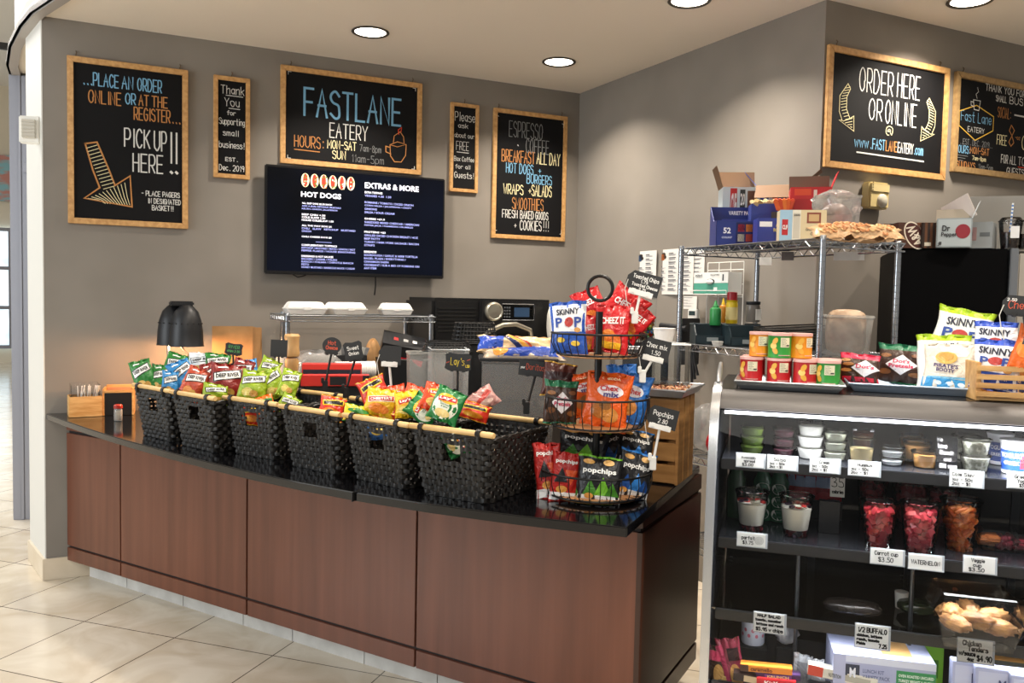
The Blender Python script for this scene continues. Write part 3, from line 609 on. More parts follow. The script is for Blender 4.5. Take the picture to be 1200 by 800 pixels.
def pop(c, c2): return Design('1d1d20', [('r', 0, 1, .06, .2, 0, 'e6e9ea'), ('t', .12, .5, .2, .52, 0, c2), ('t', .4, .82, .2, .58, 0, c), ('t', .66, 1.0, .2, .48, 0, c2), ('e', .28, .18, .11, .06, 'd79a4a'), ('e', .72, .88, .13, .06, 'dcae68'), ('e', .25, .87, .14, .05, 'd7a050')], [('popchips', .12, .90, .62, .76, 0, K)], seal=c)
POPG = pop('6fb32c', '3f7f24'); POPB = pop('2d7fd0', '1d4f9a')
POPR = Design('b3211c', [('t', .1, .6, .4, .7, 0, '1d1d20'), ('t', .45, .95, .35, .65, 180, 'e0592a'), ('r', 0, 1, .05, .2, 0, 'e6e9ea'), ('e', .4, .26, .2, .07, 'd79a4a')], [('popchips', .1, .9, .76, .86, 0, K)], seal='b3211c')
CREAM = Design('e9dfce', [('r', 0, 1, .055, .27, 0, '3f9ad2'), ('r', .1, .9, .27, .31, 3, '7cc0e4'), ('e', .34, .17, .07, .045, 'dff0f8'), ('e', .56, .17, .07, .045, 'dff0f8'), ('e', .78, .17, .07, .045, 'dff0f8'), ('e', .46, .70, .22, .13, 'dfb45e'), ('e', .46, .72, .15, .09, 'cfa04e')], [('PIRATE\'S', .22, .72, .49, .57, -2, '3a2b66'), ('BOOTY', .28, .66, .40, .48, -2, '3a2b66'), ('AGED WHITE CHEDDAR', .26, .70, .33, .36, -2, 'eef6fa')])
CPINK = Design('b98a84', [('r', .1, .9, .4, .62, 25, 'b8382e'), ('e', .5, .25, .3, .12, 'd2b3a4')], [])

# ---------------------------------------------------------------- counter
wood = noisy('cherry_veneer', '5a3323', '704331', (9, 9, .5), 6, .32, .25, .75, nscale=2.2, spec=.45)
wood_shaded = noisy('cherry_veneer_shaded', '301a12', '3d2319', (9, 9, .5), 6, .32, .25, .75, nscale=2.2)  # same veneer, the end's shade put into a darker colour
dark = mat('1b100d', .7)
stone = noisy('black_stone', '08080a', '121215', (1, 1, 1), 6, .10, .45, .8, nscale=60, spec=.6)
SZ = .89
A0 = Vector((.569, 3.843)); dv = Vector((.541, -.841)).normalized(); nv = Vector((-dv.y, dv.x))
def along(u, y=0): p = A0+dv*u+nv*y; return p
def pxx(p): q = Vector((p[0], p[1], .5))-CAM; return 600+F*q.dot(rt)/q.dot(fw)
uE = .9
while pxx(along(uE)) < 750: uE += .002
E4 = along(uE); ER = Vector((2.156, 2.669)); ev = (ER-E4).normalized(); eL = (ER-E4).length; en = Vector((ev.y, -ev.x))
MF = Matrix(((dv.x, nv.x, 0, A0.x), (dv.y, nv.y, 0, A0.y), (0, 0, 1, 0), (0, 0, 0, 1)))
ME = Matrix(((ev.x, -en.x, 0, E4.x), (ev.y, -en.y, 0, E4.y), (0, 0, 1, 0), (0, 0, 0, 1)))
t = thing('counter_cabinet', 'long reddish brown wood veneer counter front standing on the tile floor', 'counter', (0, 0, 0))
a = MB(); inner = ER-dv*0
poly = [tuple(along(-1.385, .012)), tuple(along(uE-.012, .012)), tuple(E4+ev*eL-en*.012), (ER.x-dv.x*2.1, ER.y-dv.y*2.1), (1.0, 5.02), (-.17, 5.02)]
a.prism(poly, .10, SZ-.03); a.build('carcass', dark, t)
us = [-1.395, -.925, 0, .953, uE]
for i in range(4):
    x0, x1 = us[i]+.004, us[i+1]-(.004 if i < 3 else .0)
    MB().box(x0, x1, 0, .02, .182, .785, 0, MF).build('front_panel', wood, t, bev=.0015)
    MB().box(x0, x1, 0, .02, .10, .170, 0, MF).build('kick_board', wood, t, bev=.0015)
MB().box(us[0]+.004, uE-.001, .0, .02, .80, SZ-.031, 0, MF).build('apron', wood, t, bev=.0015)
MB().box(.0, eL, 0, .02, .182, .785, 0, ME).build('end_panel', wood_shaded, t, bev=.0015)
MB().box(.0, eL, 0, .02, .10, .170, 0, ME).build('end_kick_board', wood_shaded, t, bev=.0015)
MB().box(.0, eL, 0, .02, .80, SZ-.031, 0, ME).build('end_apron', wood_shaded, t, bev=.0015)
tm = noisy('toe_tile', 'b9b7b2', 'cfcdc8', (1, 1, 1), 5, .3, nscale=8)
cuts = [-1.33, -1.0, -.55, -.12, .2, .62, 1.0, uE-.08]
for i in range(7):
    MB().box(cuts[i]+.002, cuts[i+1]-.002, .085, .10, 0, .10, 0, MF).build('toe_tile', tm, t)
MB().box(.08, eL-.02, .085, .10, 0, .10, 0, ME).build('toe_tile', tm, t)
# stone worktop
ed = [onz(x, y, SZ) for x, y in [(54, 484), (75, 493), (100, 501), (125, 509), (150, 517), (200, 530), (250, 543), (300, 555), (350, 565), (413, 577), (500, 591), (600, 605), (735, 618)]]
ed = [Vector((p.x, min(p.y, WY-.004))) for p in ed]
for _ in range(2): ed = [ed[0]]+[(ed[i-1]+ed[i]*2+ed[i+1])/4 for i in range(1, len(ed)-1)]+[ed[-1]]
er = onz(820, 545, SZ); er = Vector((er.x, er.y)); 
back = Vector((1.06, 4.42))
poly = [tuple(p) for p in ed]+[tuple(er), tuple(back), (1.06, WY-.004)]
a = MB(); a.prism(poly, SZ-.03, SZ)
top = a.build('worktop', stone, None, bev=.003); tag(top, 'polished black stone worktop with curved front edge on the wood counter', 'worktop')
sp = onz(413, 577, SZ); sp2 = Vector((sp.x, sp.y, 0))
a = MB(); a.box(-.0012, .0012, -.003, .5, -.0305, .0004); a.build('seam', mat('050505', .5), top, loc=(sp.x, sp.y, SZ), rot=(0, 0, math.atan2(dv.y, dv.x)))
# back bar along the wall
t = thing('back_counter', 'dark back counter under the wire shelf along the rear wall', 'counter', (0, 0, 0))
MB().box(1.08, 2.9, 4.46, WY-.005, .0, SZ-.04).build('carcass', mat('2a2523', .5), t)
MB().box(1.065, 2.91, 4.43, WY-.004, SZ-.04, SZ).build('top', mat('24211f', .25), t, bev=.003)

# ---------------------------------------------------------------- woven baskets
rattan = noisy('black_rattan', '121110', '25221f', (1, 1, 1), 3, .45, nscale=40, spec=.4)
rodw = noisy('handle_wood', 'c29a5e', 'dcb87c', (1, 6, 6), 5, .5, nscale=9)
BW, BD, BH = .332, .36, .215
def rect_path(w_, d_, r, n):
    """n points evenly round a rounded rectangle, front at y=0"""
    P = []; segs = [((-w_/2+r, 0), (w_/2-r, 0)), ((w_/2, r), (w_/2, d_-r)), ((w_/2-r, d_), (-w_/2+r, d_)), ((-w_/2, d_-r), (-w_/2, r))]
    cen = [(w_/2-r, r, -90), (w_/2-r, d_-r, 0), (-w_/2+r, d_-r, 90), (-w_/2+r, r, 180)]
    dense = []
    for (a_, b_), (cx, cy, a0) in zip(segs, cen):
        for k in range(30): s_ = k/30; dense.append((a_[0]+(b_[0]-a_[0])*s_, a_[1]+(b_[1]-a_[1])*s_))
        for k in range(8): an = R(a0+90*k/8); dense.append((cx+r*math.cos(an), cy+r*math.sin(an)))
    dense.append(dense[0]); cum = [0]
    for i in range(1, len(dense)): cum.append(cum[-1]+math.dist(dense[i], dense[i-1]))
    j = 0
    for i in range(n):
        s_ = cum[-1]*i/n
        while cum[j+1] < s_: j += 1
        f = (s_-cum[j])/(cum[j+1]-cum[j]); P.append(tuple(dense[j][k]+(dense[j+1][k]-dense[j][k])*f for k in (0, 1)))
    return P
def ring_at(t_, n):
    w_ = BW*(.79+.21*t_)-.006; d_ = BD*(.86+.14*t_); y0 = BD*.07*(1-t_)
    return [(x, y+y0) for x, y in rect_path(w_, d_, .02, n)]
def basket_meshes():
    NS = 58; rows = 12; mb = MB(); n = NS*3
    for r_ in range(rows):
        za, zb = BH*(r_+.13)/rows, BH*(r_+.87)/rows; P = ring_at((r_+.5)/rows, n); vs = []
        for i, (x, y) in enumerate(P):
            a_, b_ = P[i-1], P[(i+1) % n]; nx, ny = b_[1]-a_[1], -(b_[0]-a_[0]); l = math.hypot(nx, ny); nx /= l; ny /= l
            am = .0052*math.cos(pi*(i/3+r_)); sag = .0022*math.sin(i*.73+r_*2.1)
            for (oo, z) in ((am+.0022, zb+sag), (am+.003, (za+zb)/2+sag), (am+.0022, za+sag), (am-.001, za+sag), (am-.001, zb+sag)): vs.append((x+nx*oo, y+ny*oo, z))
        fs = []
        for i in range(n):
            x, y = P[i]
            if 7 <= r_ <= 9 and abs(x) < .036 and y < .06: continue
            for k in range(5): fs.append((i*5+k, ((i+1) % n)*5+k, ((i+1) % n)*5+(k+1) % 5, i*5+(k+1) % 5))
        mb.add(vs, fs, 0)
    Pb, Pt = ring_at(0, NS), ring_at(1, NS)
    for i in range(NS):
        (x0, y0), (x1, y1) = Pb[i], Pt[i]; q = Pb[(i+1) % NS]; tx, ty = q[0]-x0, q[1]-y0; l = math.hypot(tx, ty); tx, ty = tx/l*.0055, ty/l*.0055
        hole = abs(x1) < .034 and y1 < .06
        for (s0, s1) in (((0, .58), (.84, 1)) if hole else ((0, 1),)):
            A_ = (x0+(x1-x0)*s0, y0+(y1-y0)*s0, BH*s0); B_ = (x0+(x1-x0)*s1, y0+(y1-y0)*s1, BH*s1)
            nx, ny = -ty*.25, tx*.25
            mb.add([(A_[0]-tx, A_[1]-ty, A_[2]), (A_[0]+tx, A_[1]+ty, A_[2]), (B_[0]+tx, B_[1]+ty, B_[2]), (B_[0]-tx, B_[1]-ty, B_[2]), (A_[0]-tx+nx, A_[1]-ty+ny, A_[2]), (A_[0]+tx+nx, A_[1]+ty+ny, A_[2]), (B_[0]+tx+nx, B_[1]+ty+ny, B_[2]), (B_[0]-tx+nx, B_[1]-ty+ny, B_[2])], [(0, 1, 2, 3), (5, 4, 7, 6), (1, 5, 6, 2), (4, 0, 3, 7)], 0)
    weave = mb.mesh('weave', rattan, sharp=50)
    mb = MB(); mb.prism(ring_at(0, 60), .0, .006); bottom = mb.mesh('bottom', rattan)
    mb = MB(); P = ring_at(1.02, 120)
    for ph in (0, pi): mb.tube([(x, y, BH-.004+.004*math.sin(i*.9+ph)) for i, (x, y) in enumerate(P)], .0055, 5, closed=True)
    rim = mb.mesh('rim', rattan, sharp=60)
    mb = MB(); mb.tube([(-BW/2-.004, 0, 0), (-BW/2+.002, 0, 0), (0, 0, .001), (BW/2-.002, 0, 0), (BW/2+.004, 0, 0)], [.0088, .0098, .0098, .0098, .0088], 12); rod = mb.mesh('handle_rod', rodw, sharp=50)
    mb = MB()
    for k in range(3): mb.tube([(-.006+k*.006+.002*math.cos(q), .0122*math.cos(q), .0122*math.sin(q)) for q in [2*pi*j/12 for j in range(12)]], .0034, 5, closed=True)
    mb.tube([(0, -.009, -.006), (0, -.007, -.03)], .006, 5)
    wrap = mb.mesh('rod_wrap', rattan, sharp=60)
    return weave, bottom, rim, rod, wrap
bm_ = basket_meshes()
RODS = [((.118, 4.187), (.254, 3.864)), ((.251, 3.865), (.405, 3.539)), ((.431, 3.591), (.608, 3.31)), ((.596, 3.26), (.764, 2.963)), ((.767, 2.962), (.913, 2.64)), ((.935, 2.693), (1.09, 2.346))]
BLAB = ['leftmost black woven basket, beside the toothpick jar, holding green and blue chip bags', 'second black woven basket from the left, with the dark red chip bags', 'third black woven basket from the left, with the lime green chip bags', 'fourth black woven basket from the left, with few bags showing above its rod', 'fifth black woven basket from the left, full of yellow and green chip bags', 'rightmost black woven basket, nearly empty, beside the three-tier stand']
BAS = []
for i, ((ax, ay), (bx, by)) in enumerate(RODS):
    mid = Vector(((ax+bx)/2, (ay+by)/2)); yw = math.atan2(by-ay, bx-ax)*.5+.5*math.atan2(-.905, .43)
    if i == 5: yw += R(7); mid = mid+Vector((-.01, -.012))
    t = thing('woven_basket', BLAB[i], 'basket', (mid.x, mid.y, SZ+.001), yw, 'black woven baskets in a row on the counter')
    for nm, me in (('weave', bm_[0]), ('bottom', bm_[1]), ('rim', bm_[2])): link(nm, me, t)
    for y_ in (.0, BD):
        r_ = link('handle_rod', bm_[3], t, (0, y_, BH+.012))
        for s_ in (-1, 1): link('rod_wrap', bm_[4], r_, (s_*.115, 0, 0), (0, 0, 0 if y_ == 0 else pi))
    BAS.append((mid, yw))
# ---------------------------------------------------------------- chip bags in the baskets
G1 = 'chip bags in the woven baskets'
D1 = [('green chip bag leaning at the far left end of the leftmost basket', 168, 437, 3.86, 25, 46, DR_G, -18), ('green chip bag second from the left in the leftmost basket', 187, 441, 3.88, 22, 42, DR_G, 6),
 ('green chip bag lying behind the blue bags of the leftmost basket', 206, 427, 4.0, 30, 38, DR_G, 24), ('large blue chip bag leaning left in the leftmost basket', 216, 436, 3.88, 28, 44, DR_B, -24),
 ('small blue chip bag before the large blue one in the leftmost basket', 199, 446, 3.80, 19, 36, DR_B, 8), ('silver white chip bag on top at the back of the leftmost basket', 238, 424, 3.98, 36, 34, DR_W, 6),
 ('orange red chip bag tilted right at the front of the second basket', 227, 446, 3.60, 27, 46, DR_O, 24), ('large dark red chip bag standing in the middle of the second basket', 265, 444, 3.62, 40, 50, DR_R, 8),
 ('narrow dark red chip bag between the orange red bag and the large dark red one', 247, 441, 3.70, 20, 46, DR_R, -6), ('dark red chip bag behind the large one, next to a blue bag', 283, 434, 3.75, 26, 40, DR_R, 14),
 ('blue chip bag peeking out behind the dark red bags', 293, 432, 3.86, 20, 36, DR_B, -12), ('green chip bag at the back of the second basket below the green price tag', 254, 424, 3.98, 30, 32, DR_G, 10),
 ('lime green chip bag lying low at the front rod of the second basket', 252, 457, 3.56, 30, 26, DR_L, 12), ('large lime green chip bag at the left of the third basket', 297, 448, 3.45, 34, 42, DR_L, 8),
 ('lime green chip bag tilted left in the middle of the third basket', 319, 446, 3.48, 30, 40, DR_L, -22), ('lime green chip bag at the right end of the third basket', 339, 445, 3.42, 24, 38, DR_L, 18),
 ('lime green chip bag at the back of the third basket below the black tag', 314, 430, 3.66, 24, 34, DR_L, 26), ('orange chip bag just showing over the rod of the third basket', 311, 470, 3.38, 24, 24, ORA, -14),
 ('red chip bag seen through the handle hole of the third basket', 296, 482, 3.40, 26, 28, HOT, 10),
 ('pale green chip bag at the left end of the fourth basket', 338, 470, 3.36, 24, 26, DR_L, 30), ('small red and yellow chip bag standing low in the fourth basket', 389, 474, 3.16, 31, 32, HOT, 16),
 ('orange and green chip bag lying at the seam between fourth and fifth basket', 419, 481, 3.00, 34, 24, FUN, 14), ('red and yellow chip bag at the back left of the fifth basket', 438, 454, 3.18, 34, 38, HOT, -26),
 ('yellow chip bag with a slanted red banner in the fifth basket', 446, 468, 3.02, 38, 38, CHS, 14), ('orange red chip bag lying lowest at the front rod of the fifth basket', 453, 480, 3.02, 30, 24, LAY_R, 24),
 ('orange red chip bag at the back of the fifth basket', 463, 462, 3.10, 30, 34, LAY_R, -12), ('yellow chip bag with a round yellow badge at the right of the fifth basket', 476, 470, 2.96, 28, 36, LAY_Y, -6), ('red chip bag at the back right of the fifth basket', 486, 462, 3.06, 30, 34, LAY_R, 18),
 ('green chip bag lying on its side between the fifth and sixth basket', 496, 476, 2.90, 32, 42, LAY_G, -52), ('red and orange chip bag sticking up behind the pale green bag', 509, 462, 2.90, 30, 40, LAY_R, 22),
 ('large green and white chip bag leaning at the left end of the sixth basket', 524, 471, 2.76, 40, 46, LAY_G, 20), ('red chip bag lying behind the rim of the sixth basket', 556, 478, 2.86, 38, 24, HOT, 16),
 ('pinkish clear chip bag lying behind the sixth basket rim', 566, 464, 2.98, 34, 28, CPINK, -34), ('blue chip bag deep in the fifth basket showing at its handle hole', 441, 500, 2.99, 28, 26, Design('3f6fb0', [('e', .5, .5, .3, .3, 'e8c860')]), 0),
 ('green chip bag low in the nearly empty basket, seen at its handle hole', 534, 516, 2.80, 34, 30, LAY_G, 70)]
for i, (lab, x, y, D, w_, h_, des, roll) in enumerate(D1):
    bag('chip_bag', lab, 'chip bag', x, y+4, D+.03, w_, round(h_*.9, 1), des, roll, -16-(i*7) % 12, ((i*37) % 30)-15, 1+i % 3, G1)

# ---------------------------------------------------------------- price tags on stands
blk = mat('141415', .45); plate_m = mat('1a1c1e', .5); wplas = mat('e6e6e2', .35)
TAGC = ['e9e9e6', '59b060', 'd8583a', 'e0c63a', 'c6c6c6']
TAGM = [mat(c, .7) for c in TAGC]
def price_tag(label, x, y, D, wpx, hpx, shape, lines, stick, roll=0, yaw=0, white=False, tilt=-8, base=None, group='price tags on stands', clamp=True):
    """plate centre at pixel; stick = (pixel x, pixel y) of the stick's foot"""
    p = at(x, y, D); w_, h_ = wpx*D/F, hpx*D/F; yw = face(p, yaw); foot = at(stick[0], stick[1], base or D)
    t = thing('price_tag', label, 'price tag', foot, yw, group); inv = (Matrix.Translation(foot) @ Matrix.Rotation(yw, 4, 'Z')).inverted()
    M = inv @ Matrix.Translation(p) @ rotm(yw, tilt, roll)
    if shape == 'round': P = [(w_/2*math.cos(2*pi*k/24), h_/2*math.sin(2*pi*k/24)) for k in range(24)]
    elif shape == 'tag': P = [(-w_/2+h_*.25, -h_/2), (w_/2, -h_/2), (w_/2, h_/2), (-w_/2+h_*.25, h_/2), (-w_/2, h_*.2), (-w_/2, -h_*.2)]
    elif shape == 'fancy': P = [(-w_/2, -h_*.38), (-w_*.36, -h_/2), (w_*.36, -h_/2), (w_/2, -h_*.38), (w_*.46, 0), (w_/2, h_*.38), (w_*.36, h_/2), (0, h_*.44), (-w_*.36, h_/2), (-w_/2, h_*.38), (-w_*.46, 0)]
    else: P = [(-w_/2, -h_/2), (w_/2, -h_/2), (w_/2, h_/2), (-w_/2, h_/2)]
    RX = Matrix.Rotation(pi/2, 4, 'X')
    a = MB(); a.prism(P, 0, .003, 0, M @ RX); pl = a.build('plate', plate_m, t)
    if lines:
        a = MB(); mp = lambda X, Z, o=0: tuple(M @ Vector((X, -.0036-o, Z)))
        for (s, x0, x1, z0, z1, c) in lines: pen(a, s, (x0-.5)*w_, (x1-.5)*w_, (z0-.5)*h_, (z1-.5)*h_, c, mp, max(.0013, h_*.026))
        a.build('writing', TAGM, t)
    sm = wplas if white else blk
    a = MB(); b0 = M @ Vector((0, .003, -h_*.42)); a.box(-w_*.36, w_*.36, -.006, .007, -h_*.62 if white else -h_*.5, -h_*.36 if white else -h_*.40, 0, M)
    for s_ in (-1, 1): a.box(s_*w_*.22-.006, s_*w_*.22+.006, -.008, .009, -h_*.56, -h_*.34, 0, M)
    a.build('clip', sm, t, bev=.001)
    a = MB(); a.tube([(0, 0, 0), tuple(b0.lerp(Vector((0, 0, 0)), .5)+Vector((0, .002, 0))), tuple(M @ Vector((0, .002, -h_*.5)))], .0045, 8); a.build('stick', sm, t)
    if clamp:
        a = MB(); a.box(-.011, .011, -.012, .012, -.02, .022); a.box(-.016, -.004, -.016, .01, .012, .034); a.build('clamp', sm, t, bev=.002)
    if shape == 'tag':
        a = MB(); q = M @ Vector((-w_*.46, -.004, 0)); a.tube([tuple(q), (q.x-.01, q.y-.003, q.z-.03), (q.x-.004, q.y, q.z-.07), (q.x+.004, q.y+.002, q.z-.10)], .0014, 5); a.build('string', mat('dcdad2', .8), t)
    return t
price_tag('tilted black price tag with green lettering behind the second basket', 274, 409, 3.94, 20, 14, 'fancy', [('RIVER', .2, .8, .55, .8, 1), ('chips 2.50', .15, .85, .25, .42, 1)], (274, 434), roll=8)
price_tag('blank black price tag in front of the pepper mill, on the third basket', 327, 408, 3.72, 19, 20, 'rect', [], (327, 446), roll=2)
price_tag('round black price tag with red lettering on the fourth basket', 389, 405, 3.42, 22, 20, 'round', [('Hot', .3, .7, .55, .78, 2), ('Cheese', .2, .8, .28, .48, 2)], (381, 452), roll=4)
price_tag('black price tag with white lettering and a small white flower, on the fourth basket', 414, 411, 3.36, 22, 22, 'fancy', [('Sweet', .2, .8, .55, .75, 0), ('Onion', .25, .75, .28, .45, 0)], (405, 460), roll=-10)
price_tag('blank black price tag on a white stand over the fifth basket', 457, 416, 3.22, 26, 22, 'tag', [], (459, 462), roll=3, white=True)
price_tag('black price tag with yellow lettering on a black stand behind the sixth basket', 537, 424, 3.00, 31, 21, 'fancy', [("Lay's", .22, .72, .32, .72, 3), ('1.50', .78, .93, .22, .36, 3), ('~', .06, .16, .3, .6, 2), ('~', .84, .94, .5, .8, 2)], (536, 466), roll=3)
price_tag('black price tag with red lettering on the rear rod of the sixth basket', 628, 432, 2.98, 40, 18, 'rect', [('Doritos', .22, .74, .4, .78, 2), ('1.50', .8, .94, .3, .44, 3), ('your', .06, .18, .45, .6, 0)], (617, 478), roll=5, base=2.94)

# ---------------------------------------------------------------- three tier snack stand
SB = onz(697, 581, SZ)
zy = lambda y, D=2.83: at(693, y, D).z
t = thing('tiered_stand', 'black wire three-tier snack stand with ring handle at the right end of the counter', 'stand', (SB.x, SB.y, SZ+.001), face(SB))
iron = mat('101010', .4, .3)
Z0 = SZ
tiers = [(zy(548)-Z0, .012, .187, .168), (zy(463)-Z0, zy(498)-Z0, .172, .150), (zy(390)-Z0, zy(416)-Z0, .157, .138)]
for k, (zt, zb, rt_, rb) in enumerate(tiers):
    a = MB()
    for r_, z in ((rt_, zt), (rb, zb+.006)):
        a.tube([(r_*math.cos(2*pi*j/48), r_*math.sin(2*pi*j/48), z) for j in range(48)], .0036, 6, closed=True)
    for j in range(34):
        c, s = math.cos(2*pi*j/34), math.sin(2*pi*j/34)
        a.tube([(rt_*c, rt_*s, zt), (rt_*1.01*c, rt_*1.01*s, zt*.6+zb*.4), (rb*1.06*c, rb*1.06*s, zb+.016), (rb*c, rb*s, zb+.004), (rb*.8*c, rb*.8*s, zb+.003)], .0021, 4)
    a.build('wire_basket', iron, t)
    a = MB(); a.lathe([(.012, zb-.003), (rb*.93, zb-.003), (rb*.95, zb), (rb*.93, zb+.003), (.012, zb+.003)], 40); a.build('base_plate', noisy('tray_wood%d' % k, '8a5f3a', 'a87848', (2, 8, 2), 4, .5), t)
a = MB(); zt = zy(365)-Z0; a.tube([(0, 0, .0), (0, 0, zt)], .0125, 12); a.lathe([(.02, 0), (.05, .004), (.05, .009), (.02, .012)], 24); a.build('pole', iron, t)
zc = zy(338)-Z0; a = MB(); a.tube([(.041*math.cos(2*pi*j/32), 0, zc+.041*math.sin(2*pi*j/32)) for j in range(32)], .006, 8, closed=True); a.build('ring_handle', iron, t)
G2 = 'snack bags in the three-tier stand'
D2 = [('blue and white popcorn bag standing at the left of the top tier', 666, 384, 2.80, 44, 62, SKB, -3, 3), ('red cheese cracker bag at the back of the top tier behind the pole', 693, 362, 2.98, 36, 50, CHZ, -24, 1), ('red cheese cracker bag tilted right, topmost in the top tier', 729, 364, 2.88, 46, 54, CHZ, 34, 2),
 ('red cheese cracker bag standing at the front of the top tier', 717, 385, 2.79, 42, 56, CHZ, 6, 3), ('red cheese cracker bag leaning far right in the top tier', 743, 377, 2.84, 34, 44, CHZ, 40, 1), ('red cheese cracker bag between the popcorn bag and the front cracker bag', 692, 391, 2.83, 30, 46, CHZ, -4, 2),
 ('pretzel bag with green top and white diamond at the left of the middle tier', 657, 471, 2.78, 40, 52, PRZ, 3, 2), ('dark red and gold nut bag on top at the left of the middle tier', 655, 445, 2.93, 40, 42, NUT, 6, 1), ('orange snack mix bag standing at the front of the middle tier', 711, 469, 2.76, 54, 66, CHX, 8, 3),
 ('orange snack mix bag behind the front one in the middle tier', 686, 462, 2.88, 44, 52, CHX, -12, 1), ('blue snack mix bag leaning at the right of the middle tier', 741, 467, 2.82, 38, 60, CHB, 12, 2), ('blue snack mix bag at the back of the middle tier', 731, 453, 2.98, 36, 54, CHB, -6, 1),
 ('red chip bag standing at the far left of the bottom tier', 643, 552, 2.76, 34, 68, POPR, -4, 1), ('black and red chip bag second from left in the bottom tier', 662, 559, 2.73, 34, 60, POPR, 6, 2), ('black and green chip bag lying on top at the left of the bottom tier', 683, 523, 2.82, 60, 42, POPG, 8, 3), ('black and green chip bag standing front centre in the bottom tier', 702, 563, 2.70, 52, 58, POPG, 3, 1),
 ('black and green chip bag half hidden left of the front centre one', 678, 564, 2.74, 34, 56, POPG, -5, 2), ('black and blue chip bag lying on top at the right of the bottom tier', 744, 524, 2.86, 42, 42, POPB, 10, 1), ('black and blue chip bag standing at the right of the bottom tier', 743, 557, 2.76, 42, 58, POPB, 12, 2),
 ('black and blue chip bag in the middle of the bottom tier behind the front ones', 720, 523, 2.92, 44, 44, POPB, -8, 3)]
for i, (lab, x, y, D, w_, h_, des, roll, sd) in enumerate(D2): bag('snack_bag', lab, 'snack bag', x, y, min(D+.03, 2.93), round(w_*1.02, 1), h_, des, roll, -8-(i*5) % 9, ((i*23) % 20)-10, sd, G2, thick=.28)
price_tag('black price tag on a white clip, topmost of the three beside the tiered stand', 754, 332, 2.82, 40, 25, 'tag', [('Toasted Chips', .16, .92, .66, .84, 0), ('1.75', .42, .62, .50, .62, 0), ('Toasted Cheese', .18, .94, .30, .44, 0), ('2.75', .42, .62, .12, .24, 0)], (744, 372), roll=15, white=True)
price_tag('black price tag on a white clip, middle one of three beside the tiered stand', 768, 409, 2.80, 34, 24, 'tag', [('Chex mix', .18, .88, .55, .78, 0), ('1.50', .40, .70, .22, .42, 0)], (753, 441), roll=12, white=True)
price_tag('black price tag on a white clip, lowest one of three beside the tiered stand', 776, 489, 2.76, 36, 24, 'tag', [('Popchips', .20, .84, .55, .78, 0), ('2.80', .40, .70, .22, .42, 0)], (765, 543), roll=12, white=True)

# ---------------------------------------------------------------- crate with nut tray and clear bin
crw = noisy('crate_pine', '8f6434', 'b0824c', (1, 1, 7), 5, .55, nscale=5)
cFR = onz(790, 569, SZ); t = thing('wooden_crate', 'slatted pale wooden crate at the right end of the counter carrying a metal tray', 'crate', (cFR.x, cFR.y, SZ+.001), math.atan2(dv.y, dv.x)+R(6))
CL, CDp, CH = .30, .235, .315
for (x0, x1, y0, y1) in ((-CL, -CL+.03, 0, .022), (-.03, 0, 0, .022), (-CL, -CL+.03, CDp-.022, CDp), (-.03, 0, CDp-.022, CDp)): MB().box(x0, x1, y0+.012, y1-.001 if y0 else y1+.012, 0, CH).build('corner_post', crw, t, bev=.002)
for k in range(4):
    z = .005+k*.079
    MB().box(-CL, 0, 0, .011, z, z+.066).build('slat', crw, t, bev=.0015); MB().box(-CL, 0, CDp-.001, CDp+.01, z, z+.066).build('slat', crw, t, bev=.0015)
    MB().box(-CL, -CL+.011, .012, CDp-.002, z, z+.066).build('slat', crw, t, bev=.0015)
for k in range(3): MB().box(-.0, .011, .0+k*.08, .07+k*.08, 0.0, CH).build('slat', crw, t, bev=.0015)
MB().box(-CL+.012, -.002, .012, CDp-.002, CH-.02, CH-.005).build('top_board', crw, t)
alu = mat('b9bcc0', .32, .9)
def tray(name, label, M_loc, yaw, W_, D_, Hh_, group=None, m=alu, cat='tray'):
    t_ = thing(name, label, cat, M_loc, yaw, group)
    a = MB(); o = .018
    a.box(-W_/2+o, W_/2-o, -D_/2+o, D_/2-o, 0, .003)
    q0 = [(-W_/2+o, -D_/2+o), (W_/2-o, -D_/2+o), (W_/2-o, D_/2-o), (-W_/2+o, D_/2-o)]; q1 = [(-W_/2, -D_/2), (W_/2, -D_/2), (W_/2, D_/2), (-W_/2, D_/2)]
    vs = [(*p, 0) for p in q0]+[(*p, Hh_) for p in q1]+[(p[0]*.985, p[1]*.985, Hh_) for p in q1]+[(*p, .003) for p in q0]
    fs = []
    for i in range(4):
        j = (i+1) % 4; fs += [(i, j, 4+j, 4+i), (4+i, 4+j, 8+j, 8+i), (8+i, 8+j, 12+j, 12+i)]
    a.add(vs, fs); a.build('pan', m, t_, sharp=20)
    a = MB(); a.tube([(*p, Hh_) for p in [q1[0], q1[1], q1[2], q1[3]]], .004, 6, closed=True); a.build('rolled_rim', m, t_)
    return t_
Rz = Matrix.Rotation(math.atan2(dv.y, dv.x)+R(6), 4, 'Z'); cw = lambda x, y, z: cFR+Vector((0, 0, .001))+(Rz @ Vector((x, y, z)))
tray('tray', 'small metal tray of chopped nuts on the wooden crate', cw(-CL/2+.012, CDp/2, CH+.001), math.atan2(dv.y, dv.x)+R(6), CL+.05, CDp+.06, .026)
a = MB(); rn = random.Random(5)
for k in range(520):
    x, y = (rn.random()-.5)*(CL-.02), (rn.random()-.5)*(CDp-.01); r_ = .004+rn.random()*.003
    a.ball((x, y, .008+rn.random()*.016), r_, 5, 3, rn.randrange(3), None, (1, .8, .7))
o = a.build('chopped_nuts', [mat('a8704e', .6), mat('8a5136', .6), mat('c79a70', .6)], None, loc=cw(-CL/2+.012, CDp/2, CH+.005), rot=(0, 0, math.atan2(dv.y, dv.x)+R(6)))
tag(o, 'bed of reddish brown chopped nuts in the small metal tray', 'nuts'); o['kind'] = 'stuff'
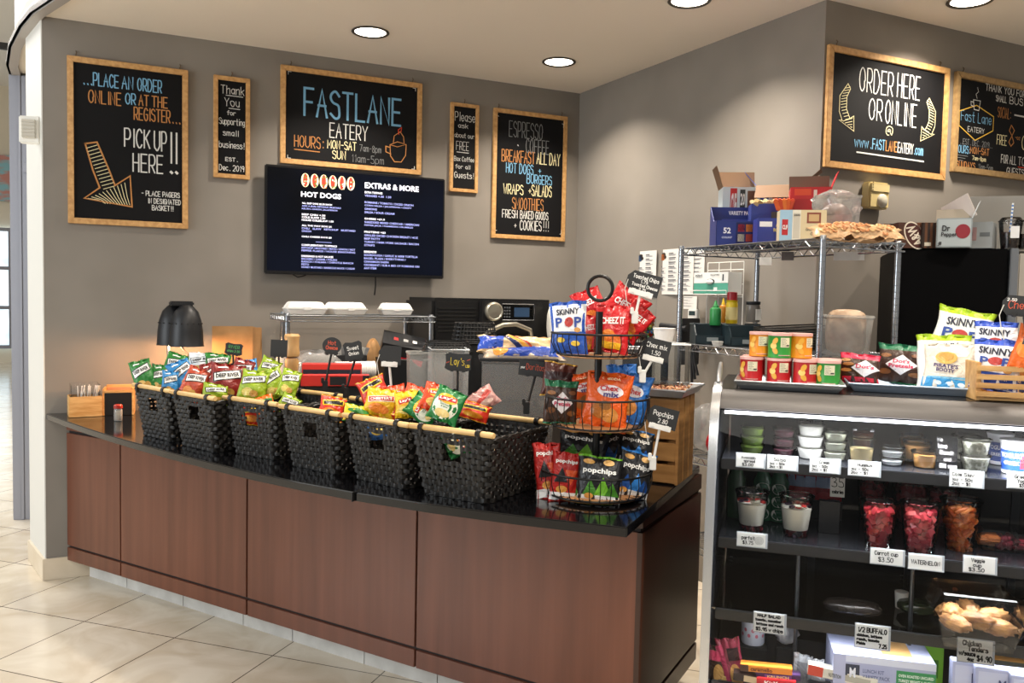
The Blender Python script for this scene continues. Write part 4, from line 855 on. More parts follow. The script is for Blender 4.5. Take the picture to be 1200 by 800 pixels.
acr = thin('acrylic', (.96, .97, .97), .5)
def bin_box(name, label, p, yaw, W_, D_, H_, m=None, th=.004, cat='bin', lip=0, group=None, taper=.0):
    t_ = thing(name, label, cat, p, yaw, group); a = MB(); x, y = W_/2, D_/2; b_ = 1-taper
    vs = [(-x*b_, -y*b_, 0), (x*b_, -y*b_, 0), (x*b_, y*b_, 0), (-x*b_, y*b_, 0), (-x, -y, H_), (x, -y, H_), (x, y, H_), (-x, y, H_)]
    a.add(vs, [(0, 1, 2, 3)]+[(i, (i+1) % 4, 4+(i+1) % 4, 4+i) for i in range(4)]); a.build('shell', m or acr, t_)
    a = MB(); r_ = .003+lip; a.tube([(-x, -y, H_), (x, -y, H_), (x, y, H_), (-x, y, H_)], r_, 6, closed=True)
    a.build('rim', mat('cfd3d4', .2) if not lip else (m or acr), t_)
    return t_
bin_box('acrylic_bin', 'clear acrylic bin with dark nuts behind the nut tray', at(748, 432, 3.2)-Vector((0, 0, .05)), face(at(748, 432, 3.2), 10), .20, .14, .13)
bin_box('acrylic_bin', 'clear acrylic scoop bin standing at the back of the nut tray', at(785, 440, 3.18)-Vector((0, 0, .03)), face(at(785, 430, 3.2), 10), .13, .10, .15)
# ---------------------------------------------------------------- left end of the counter
bam = noisy('bamboo', 'b98a4c', 'd6ad72', (2, 2, 12), 4, .45, nscale=5)
p = onz(99, 489, SZ); t = thing('stirrer_box', 'bamboo box full of white stirrers at the left end of the counter', 'box', (p.x, p.y+.075, SZ+.001), face(p, 4))
MB().box(-.073, .073, -.065, -.057, 0, .105).build('side', bam, t, bev=.0015); MB().box(-.073, .073, .057, .065, 0, .105).build('side', bam, t, bev=.0015)
for s in (-1, 1): MB().box(s*.073-.004, s*.073+.004, -.065, .065, 0, .105).build('side', bam, t, bev=.0015)
MB().box(-.07, .07, -.058, .058, 0, .008).build('bottom', bam, t)
a = MB()
for s in (-1, 1): a.box(s*.066-.0015, s*.066+.0015, -.06, .06, .05, .165)
a.box(-.066, .066, -.058, -.055, .09, .155); a.box(-.066, .066, .055, .058, .09, .17); a.build('clear_insert', acr, t)
rn = random.Random(9); G = 'white stirrers in the bamboo box'
Mx = Matrix.Translation((p.x, p.y+.075, SZ)) @ Matrix.Rotation(face(p, 4), 4, 'Z')
for k in range(16):
    x, y = -.045+rn.random()*.10, -.04+rn.random()*.08; dx = (rn.random()-.2)*.05
    o = MB().tube([(x, y, .012), (x+dx*.5, y, .09), (x+dx, y+.005, .158)], .0022, 5).build('stirrer', mat('ece8e2', .5), None, M=Mx); tag(o, 'thin white stirrer standing in the bamboo box', 'stirrer', G)
p = onz(140, 487, SZ); t = thing('napkin_box', 'bamboo box with black front panel beside the leftmost basket', 'box', (p.x, p.y+.08, SZ+.001), face(p, -4))
MB().box(-.065, .065, -.06, .06, 0, .012).build('bottom', bam, t)
for s in (-1, 1): MB().box(s*.07-.005, s*.07+.005, -.065, .065, 0, .14).build('side', bam, t, bev=.0015)
MB().box(-.065, .065, .057, .065, 0, .15).build('back', bam, t, bev=.0015); MB().box(-.064, .064, -.066, -.058, 0, .118).build('front_panel', mat('121213', .4), t, bev=.0015)
MB().box(-.07, .07, -.067, -.055, .118, .132).build('front_rail', bam, t, bev=.0015)
a = MB()
for k in range(9): a.box(-.055, .055, -.04+k*.009, -.036+k*.009, .014, .135+.004*math.sin(k*2))
o = a.build('napkin_stack', mat('c58a62', .8), None, M=Matrix.Translation((p.x, p.y+.08, SZ+.001)) @ Matrix.Rotation(face(p, -4), 4, 'Z')); tag(o, 'upright brown napkins inside the black fronted bamboo box', 'napkins')
p = onz(138.5, 493, SZ); t = thing('toothpick_jar', 'small clear toothpick jar with red lid in front of the leftmost basket', 'jar', (p.x, p.y, SZ+.001))
MB().lathe([(.017, 0), (.0195, .004), (.0195, .055), (.017, .062)], 20).build('jar_body', thin('jar_clear', (.93, .93, .92), .4, white=.25), t)
MB().lathe([(.0185, .062), (.021, .063), (.021, .078), (.018, .081), (.0, .082)], 20).build('lid', mat('a8281c', .35), t)
a = MB(); rn = random.Random(2)
for k in range(30): an, r_ = rn.random()*6.3, .012*rn.random()**.5; a.tube([(r_*math.cos(an), r_*math.sin(an), .004), (r_*math.cos(an+.4), r_*math.sin(an+.4), .05)], .0011, 4)
o = a.build('toothpicks', mat('d9c09a', .6), None, loc=(p.x, p.y, SZ+.002)); tag(o, 'bundle of toothpicks in the small red lidded jar', 'toothpicks'); o['kind'] = 'stuff'
# heat lamp
hl = onY(206, 400, 4.72); t = thing('heat_lamp', 'black twin-shade heat lamp glowing orange behind the leftmost basket', 'lamp', (hl.x, hl.y, SZ+.001))
hm = mat('1b1c1f', .45, .2); zt = onY(206, 357, 4.72).z-SZ; zb = onY(206, 405, 4.72).z-SZ
MB().lathe([(.0, 0), (.10, 0), (.10, .012), (.03, .02), (.0, .02)], 28).build('base', hm, t)
MB().tube([(-.03, .09, .01), (-.03, .09, zb+.1)], .009, 10).build('post', mat('8a8d92', .3, .9), t)
MB().tube([(.02, .02, .2), (.06, -.0, zb-.05), (-.02, .09, zb+.06)], .006, 8).build('brace', hm, t)
for s, lab in ((-1, 0), (1, 1)):
    cx, cy = .022+s*.026, -.05 if s > 0 else .06; hgt = zt-zb
    a = MB(); prof = [(.088, zb), (.086, zb+.004), (.082, zb+hgt*.35), (.074, zb+hgt*.62), (.058, zb+hgt*.84), (.034, zb+hgt*.96), (.02, zb+hgt)]
    a.lathe(prof+[(.016, zb+hgt-.006), (.054, zb+hgt*.82), (.072, zb+hgt*.6), (.08, zb+hgt*.3), (.083, zb+.002)], 32, c=(cx, cy, 0), cap=0); sh = a.build('lamp_shade', hm, t)
    a = MB()
    for k in range(16):
        an = 2*pi*k/16
        for q in range(3):
            f = .55+.1*q; r_ = .0775-.0105*q; a.ball((cx+r_*math.cos(an), cy+r_*math.sin(an), zb+hgt*f), .0035, 6, 4)
    a.build('vent_hole', mat('050505', .8), sh)
    a = MB(); a.ball((cx, cy, zb+.05), .032, 14, 8, 0, None, (1, 1, 1.3)); a.build('bulb', mat('ff9a4a', .4, emit=9), sh)
    l = bpy.data.lights.new('heat_glow', 'POINT'); l.energy = 17; l.color = (1, .50, .22); l.shadow_soft_size = .03; lo = bpy.data.objects.new('heat_glow', l); C.objects.link(lo); lo.parent = t; lo.location = (cx, cy, zb+.005)
MB().box(-.03, .085, -.06, .07, zt-.006, zt+.018).build('top_bar', hm, t, bev=.006)
# kraft bags
kr = noisy('kraft_paper', 'a37a4c', 'b88d5c', (1, 1, 1), 4, .8, nscale=8)
p = onY(272, 400, 4.88); G = 'kraft paper bags standing folded against the wall'
z1 = onY(272, 382, 4.9).z
for k in range(5):
    o = MB(); W_ = .215
    o.box(-W_/2, W_/2, 0, .012, 0, z1-SZ-.003*k); o.box(-W_/2+.01, W_/2-.01, -.001, 0, 0, .09)
    b_ = o.build('paper_bag', kr, None, loc=(p.x+.012*k+(.02 if k > 2 else 0), 4.86+.02*k, SZ+.001), rot=(R(-2), 0, R(-7+k*3)), bev=.002)
    tag(b_, 'folded brown kraft bag, ' + ['frontmost of the stack by the heat lamp', 'second of the stack by the heat lamp', 'third of the stack by the heat lamp', 'fourth of the stack by the heat lamp', 'rearmost of the stack, against the wall'][k], 'paper bag', G)
# pepper mill
p = onY(342, 428, 4.42); t = thing('pepper_mill', 'turned pale wooden pepper mill behind the third basket', 'pepper mill', (p.x, p.y, SZ+.001)); zt = onY(342, 391, 4.42).z-SZ
pw = noisy('mill_wood', 'b98d58', 'd0a873', (1, 1, .4), 4, .4, nscale=12)
MB().lathe([(.036, 0), (.037, .01), (.031, .06), (.029, zt*.4), (.033, zt*.62), (.036, zt*.68), (.03, zt*.715)], 24).build('body', pw, t)
MB().lathe([(.027, zt*.725), (.037, zt*.74), (.040, zt*.78), (.036, zt*.84), (.037, zt*.93), (.040, zt*.97), (.034, zt*.995), (0, zt)], 24).build('head', pw, t)
# ---------------------------------------------------------------- wire shelf on the back counter
zinc = mat('8d9298', .3, .85)
SX0, SX1, SY0, SY1, SH = .862, 1.66, 4.47, 4.92, 1.432
def wire_shelf(t_, x0, x1, y0, y1, z, n, m, both=True):
    a = MB(); P = [(x0, y0), (x1, y0), (x1, y1), (x0, y1)]
    for dz in (0, -.03): a.tube([(*p_, z+dz) for p_ in P], .0035, 6, closed=True)
    long_x = (x1-x0) > (y1-y0)
    for k in range(n):
        f = (k+.5)/n
        if long_x: a.tube([(x0+(x1-x0)*f, y0, z), (x0+(x1-x0)*f, y1, z)], .0017, 4)
        else: a.tube([(x0, y0+(y1-y0)*f, z), (x1, y0+(y1-y0)*f, z)], .0017, 4)
    for i in range(4):
        p0, p1 = P[i], P[(i+1) % 4]; L_ = math.dist(p0, p1); m_ = int(L_/.03)
        a.tube([(p0[0]+(p1[0]-p0[0])*k/m_, p0[1]+(p1[1]-p0[1])*k/m_, z-.0+(-.03 if k % 2 else 0)) for k in range(m_+1)], .0022, 4)
    for k in range(1, 3):
        if long_x: y = y0+(y1-y0)*k/3; a.tube([(x0, y, z-.006), (x1, y, z-.006)], .003, 5)
        else: x = x0+(x1-x0)*k/3; a.tube([(x, y0, z-.006), (x, y1, z-.006)], .003, 5)
    return a.build('wire_shelf', m, t_)
def post(t_, x, y, z0, z1, m, r_=.0125):
    a = MB(); prof = [(r_*.9, z0), (r_, z0+.006)]; z = z0+.0254
    while z < z1-.01: prof += [(r_, z-.0012), (r_*.88, z), (r_, z+.0012)]; z += .0254
    prof += [(r_, z1-.004), (r_*.8, z1)]; a.lathe(prof, 12, c=(x, y, 0)); return a.build('post', m, t_, sharp=50)
t = thing('wire_rack', 'low wire shelf with white takeaway boxes against the rear wall', 'rack', (0, 0, 0))
for (x, y) in ((SX0, SY0), (SX1, SY0), (SX1, SY1), (SX0+.06, SY1)): post(t, x, y, SZ+.001, SH+.012, zinc, .014)
wire_shelf(t, SX0-.01, SX1+.02, SY0-.012, SY1, SH, 30, zinc)
foam = mat('e9e8e4', .55)
def foam_box(label, px, py, wpx, yaw, lab2=None):
    p = onz(px, py, SH+.002) if False else onY(px, py, 4.66); s = wpx*4.3/F; W_ = s
    t_ = thing('takeaway_box', label, 'takeaway box', (p.x, p.y, SH+.004), R(yaw), 'white foam boxes on the low wire shelf'); h = W_/2
    def shell(z0, z1, a0, a1, flip):
        a = MB(); q0 = [(-h*a0, -h*a0*.8), (h*a0, -h*a0*.8), (h*a0, h*a0*.8), (-h*a0, h*a0*.8)]; q1 = [(-h*a1, -h*a1*.8), (h*a1, -h*a1*.8), (h*a1, h*a1*.8), (-h*a1, h*a1*.8)]
        vs = [(*p_, z0) for p_ in q0]+[(*p_, z1) for p_ in q1]; a.add(vs, [(3, 2, 1, 0), (4, 5, 6, 7)]+[(i, (i+1) % 4, 4+(i+1) % 4, 4+i) for i in range(4)]); return a
    shell(0, .026, .84, .97, 0).build('tray', foam, t_, bev=.003); shell(.027, .034, 1.0, 1.0, 0).build('flange', foam, t_, bev=.002); shell(.034, .068, .96, .76, 0).build('lid', foam, t_, bev=.004)
    a = MB(); a.box(-.02, .02, -h*.83, -h*.78, .022, .04); a.build('latch_tab', foam, t_, bev=.002)
foam_box('white foam takeaway box at the left end of the low wire shelf', 357, 364, 50, -2); foam_box('white foam takeaway box in the middle of the low wire shelf', 404, 362, 47, 12); foam_box('white foam takeaway box at the right of the low wire shelf', 463, 362, 42, -6)
# ---------------------------------------------------------------- things on the back counter, under and beside the shelf
film = thin('crinkled_film', (.93, .93, .93), .9, .12, white=.22)
def lump(name, label, p, sx, sy, sz, m, seed=1, cat='plastic bag', crumple=.18, n=26, group=None, yaw=0, k=.78):
    rn = random.Random(seed); ph = [rn.random()*6.3 for _ in range(9)]
    def fn(u, v):
        th, f = 2*pi*u, v*pi; r_ = 1+crumple*(math.sin(5*th+ph[0]+3*f)*.5+math.sin(9*th-4*f+ph[1])*.4+math.sin(13*f+2*th+ph[2])*.4)*math.sin(f)
        x, y, z = math.sin(f)*math.cos(th), math.sin(f)*math.sin(th), -math.cos(f)
        q = lambda c: math.copysign(abs(c)**k, c)
        return (sx*q(x)*r_, sy*q(y)*r_, sz*(.5+.5*q(z)*(1+crumple*.4*math.sin(4*th+ph[3])*(z > 0))))
    o = MB().grid(fn, n, n//2).build(name, m, None, loc=p, rot=(0, 0, R(yaw)), sharp=180); return tag(o, label, cat, group)
p = onY(372, 412, 4.66); lump('plastic_bag', 'clear crinkled plastic bag of cups under the low wire shelf', (p.x, p.y, SZ+.002), .13, .10, .34, film, 3, k=.42, crumple=.12)
# cup stacks lying inside the bag and beside it
cupw = mat('e8e5df', .5)
def cup_sleeve(label, px, py, Y, n, wdt, ang, r_=.038):
    p = onY(px, py, Y); t_ = thing('cup_stack', label, 'cup stack', (p.x, p.y, p.z), 0, 'sleeves of white cups')
    a = MB(); prof = []
    for k in range(n): x = wdt*k/n; prof += [(r_, x), (r_*1.05, x+.002), (r_*.98, x+.004)]
    a.lathe(prof, 20, 0, Matrix.Rotation(R(ang), 4, 'Y')); a.build('cups', cupw, t_, sharp=40)
    return t_
cup_sleeve('lying sleeve of white ridged cups behind the red and black boxes', 393, 433, 4.05, 26, .20, 90)
q = onY(411, 433, 4.05); o = MB().box(-.10, .10, -.04, .04, 0, q.z-.038-SZ-.006).build('black_box', mat('1a1a1c', .5), None, loc=(q.x+.01, 4.05, SZ+.001), bev=.003); tag(o, 'black box under the lying sleeve of white cups', 'box')
cup_sleeve('upright sleeve of white cups behind the pepper mill', 331, 452, 4.75, 22, .22, 0, .036)
# wrapped cutlery bunch
t = thing('cutlery_box', 'small black box of upright grey packets behind the sweet onion tag', 'box', (onY(410, 424, 4.62)[0], 4.62, onY(410, 428, 4.62)[2]), R(-10))
MB().box(-.09, .09, -.05, .05, 0, .06).build('box', mat('17181a', .5), t, bev=.002)
for k in range(9): MB().box(-.01, .01, -.0015, .0015, 0, .075, 0, Matrix.Translation((-.07+.018*k, -.02+.012*(k % 3), .03)) @ Matrix.Rotation(R(-12+4*k), 4, 'Y')).build('packet', mat(['a9a9a6', 'c4c3bd', '8c8d8e'][k % 3], .5), t)
lump('paper_bag', 'scrunched brown paper bag standing under the low wire shelf', (onY(437, 410, 4.7)[0], 4.7, SZ+.002), .055, .05, onY(437, 398, 4.7)[2]-SZ, kr, 5, 'paper bag', .10)
# long red and black boxes
redb = mat('b8261f', .45); blkb = mat('17181c', .45)
def carton(name, label, p, yaw, W_, D_, H_, faces, texts=(), open_=None, cat='box', group=None, tilt=0, roll=0, body='b8261f'):
    """closed printed carton: faces = printed panels on the front or top (x0,x1,z0,z1 fractions, colour)"""
    t_ = thing(name, label, cat, p, 0, group, M=Matrix.Translation(p) @ rotm(yaw, tilt, roll))
    MB().box(-W_/2, W_/2, -D_/2, D_/2, 0, H_).build('carton', mat(body, .45), t_, bev=.0015)
    for side in ('f', 't', 'l', 'r'):
        fs = [q for q in faces if q[0] == side]; ts = [q for q in texts if q[0] == side]
        if not fs and not ts: continue
        a = MB(); cols = []
        def mpf(x, z, o=0):
            if side == 'f': return ((x-.5)*W_, -D_/2-.0006-o, z*H_)
            if side == 't': return ((x-.5)*W_, (z-.5)*D_, H_+.0006+o)
            if side == 'l': return (-W_/2-.0006-o, (.5-x)*D_, z*H_)
            return (W_/2+.0006+o, (x-.5)*D_, z*H_)
        for i, (_, x0, x1, z0, z1, c) in enumerate(fs):
            if c not in cols: cols.append(c)
            a.add([mpf(x, z, .0003*i) for x, z in ((x0, z0), (x1, z0), (x1, z1), (x0, z1))], [(0, 1, 2, 3)], cols.index(c))
        for (_, s, x0, x1, z0, z1, c) in ts:
            if c not in cols: cols.append(c)
            type_(a, s, x0, x1, z0, z1, cols.index(c), lambda X, Z, o=0: mpf(X, Z, .003), .03)
        a.build('print', [mat(c, .45) for c in cols], t_)
    if open_:
        for (s, fl, an, c) in open_:
            a = MB()
            if s == 'b': M = Matrix.Translation((0, D_/2, H_)) @ Matrix.Rotation(R(an), 4, 'X'); a.box(-W_/2, W_/2, -.001, .001, 0, fl, 0, M)
            if s == 'f': M = Matrix.Translation((0, -D_/2, H_)) @ Matrix.Rotation(R(an), 4, 'X'); a.box(-W_/2, W_/2, -.001, .001, 0, fl, 0, M)
            if s == 'l': M = Matrix.Translation((-W_/2, 0, H_)) @ Matrix.Rotation(R(an), 4, 'Y'); a.box(-.001, .001, -D_/2, D_/2, 0, fl, 0, M)
            if s == 'r': M = Matrix.Translation((W_/2, 0, H_)) @ Matrix.Rotation(R(an), 4, 'Y'); a.box(-.001, .001, -D_/2, D_/2, 0, fl, 0, M)
            a.build('flap', mat(c, .7), t_)
    return t_
p = at(389, 443, 3.92); zlo = at(384, 452, 3.74).z; zhi = at(384, 445, 3.86).z
o = MB().box(-.15, .15, -.045, .045, 0, zhi-SZ-.004).build('black_box', mat('141416', .5), None, loc=(p.x, p.y, SZ+.001), rot=(0, 0, R(-14)), bev=.003); tag(o, 'long black box holding up the red and black carton behind the fourth basket', 'box')
carton('carton', 'long low red and black carton behind the fourth basket', Vector((p.x, p.y, zhi)), R(-14), .27, .10, at(384, 427, 3.86).z-zhi, [('f', 0, 1, .68, 1, 'c8342a'), ('f', .0, 1, 0, .08, 'c8342a'), ('f', .02, .98, .1, .66, '1b2330')])
q = at(393, 450, 3.79)
carton('carton', 'long red carton lying in front of the red and black one behind the fourth basket', Vector((q.x, q.y, zlo-.002)), R(-14), .30, .08, at(389, 443, 3.73).z-zlo+.012, [('f', .42, .66, .1, .9, '17181c'), ('f', .9, 1, 0, 1, '17181c')])
o = MB().box(-.13, .13, -.03, .035, 0, zlo-SZ-.005).build('black_box', mat('17181a', .5), None, loc=(q.x, q.y, SZ+.001), rot=(0, 0, R(-14)), bev=.003); tag(o, 'long black box under the plain red carton behind the fourth basket', 'box')
# lidded black and red carton resting on black bin
p = onY(472, 435, 4.46)
bin_box('black_bin', 'black plastic bin under the tilted black and red carton', Vector((p.x+.03, p.y+.10, SZ+.002)), R(-2), .26, .20, onY(475, 418, 4.46).z-SZ-.02, mat('101114', .4), lip=.003)
carton('carton', 'black and red carton lying tilted on the black bin below the wire shelf', Vector((p.x+.02, p.y+.10, onY(472, 418, 4.5).z)), R(-20), .24, .17, .10, [('f', 0, 1, 0, .36, 'c5202a'), ('t', 0, 1, 0, 1, '16171a'), ('r', .25, 1, .25, 1, 'c5202a'), ('t', .25, .36, .4, .6, 'a82a2a'), ('t', .48, .59, .4, .6, '9a9a9a'), ('t', .7, .8, .4, .6, 'd8d8d6')], [], body='16171a', tilt=22, roll=12)
tub = thin('polypropylene', (.90, .90, .88), .7, .15, white=.16)
p = onz(500, 452, SZ+.01); p = at(499, 446, 3.75)
bin_box('plastic_tub', 'translucent rectangular plastic tub behind the fifth basket', Vector((p.x+.05, p.y+.04, SZ+.002)), face(p, 6), .23, .18, at(499, 416, 3.7).z-SZ, tub, lip=.003, taper=.08)
# black mesh baskets on clear dispenser
def mesh_basket(name, label, p, yaw, W_, D_, H_, up=True):
    t_ = thing(name, label, 'basket', p, yaw); a = MB(); n, m_ = 14, 6
    P = lambda f, z: [(x*(1-.16*z/H_ if up else .84+.16*z/H_), y*(1-.16*z/H_ if up else .84+.16*z/H_)) for x, y in rect_path(W_, D_, .05, 44)]
    for k in range(m_): z = H_*k/(m_-1); a.tube([(x, y-D_/2*(1-.16*z/H_ if up else 1), z) for x, y in P(0, z)], .003, 5, closed=True)
    q0, q1 = P(0, 0), P(0, H_)
    for (x0, y0), (x1, y1) in zip(q0, q1): a.tube([(x0, y0-D_/2, 0), (x1, y1-D_/2*.84, H_)], .0024, 4)
    a.build('mesh_side', iron, t_)
    a = MB()
    for k in range(12):
        f = -.5+(k+.5)/12; a.tube([(W_*.8*f, -D_*.40, H_), (W_*.8*f, D_*.40, H_)], .0024, 4); a.tube([(-W_*.40, D_*.8*f, H_+.001), (W_*.40, D_*.8*f, H_+.001)], .0024, 4)
    a.build('mesh_base', iron, t_); return t_
q = at(553, 425, 3.45)
bin_box('dispenser_bin', 'tall clear bin with slanted front behind the sixth basket, under the black mesh basket', Vector((q.x-.09, q.y+.04, SZ+.002)), face(q, 8), .15, .18, at(540, 408, 3.5).z-SZ, tub, taper=.06)
mesh_basket('mesh_basket', 'flat black mesh basket on the clear bin in front of the oven', Vector((at(524, 400, 3.6).x, at(524, 400, 3.6).y, at(524, 410, 3.6).z)), face(q, 4), .21, .22, .035)
mesh_basket('mesh_basket', 'upturned rounded black mesh basket in front of the oven', Vector((at(556, 395, 3.7).x, at(556, 395, 3.7).y, at(556, 401, 3.7).z)), face(q, 0), .20, .20, .085)
bin_box('black_bin', 'dark bin holding up the upturned mesh basket', Vector((at(556, 395, 3.7).x, at(556, 395, 3.7).y, SZ+.002)), face(q, 0), .18, .18, at(556, 402, 3.7).z-SZ-.004, mat('17181a', .45), lip=.002)
# clear lidded bins with bread bags
q = at(611, 440, 3.42)
bin_box('clear_bin', 'wide clear plastic bin holding film and bread rolls behind the sixth basket', Vector((q.x, q.y+.04, SZ+.002)), face(q, 4), .29, .22, at(605, 424, 3.4).z-SZ, tub, lip=.003, taper=.05)
o = MB().box(-.16, .16, -.12, .12, 0, .012).build('bin_lid', mat('2c2e31', .3), None, loc=(q.x, q.y+.04, at(605, 424, 3.4).z+.006), rot=(0, 0, face(q, 4)), bev=.004); tag(o, 'dark flat lid on the wide clear bin below the bread bags', 'lid')
lump('plastic_film', 'crumpled clear film inside the wide clear bin', (q.x+.02, q.y+.03, SZ+.01), .13, .08, .13, film, 8, 'plastic film', .25)
BRD = Design('d8b98c', [('r', 0, .34, .1, .9, 0, '2b4ba8'), ('r', .40, .48, .1, .9, 20, '1f2a55'), ('r', .5, .56, .1, .9, 20, 'e8a23a'), ('r', .58, .62, .1, .9, 20, 'b8402a')], [], rough=.2)
BRD2 = Design('c9b7a0', [('r', .2, 1, .15, .85, 0, '2b4ba8'), ('e', .22, .5, .1, .3, 'd8923a')], [], rough=.2)
bag('bread_bag', 'bread bag with blue and orange print lying on top of the dark lid', 'bread bag', 604, 404, 3.42, 92, 24, BRD, 1, -40, 0, 2, 'bread bags on the dark lid', thick=.22)
bag('bread_bag', 'blue printed bread bag lying under the upper one, on the dark lid', 'bread bag', 612, 415, 3.40, 100, 20, BRD2, -2, -40, 0, 3, 'bread bags on the dark lid', thick=.2)
for i, (x, y) in enumerate([(589, 462), (607, 466), (626, 461)]):
    o = MB().lathe([(.0, 0), (.03, .004), (.042, .02), (.036, .04), (.0, .052)], 18).build('bread_roll', noisy('crust%d' % i, 'c89a62', 'e0c08e', (1, 1, 1), 4, .6, nscale=9), None, loc=(at(x, y, 3.36).x, at(x, y, 3.36).y, SZ+.012)); tag(o, ['pale bread roll at the left inside the wide clear bin', 'pale bread roll in the middle inside the wide clear bin', 'pale bread roll at the right inside the wide clear bin'][i], 'bread roll', 'bread rolls in the clear bin')
# ---------------------------------------------------------------- oven
zt = onY(570, 350, 4.5).z; x0, x1 = onY(508, 352, 4.5).x, onY(650, 352, 4.5).x; zbt = SZ+.04
t = thing('oven', 'black countertop speed oven with a round chrome dial and curved handle', 'oven', ((x0+x1)/2, 4.5, SZ+.001)); W_ = x1-x0; Ht = zt-SZ
ovm = mat('131314', .35)
MB().box(-W_/2, W_/2, .012, .5, .03, Ht).build('body', ovm, t, bev=.02)
MB().box(-W_/2+.02, W_/2-.02, -.02, .012, .05, Ht*.62).build('door', mat('0d0d0e', .25), t, bev=.012)
cx0 = onY(562, 370, 4.5).x-(x0+x1)/2; cx1 = onY(627, 370, 4.5).x-(x0+x1)/2
MB().box(cx0, cx1, -.012, .014, Ht*.68, Ht-.006).build('control_panel', mat('1a1a1c', .3), t, bev=.008)
for k in range(7): MB().box(-W_/2+.03, cx0-.02, .006, .013, Ht*.70+k*.022, Ht*.70+k*.022+.008).build('vent_slat', mat('0a0a0a', .5), t)
dx = onY(577, 364, 4.5).x-(x0+x1)/2; dz = onY(577, 365, 4.5).z-SZ; a = MB(); a.lathe([(.055, 0), (.055, .02), (.046, .026), (.04, .022), (.0, .024)], 32, 0, Matrix.Translation((dx, -.012, dz)) @ Matrix.Rotation(pi/2, 4, 'X')); a.build('dial', mat('b9b4a6', .3, .8), t)
ax, bx = onY(587, 365, 4.5).x-(x0+x1)/2, onY(624, 365, 4.5).x-(x0+x1)/2; kp = MB().box(ax, bx, -.016, -.01, dz-.05, dz+.045).build('keypad', mat('0a0b0d', .2), t, bev=.004)
MB().tube([(ax, -.017, dz-.05), (bx, -.017, dz-.05), (bx+.004, -.017, dz), (bx, -.017, dz+.045), (ax, -.017, dz+.045)], .003, 6, closed=True).build('keypad_trim', mat('b9bcc0', .25, .9), t)
MB().box((ax+bx)/2-.025, bx-.03, -.018, -.016, dz-.03, dz+.025).build('display', mat('2a3f58', .3, emit=.5), kp)
a = MB()
for i in range(3):
    for j in range(4): a.box(ax+.012+i*.016, ax+.022+i*.016, -.018, -.016, dz-.035+j*.018, dz-.025+j*.018); a.box(bx-.022, bx-.012, -.018, -.016, dz-.035+j*.018, dz-.025+j*.018)
a.build('keys', mat('5f646b', .4), kp)
hx0, hx1 = onY(577, 390, 4.4).x-(x0+x1)/2, onY(626, 390, 4.4).x-(x0+x1)/2; hz = onY(600, 380, 4.42).z-SZ
MB().tube([(hx0-.02, -.02, hz-.075), (hx0, -.06, hz-.04), (hx0+(hx1-hx0)*.3, -.075, hz-.004), (hx0+(hx1-hx0)*.6, -.075, hz), (hx1-.01, -.065, hz-.035), (hx1+.01, -.05, hz-.09), (hx1+.01, -.02, hz-.11)], .014, 10).build('handle', mat('b7b2a4', .3, .85), t)
for s in (-1, 1): MB().lathe([(.02, 0), (.02, .03)], 12, c=(s*(W_/2-.06), .1, 0)).build('foot', ovm, t)
lump('paper_towel_roll', 'pale object standing at the right end of the oven', (onY(647, 372, 4.42).x, 4.42, onY(647, 400, 4.42).z), .03, .03, .21, mat('cdc9bf', .6), 4, 'container', .02)
# colourful candy dispenser behind the top tier
q = at(748, 385, 3.45); t = thing('candy_bin', 'clear bin of multicoloured candies behind the tiered stand', 'bin', (q.x, q.y, at(748, 400, 3.45).z), face(q))
MB().box(-.07, .07, -.06, .06, 0, .19).build('shell', acr, t); MB().box(-.075, .075, -.065, .065, .19, .205).build('lid', mat('b8923a', .4), t, bev=.003)
MB().box(-.06, .06, -.05, .05, -(at(748, 400, 3.45).z-SZ)+.002, -.001).build('stand', mat('1b1b1c', .5), t, bev=.003)
a = MB(); rn = random.Random(12)
for k in range(330): a.ball((-.06+rn.random()*.12, -.052+rn.random()*.104, .01+rn.random()*.09), .0075, 6, 4, rn.randrange(6))
o = a.build('candies', [mat(c, .3) for c in ('c8302a', 'e8a020', '2f7fc0', '3f9a3a', '6b3a24', 'e8d020')], None, M=Matrix.Translation((q.x, q.y, at(748, 400, 3.45).z)) @ Matrix.Rotation(face(q), 4, 'Z')); tag(o, 'loose multicoloured candies in the clear bin behind the stand', 'candy'); o['kind'] = 'stuff'
# ---------------------------------------------------------------- tall wire rack against the right wall
def onX(x, y, X): d = ray(x, y); return CAM+d*(X/d.x)
chrome = mat('a9adb2', .25, .9)
RX0, RX1, RY0, RY1 = 2.37, 2.79, 2.29, 3.13
RT, RS = 1.79, 1.357
t = thing('wire_rack', 'tall chrome wire rack loaded with snack boxes against the right wall', 'rack', (0, 0, 0))
for x, y in ((RX0, RY0), (RX0, RY1), (RX1, RY0+.02), (RX1+.03, RY1)): post(t, x, y, .002, RT+.012, chrome, .0125)
for z in (RT, RS, .86, .46): wire_shelf(t, RX0, RX1+.01, RY0, RY1, z, 34, chrome)
def fdX(px, py, X): return (onX(px, py, X)-CAM).dot(fw)
YR = R(-90)      # yaw that faces -X
def shelf_pt(px, X, z): p = onX(px, 280, X); return Vector((X, p.y, z))
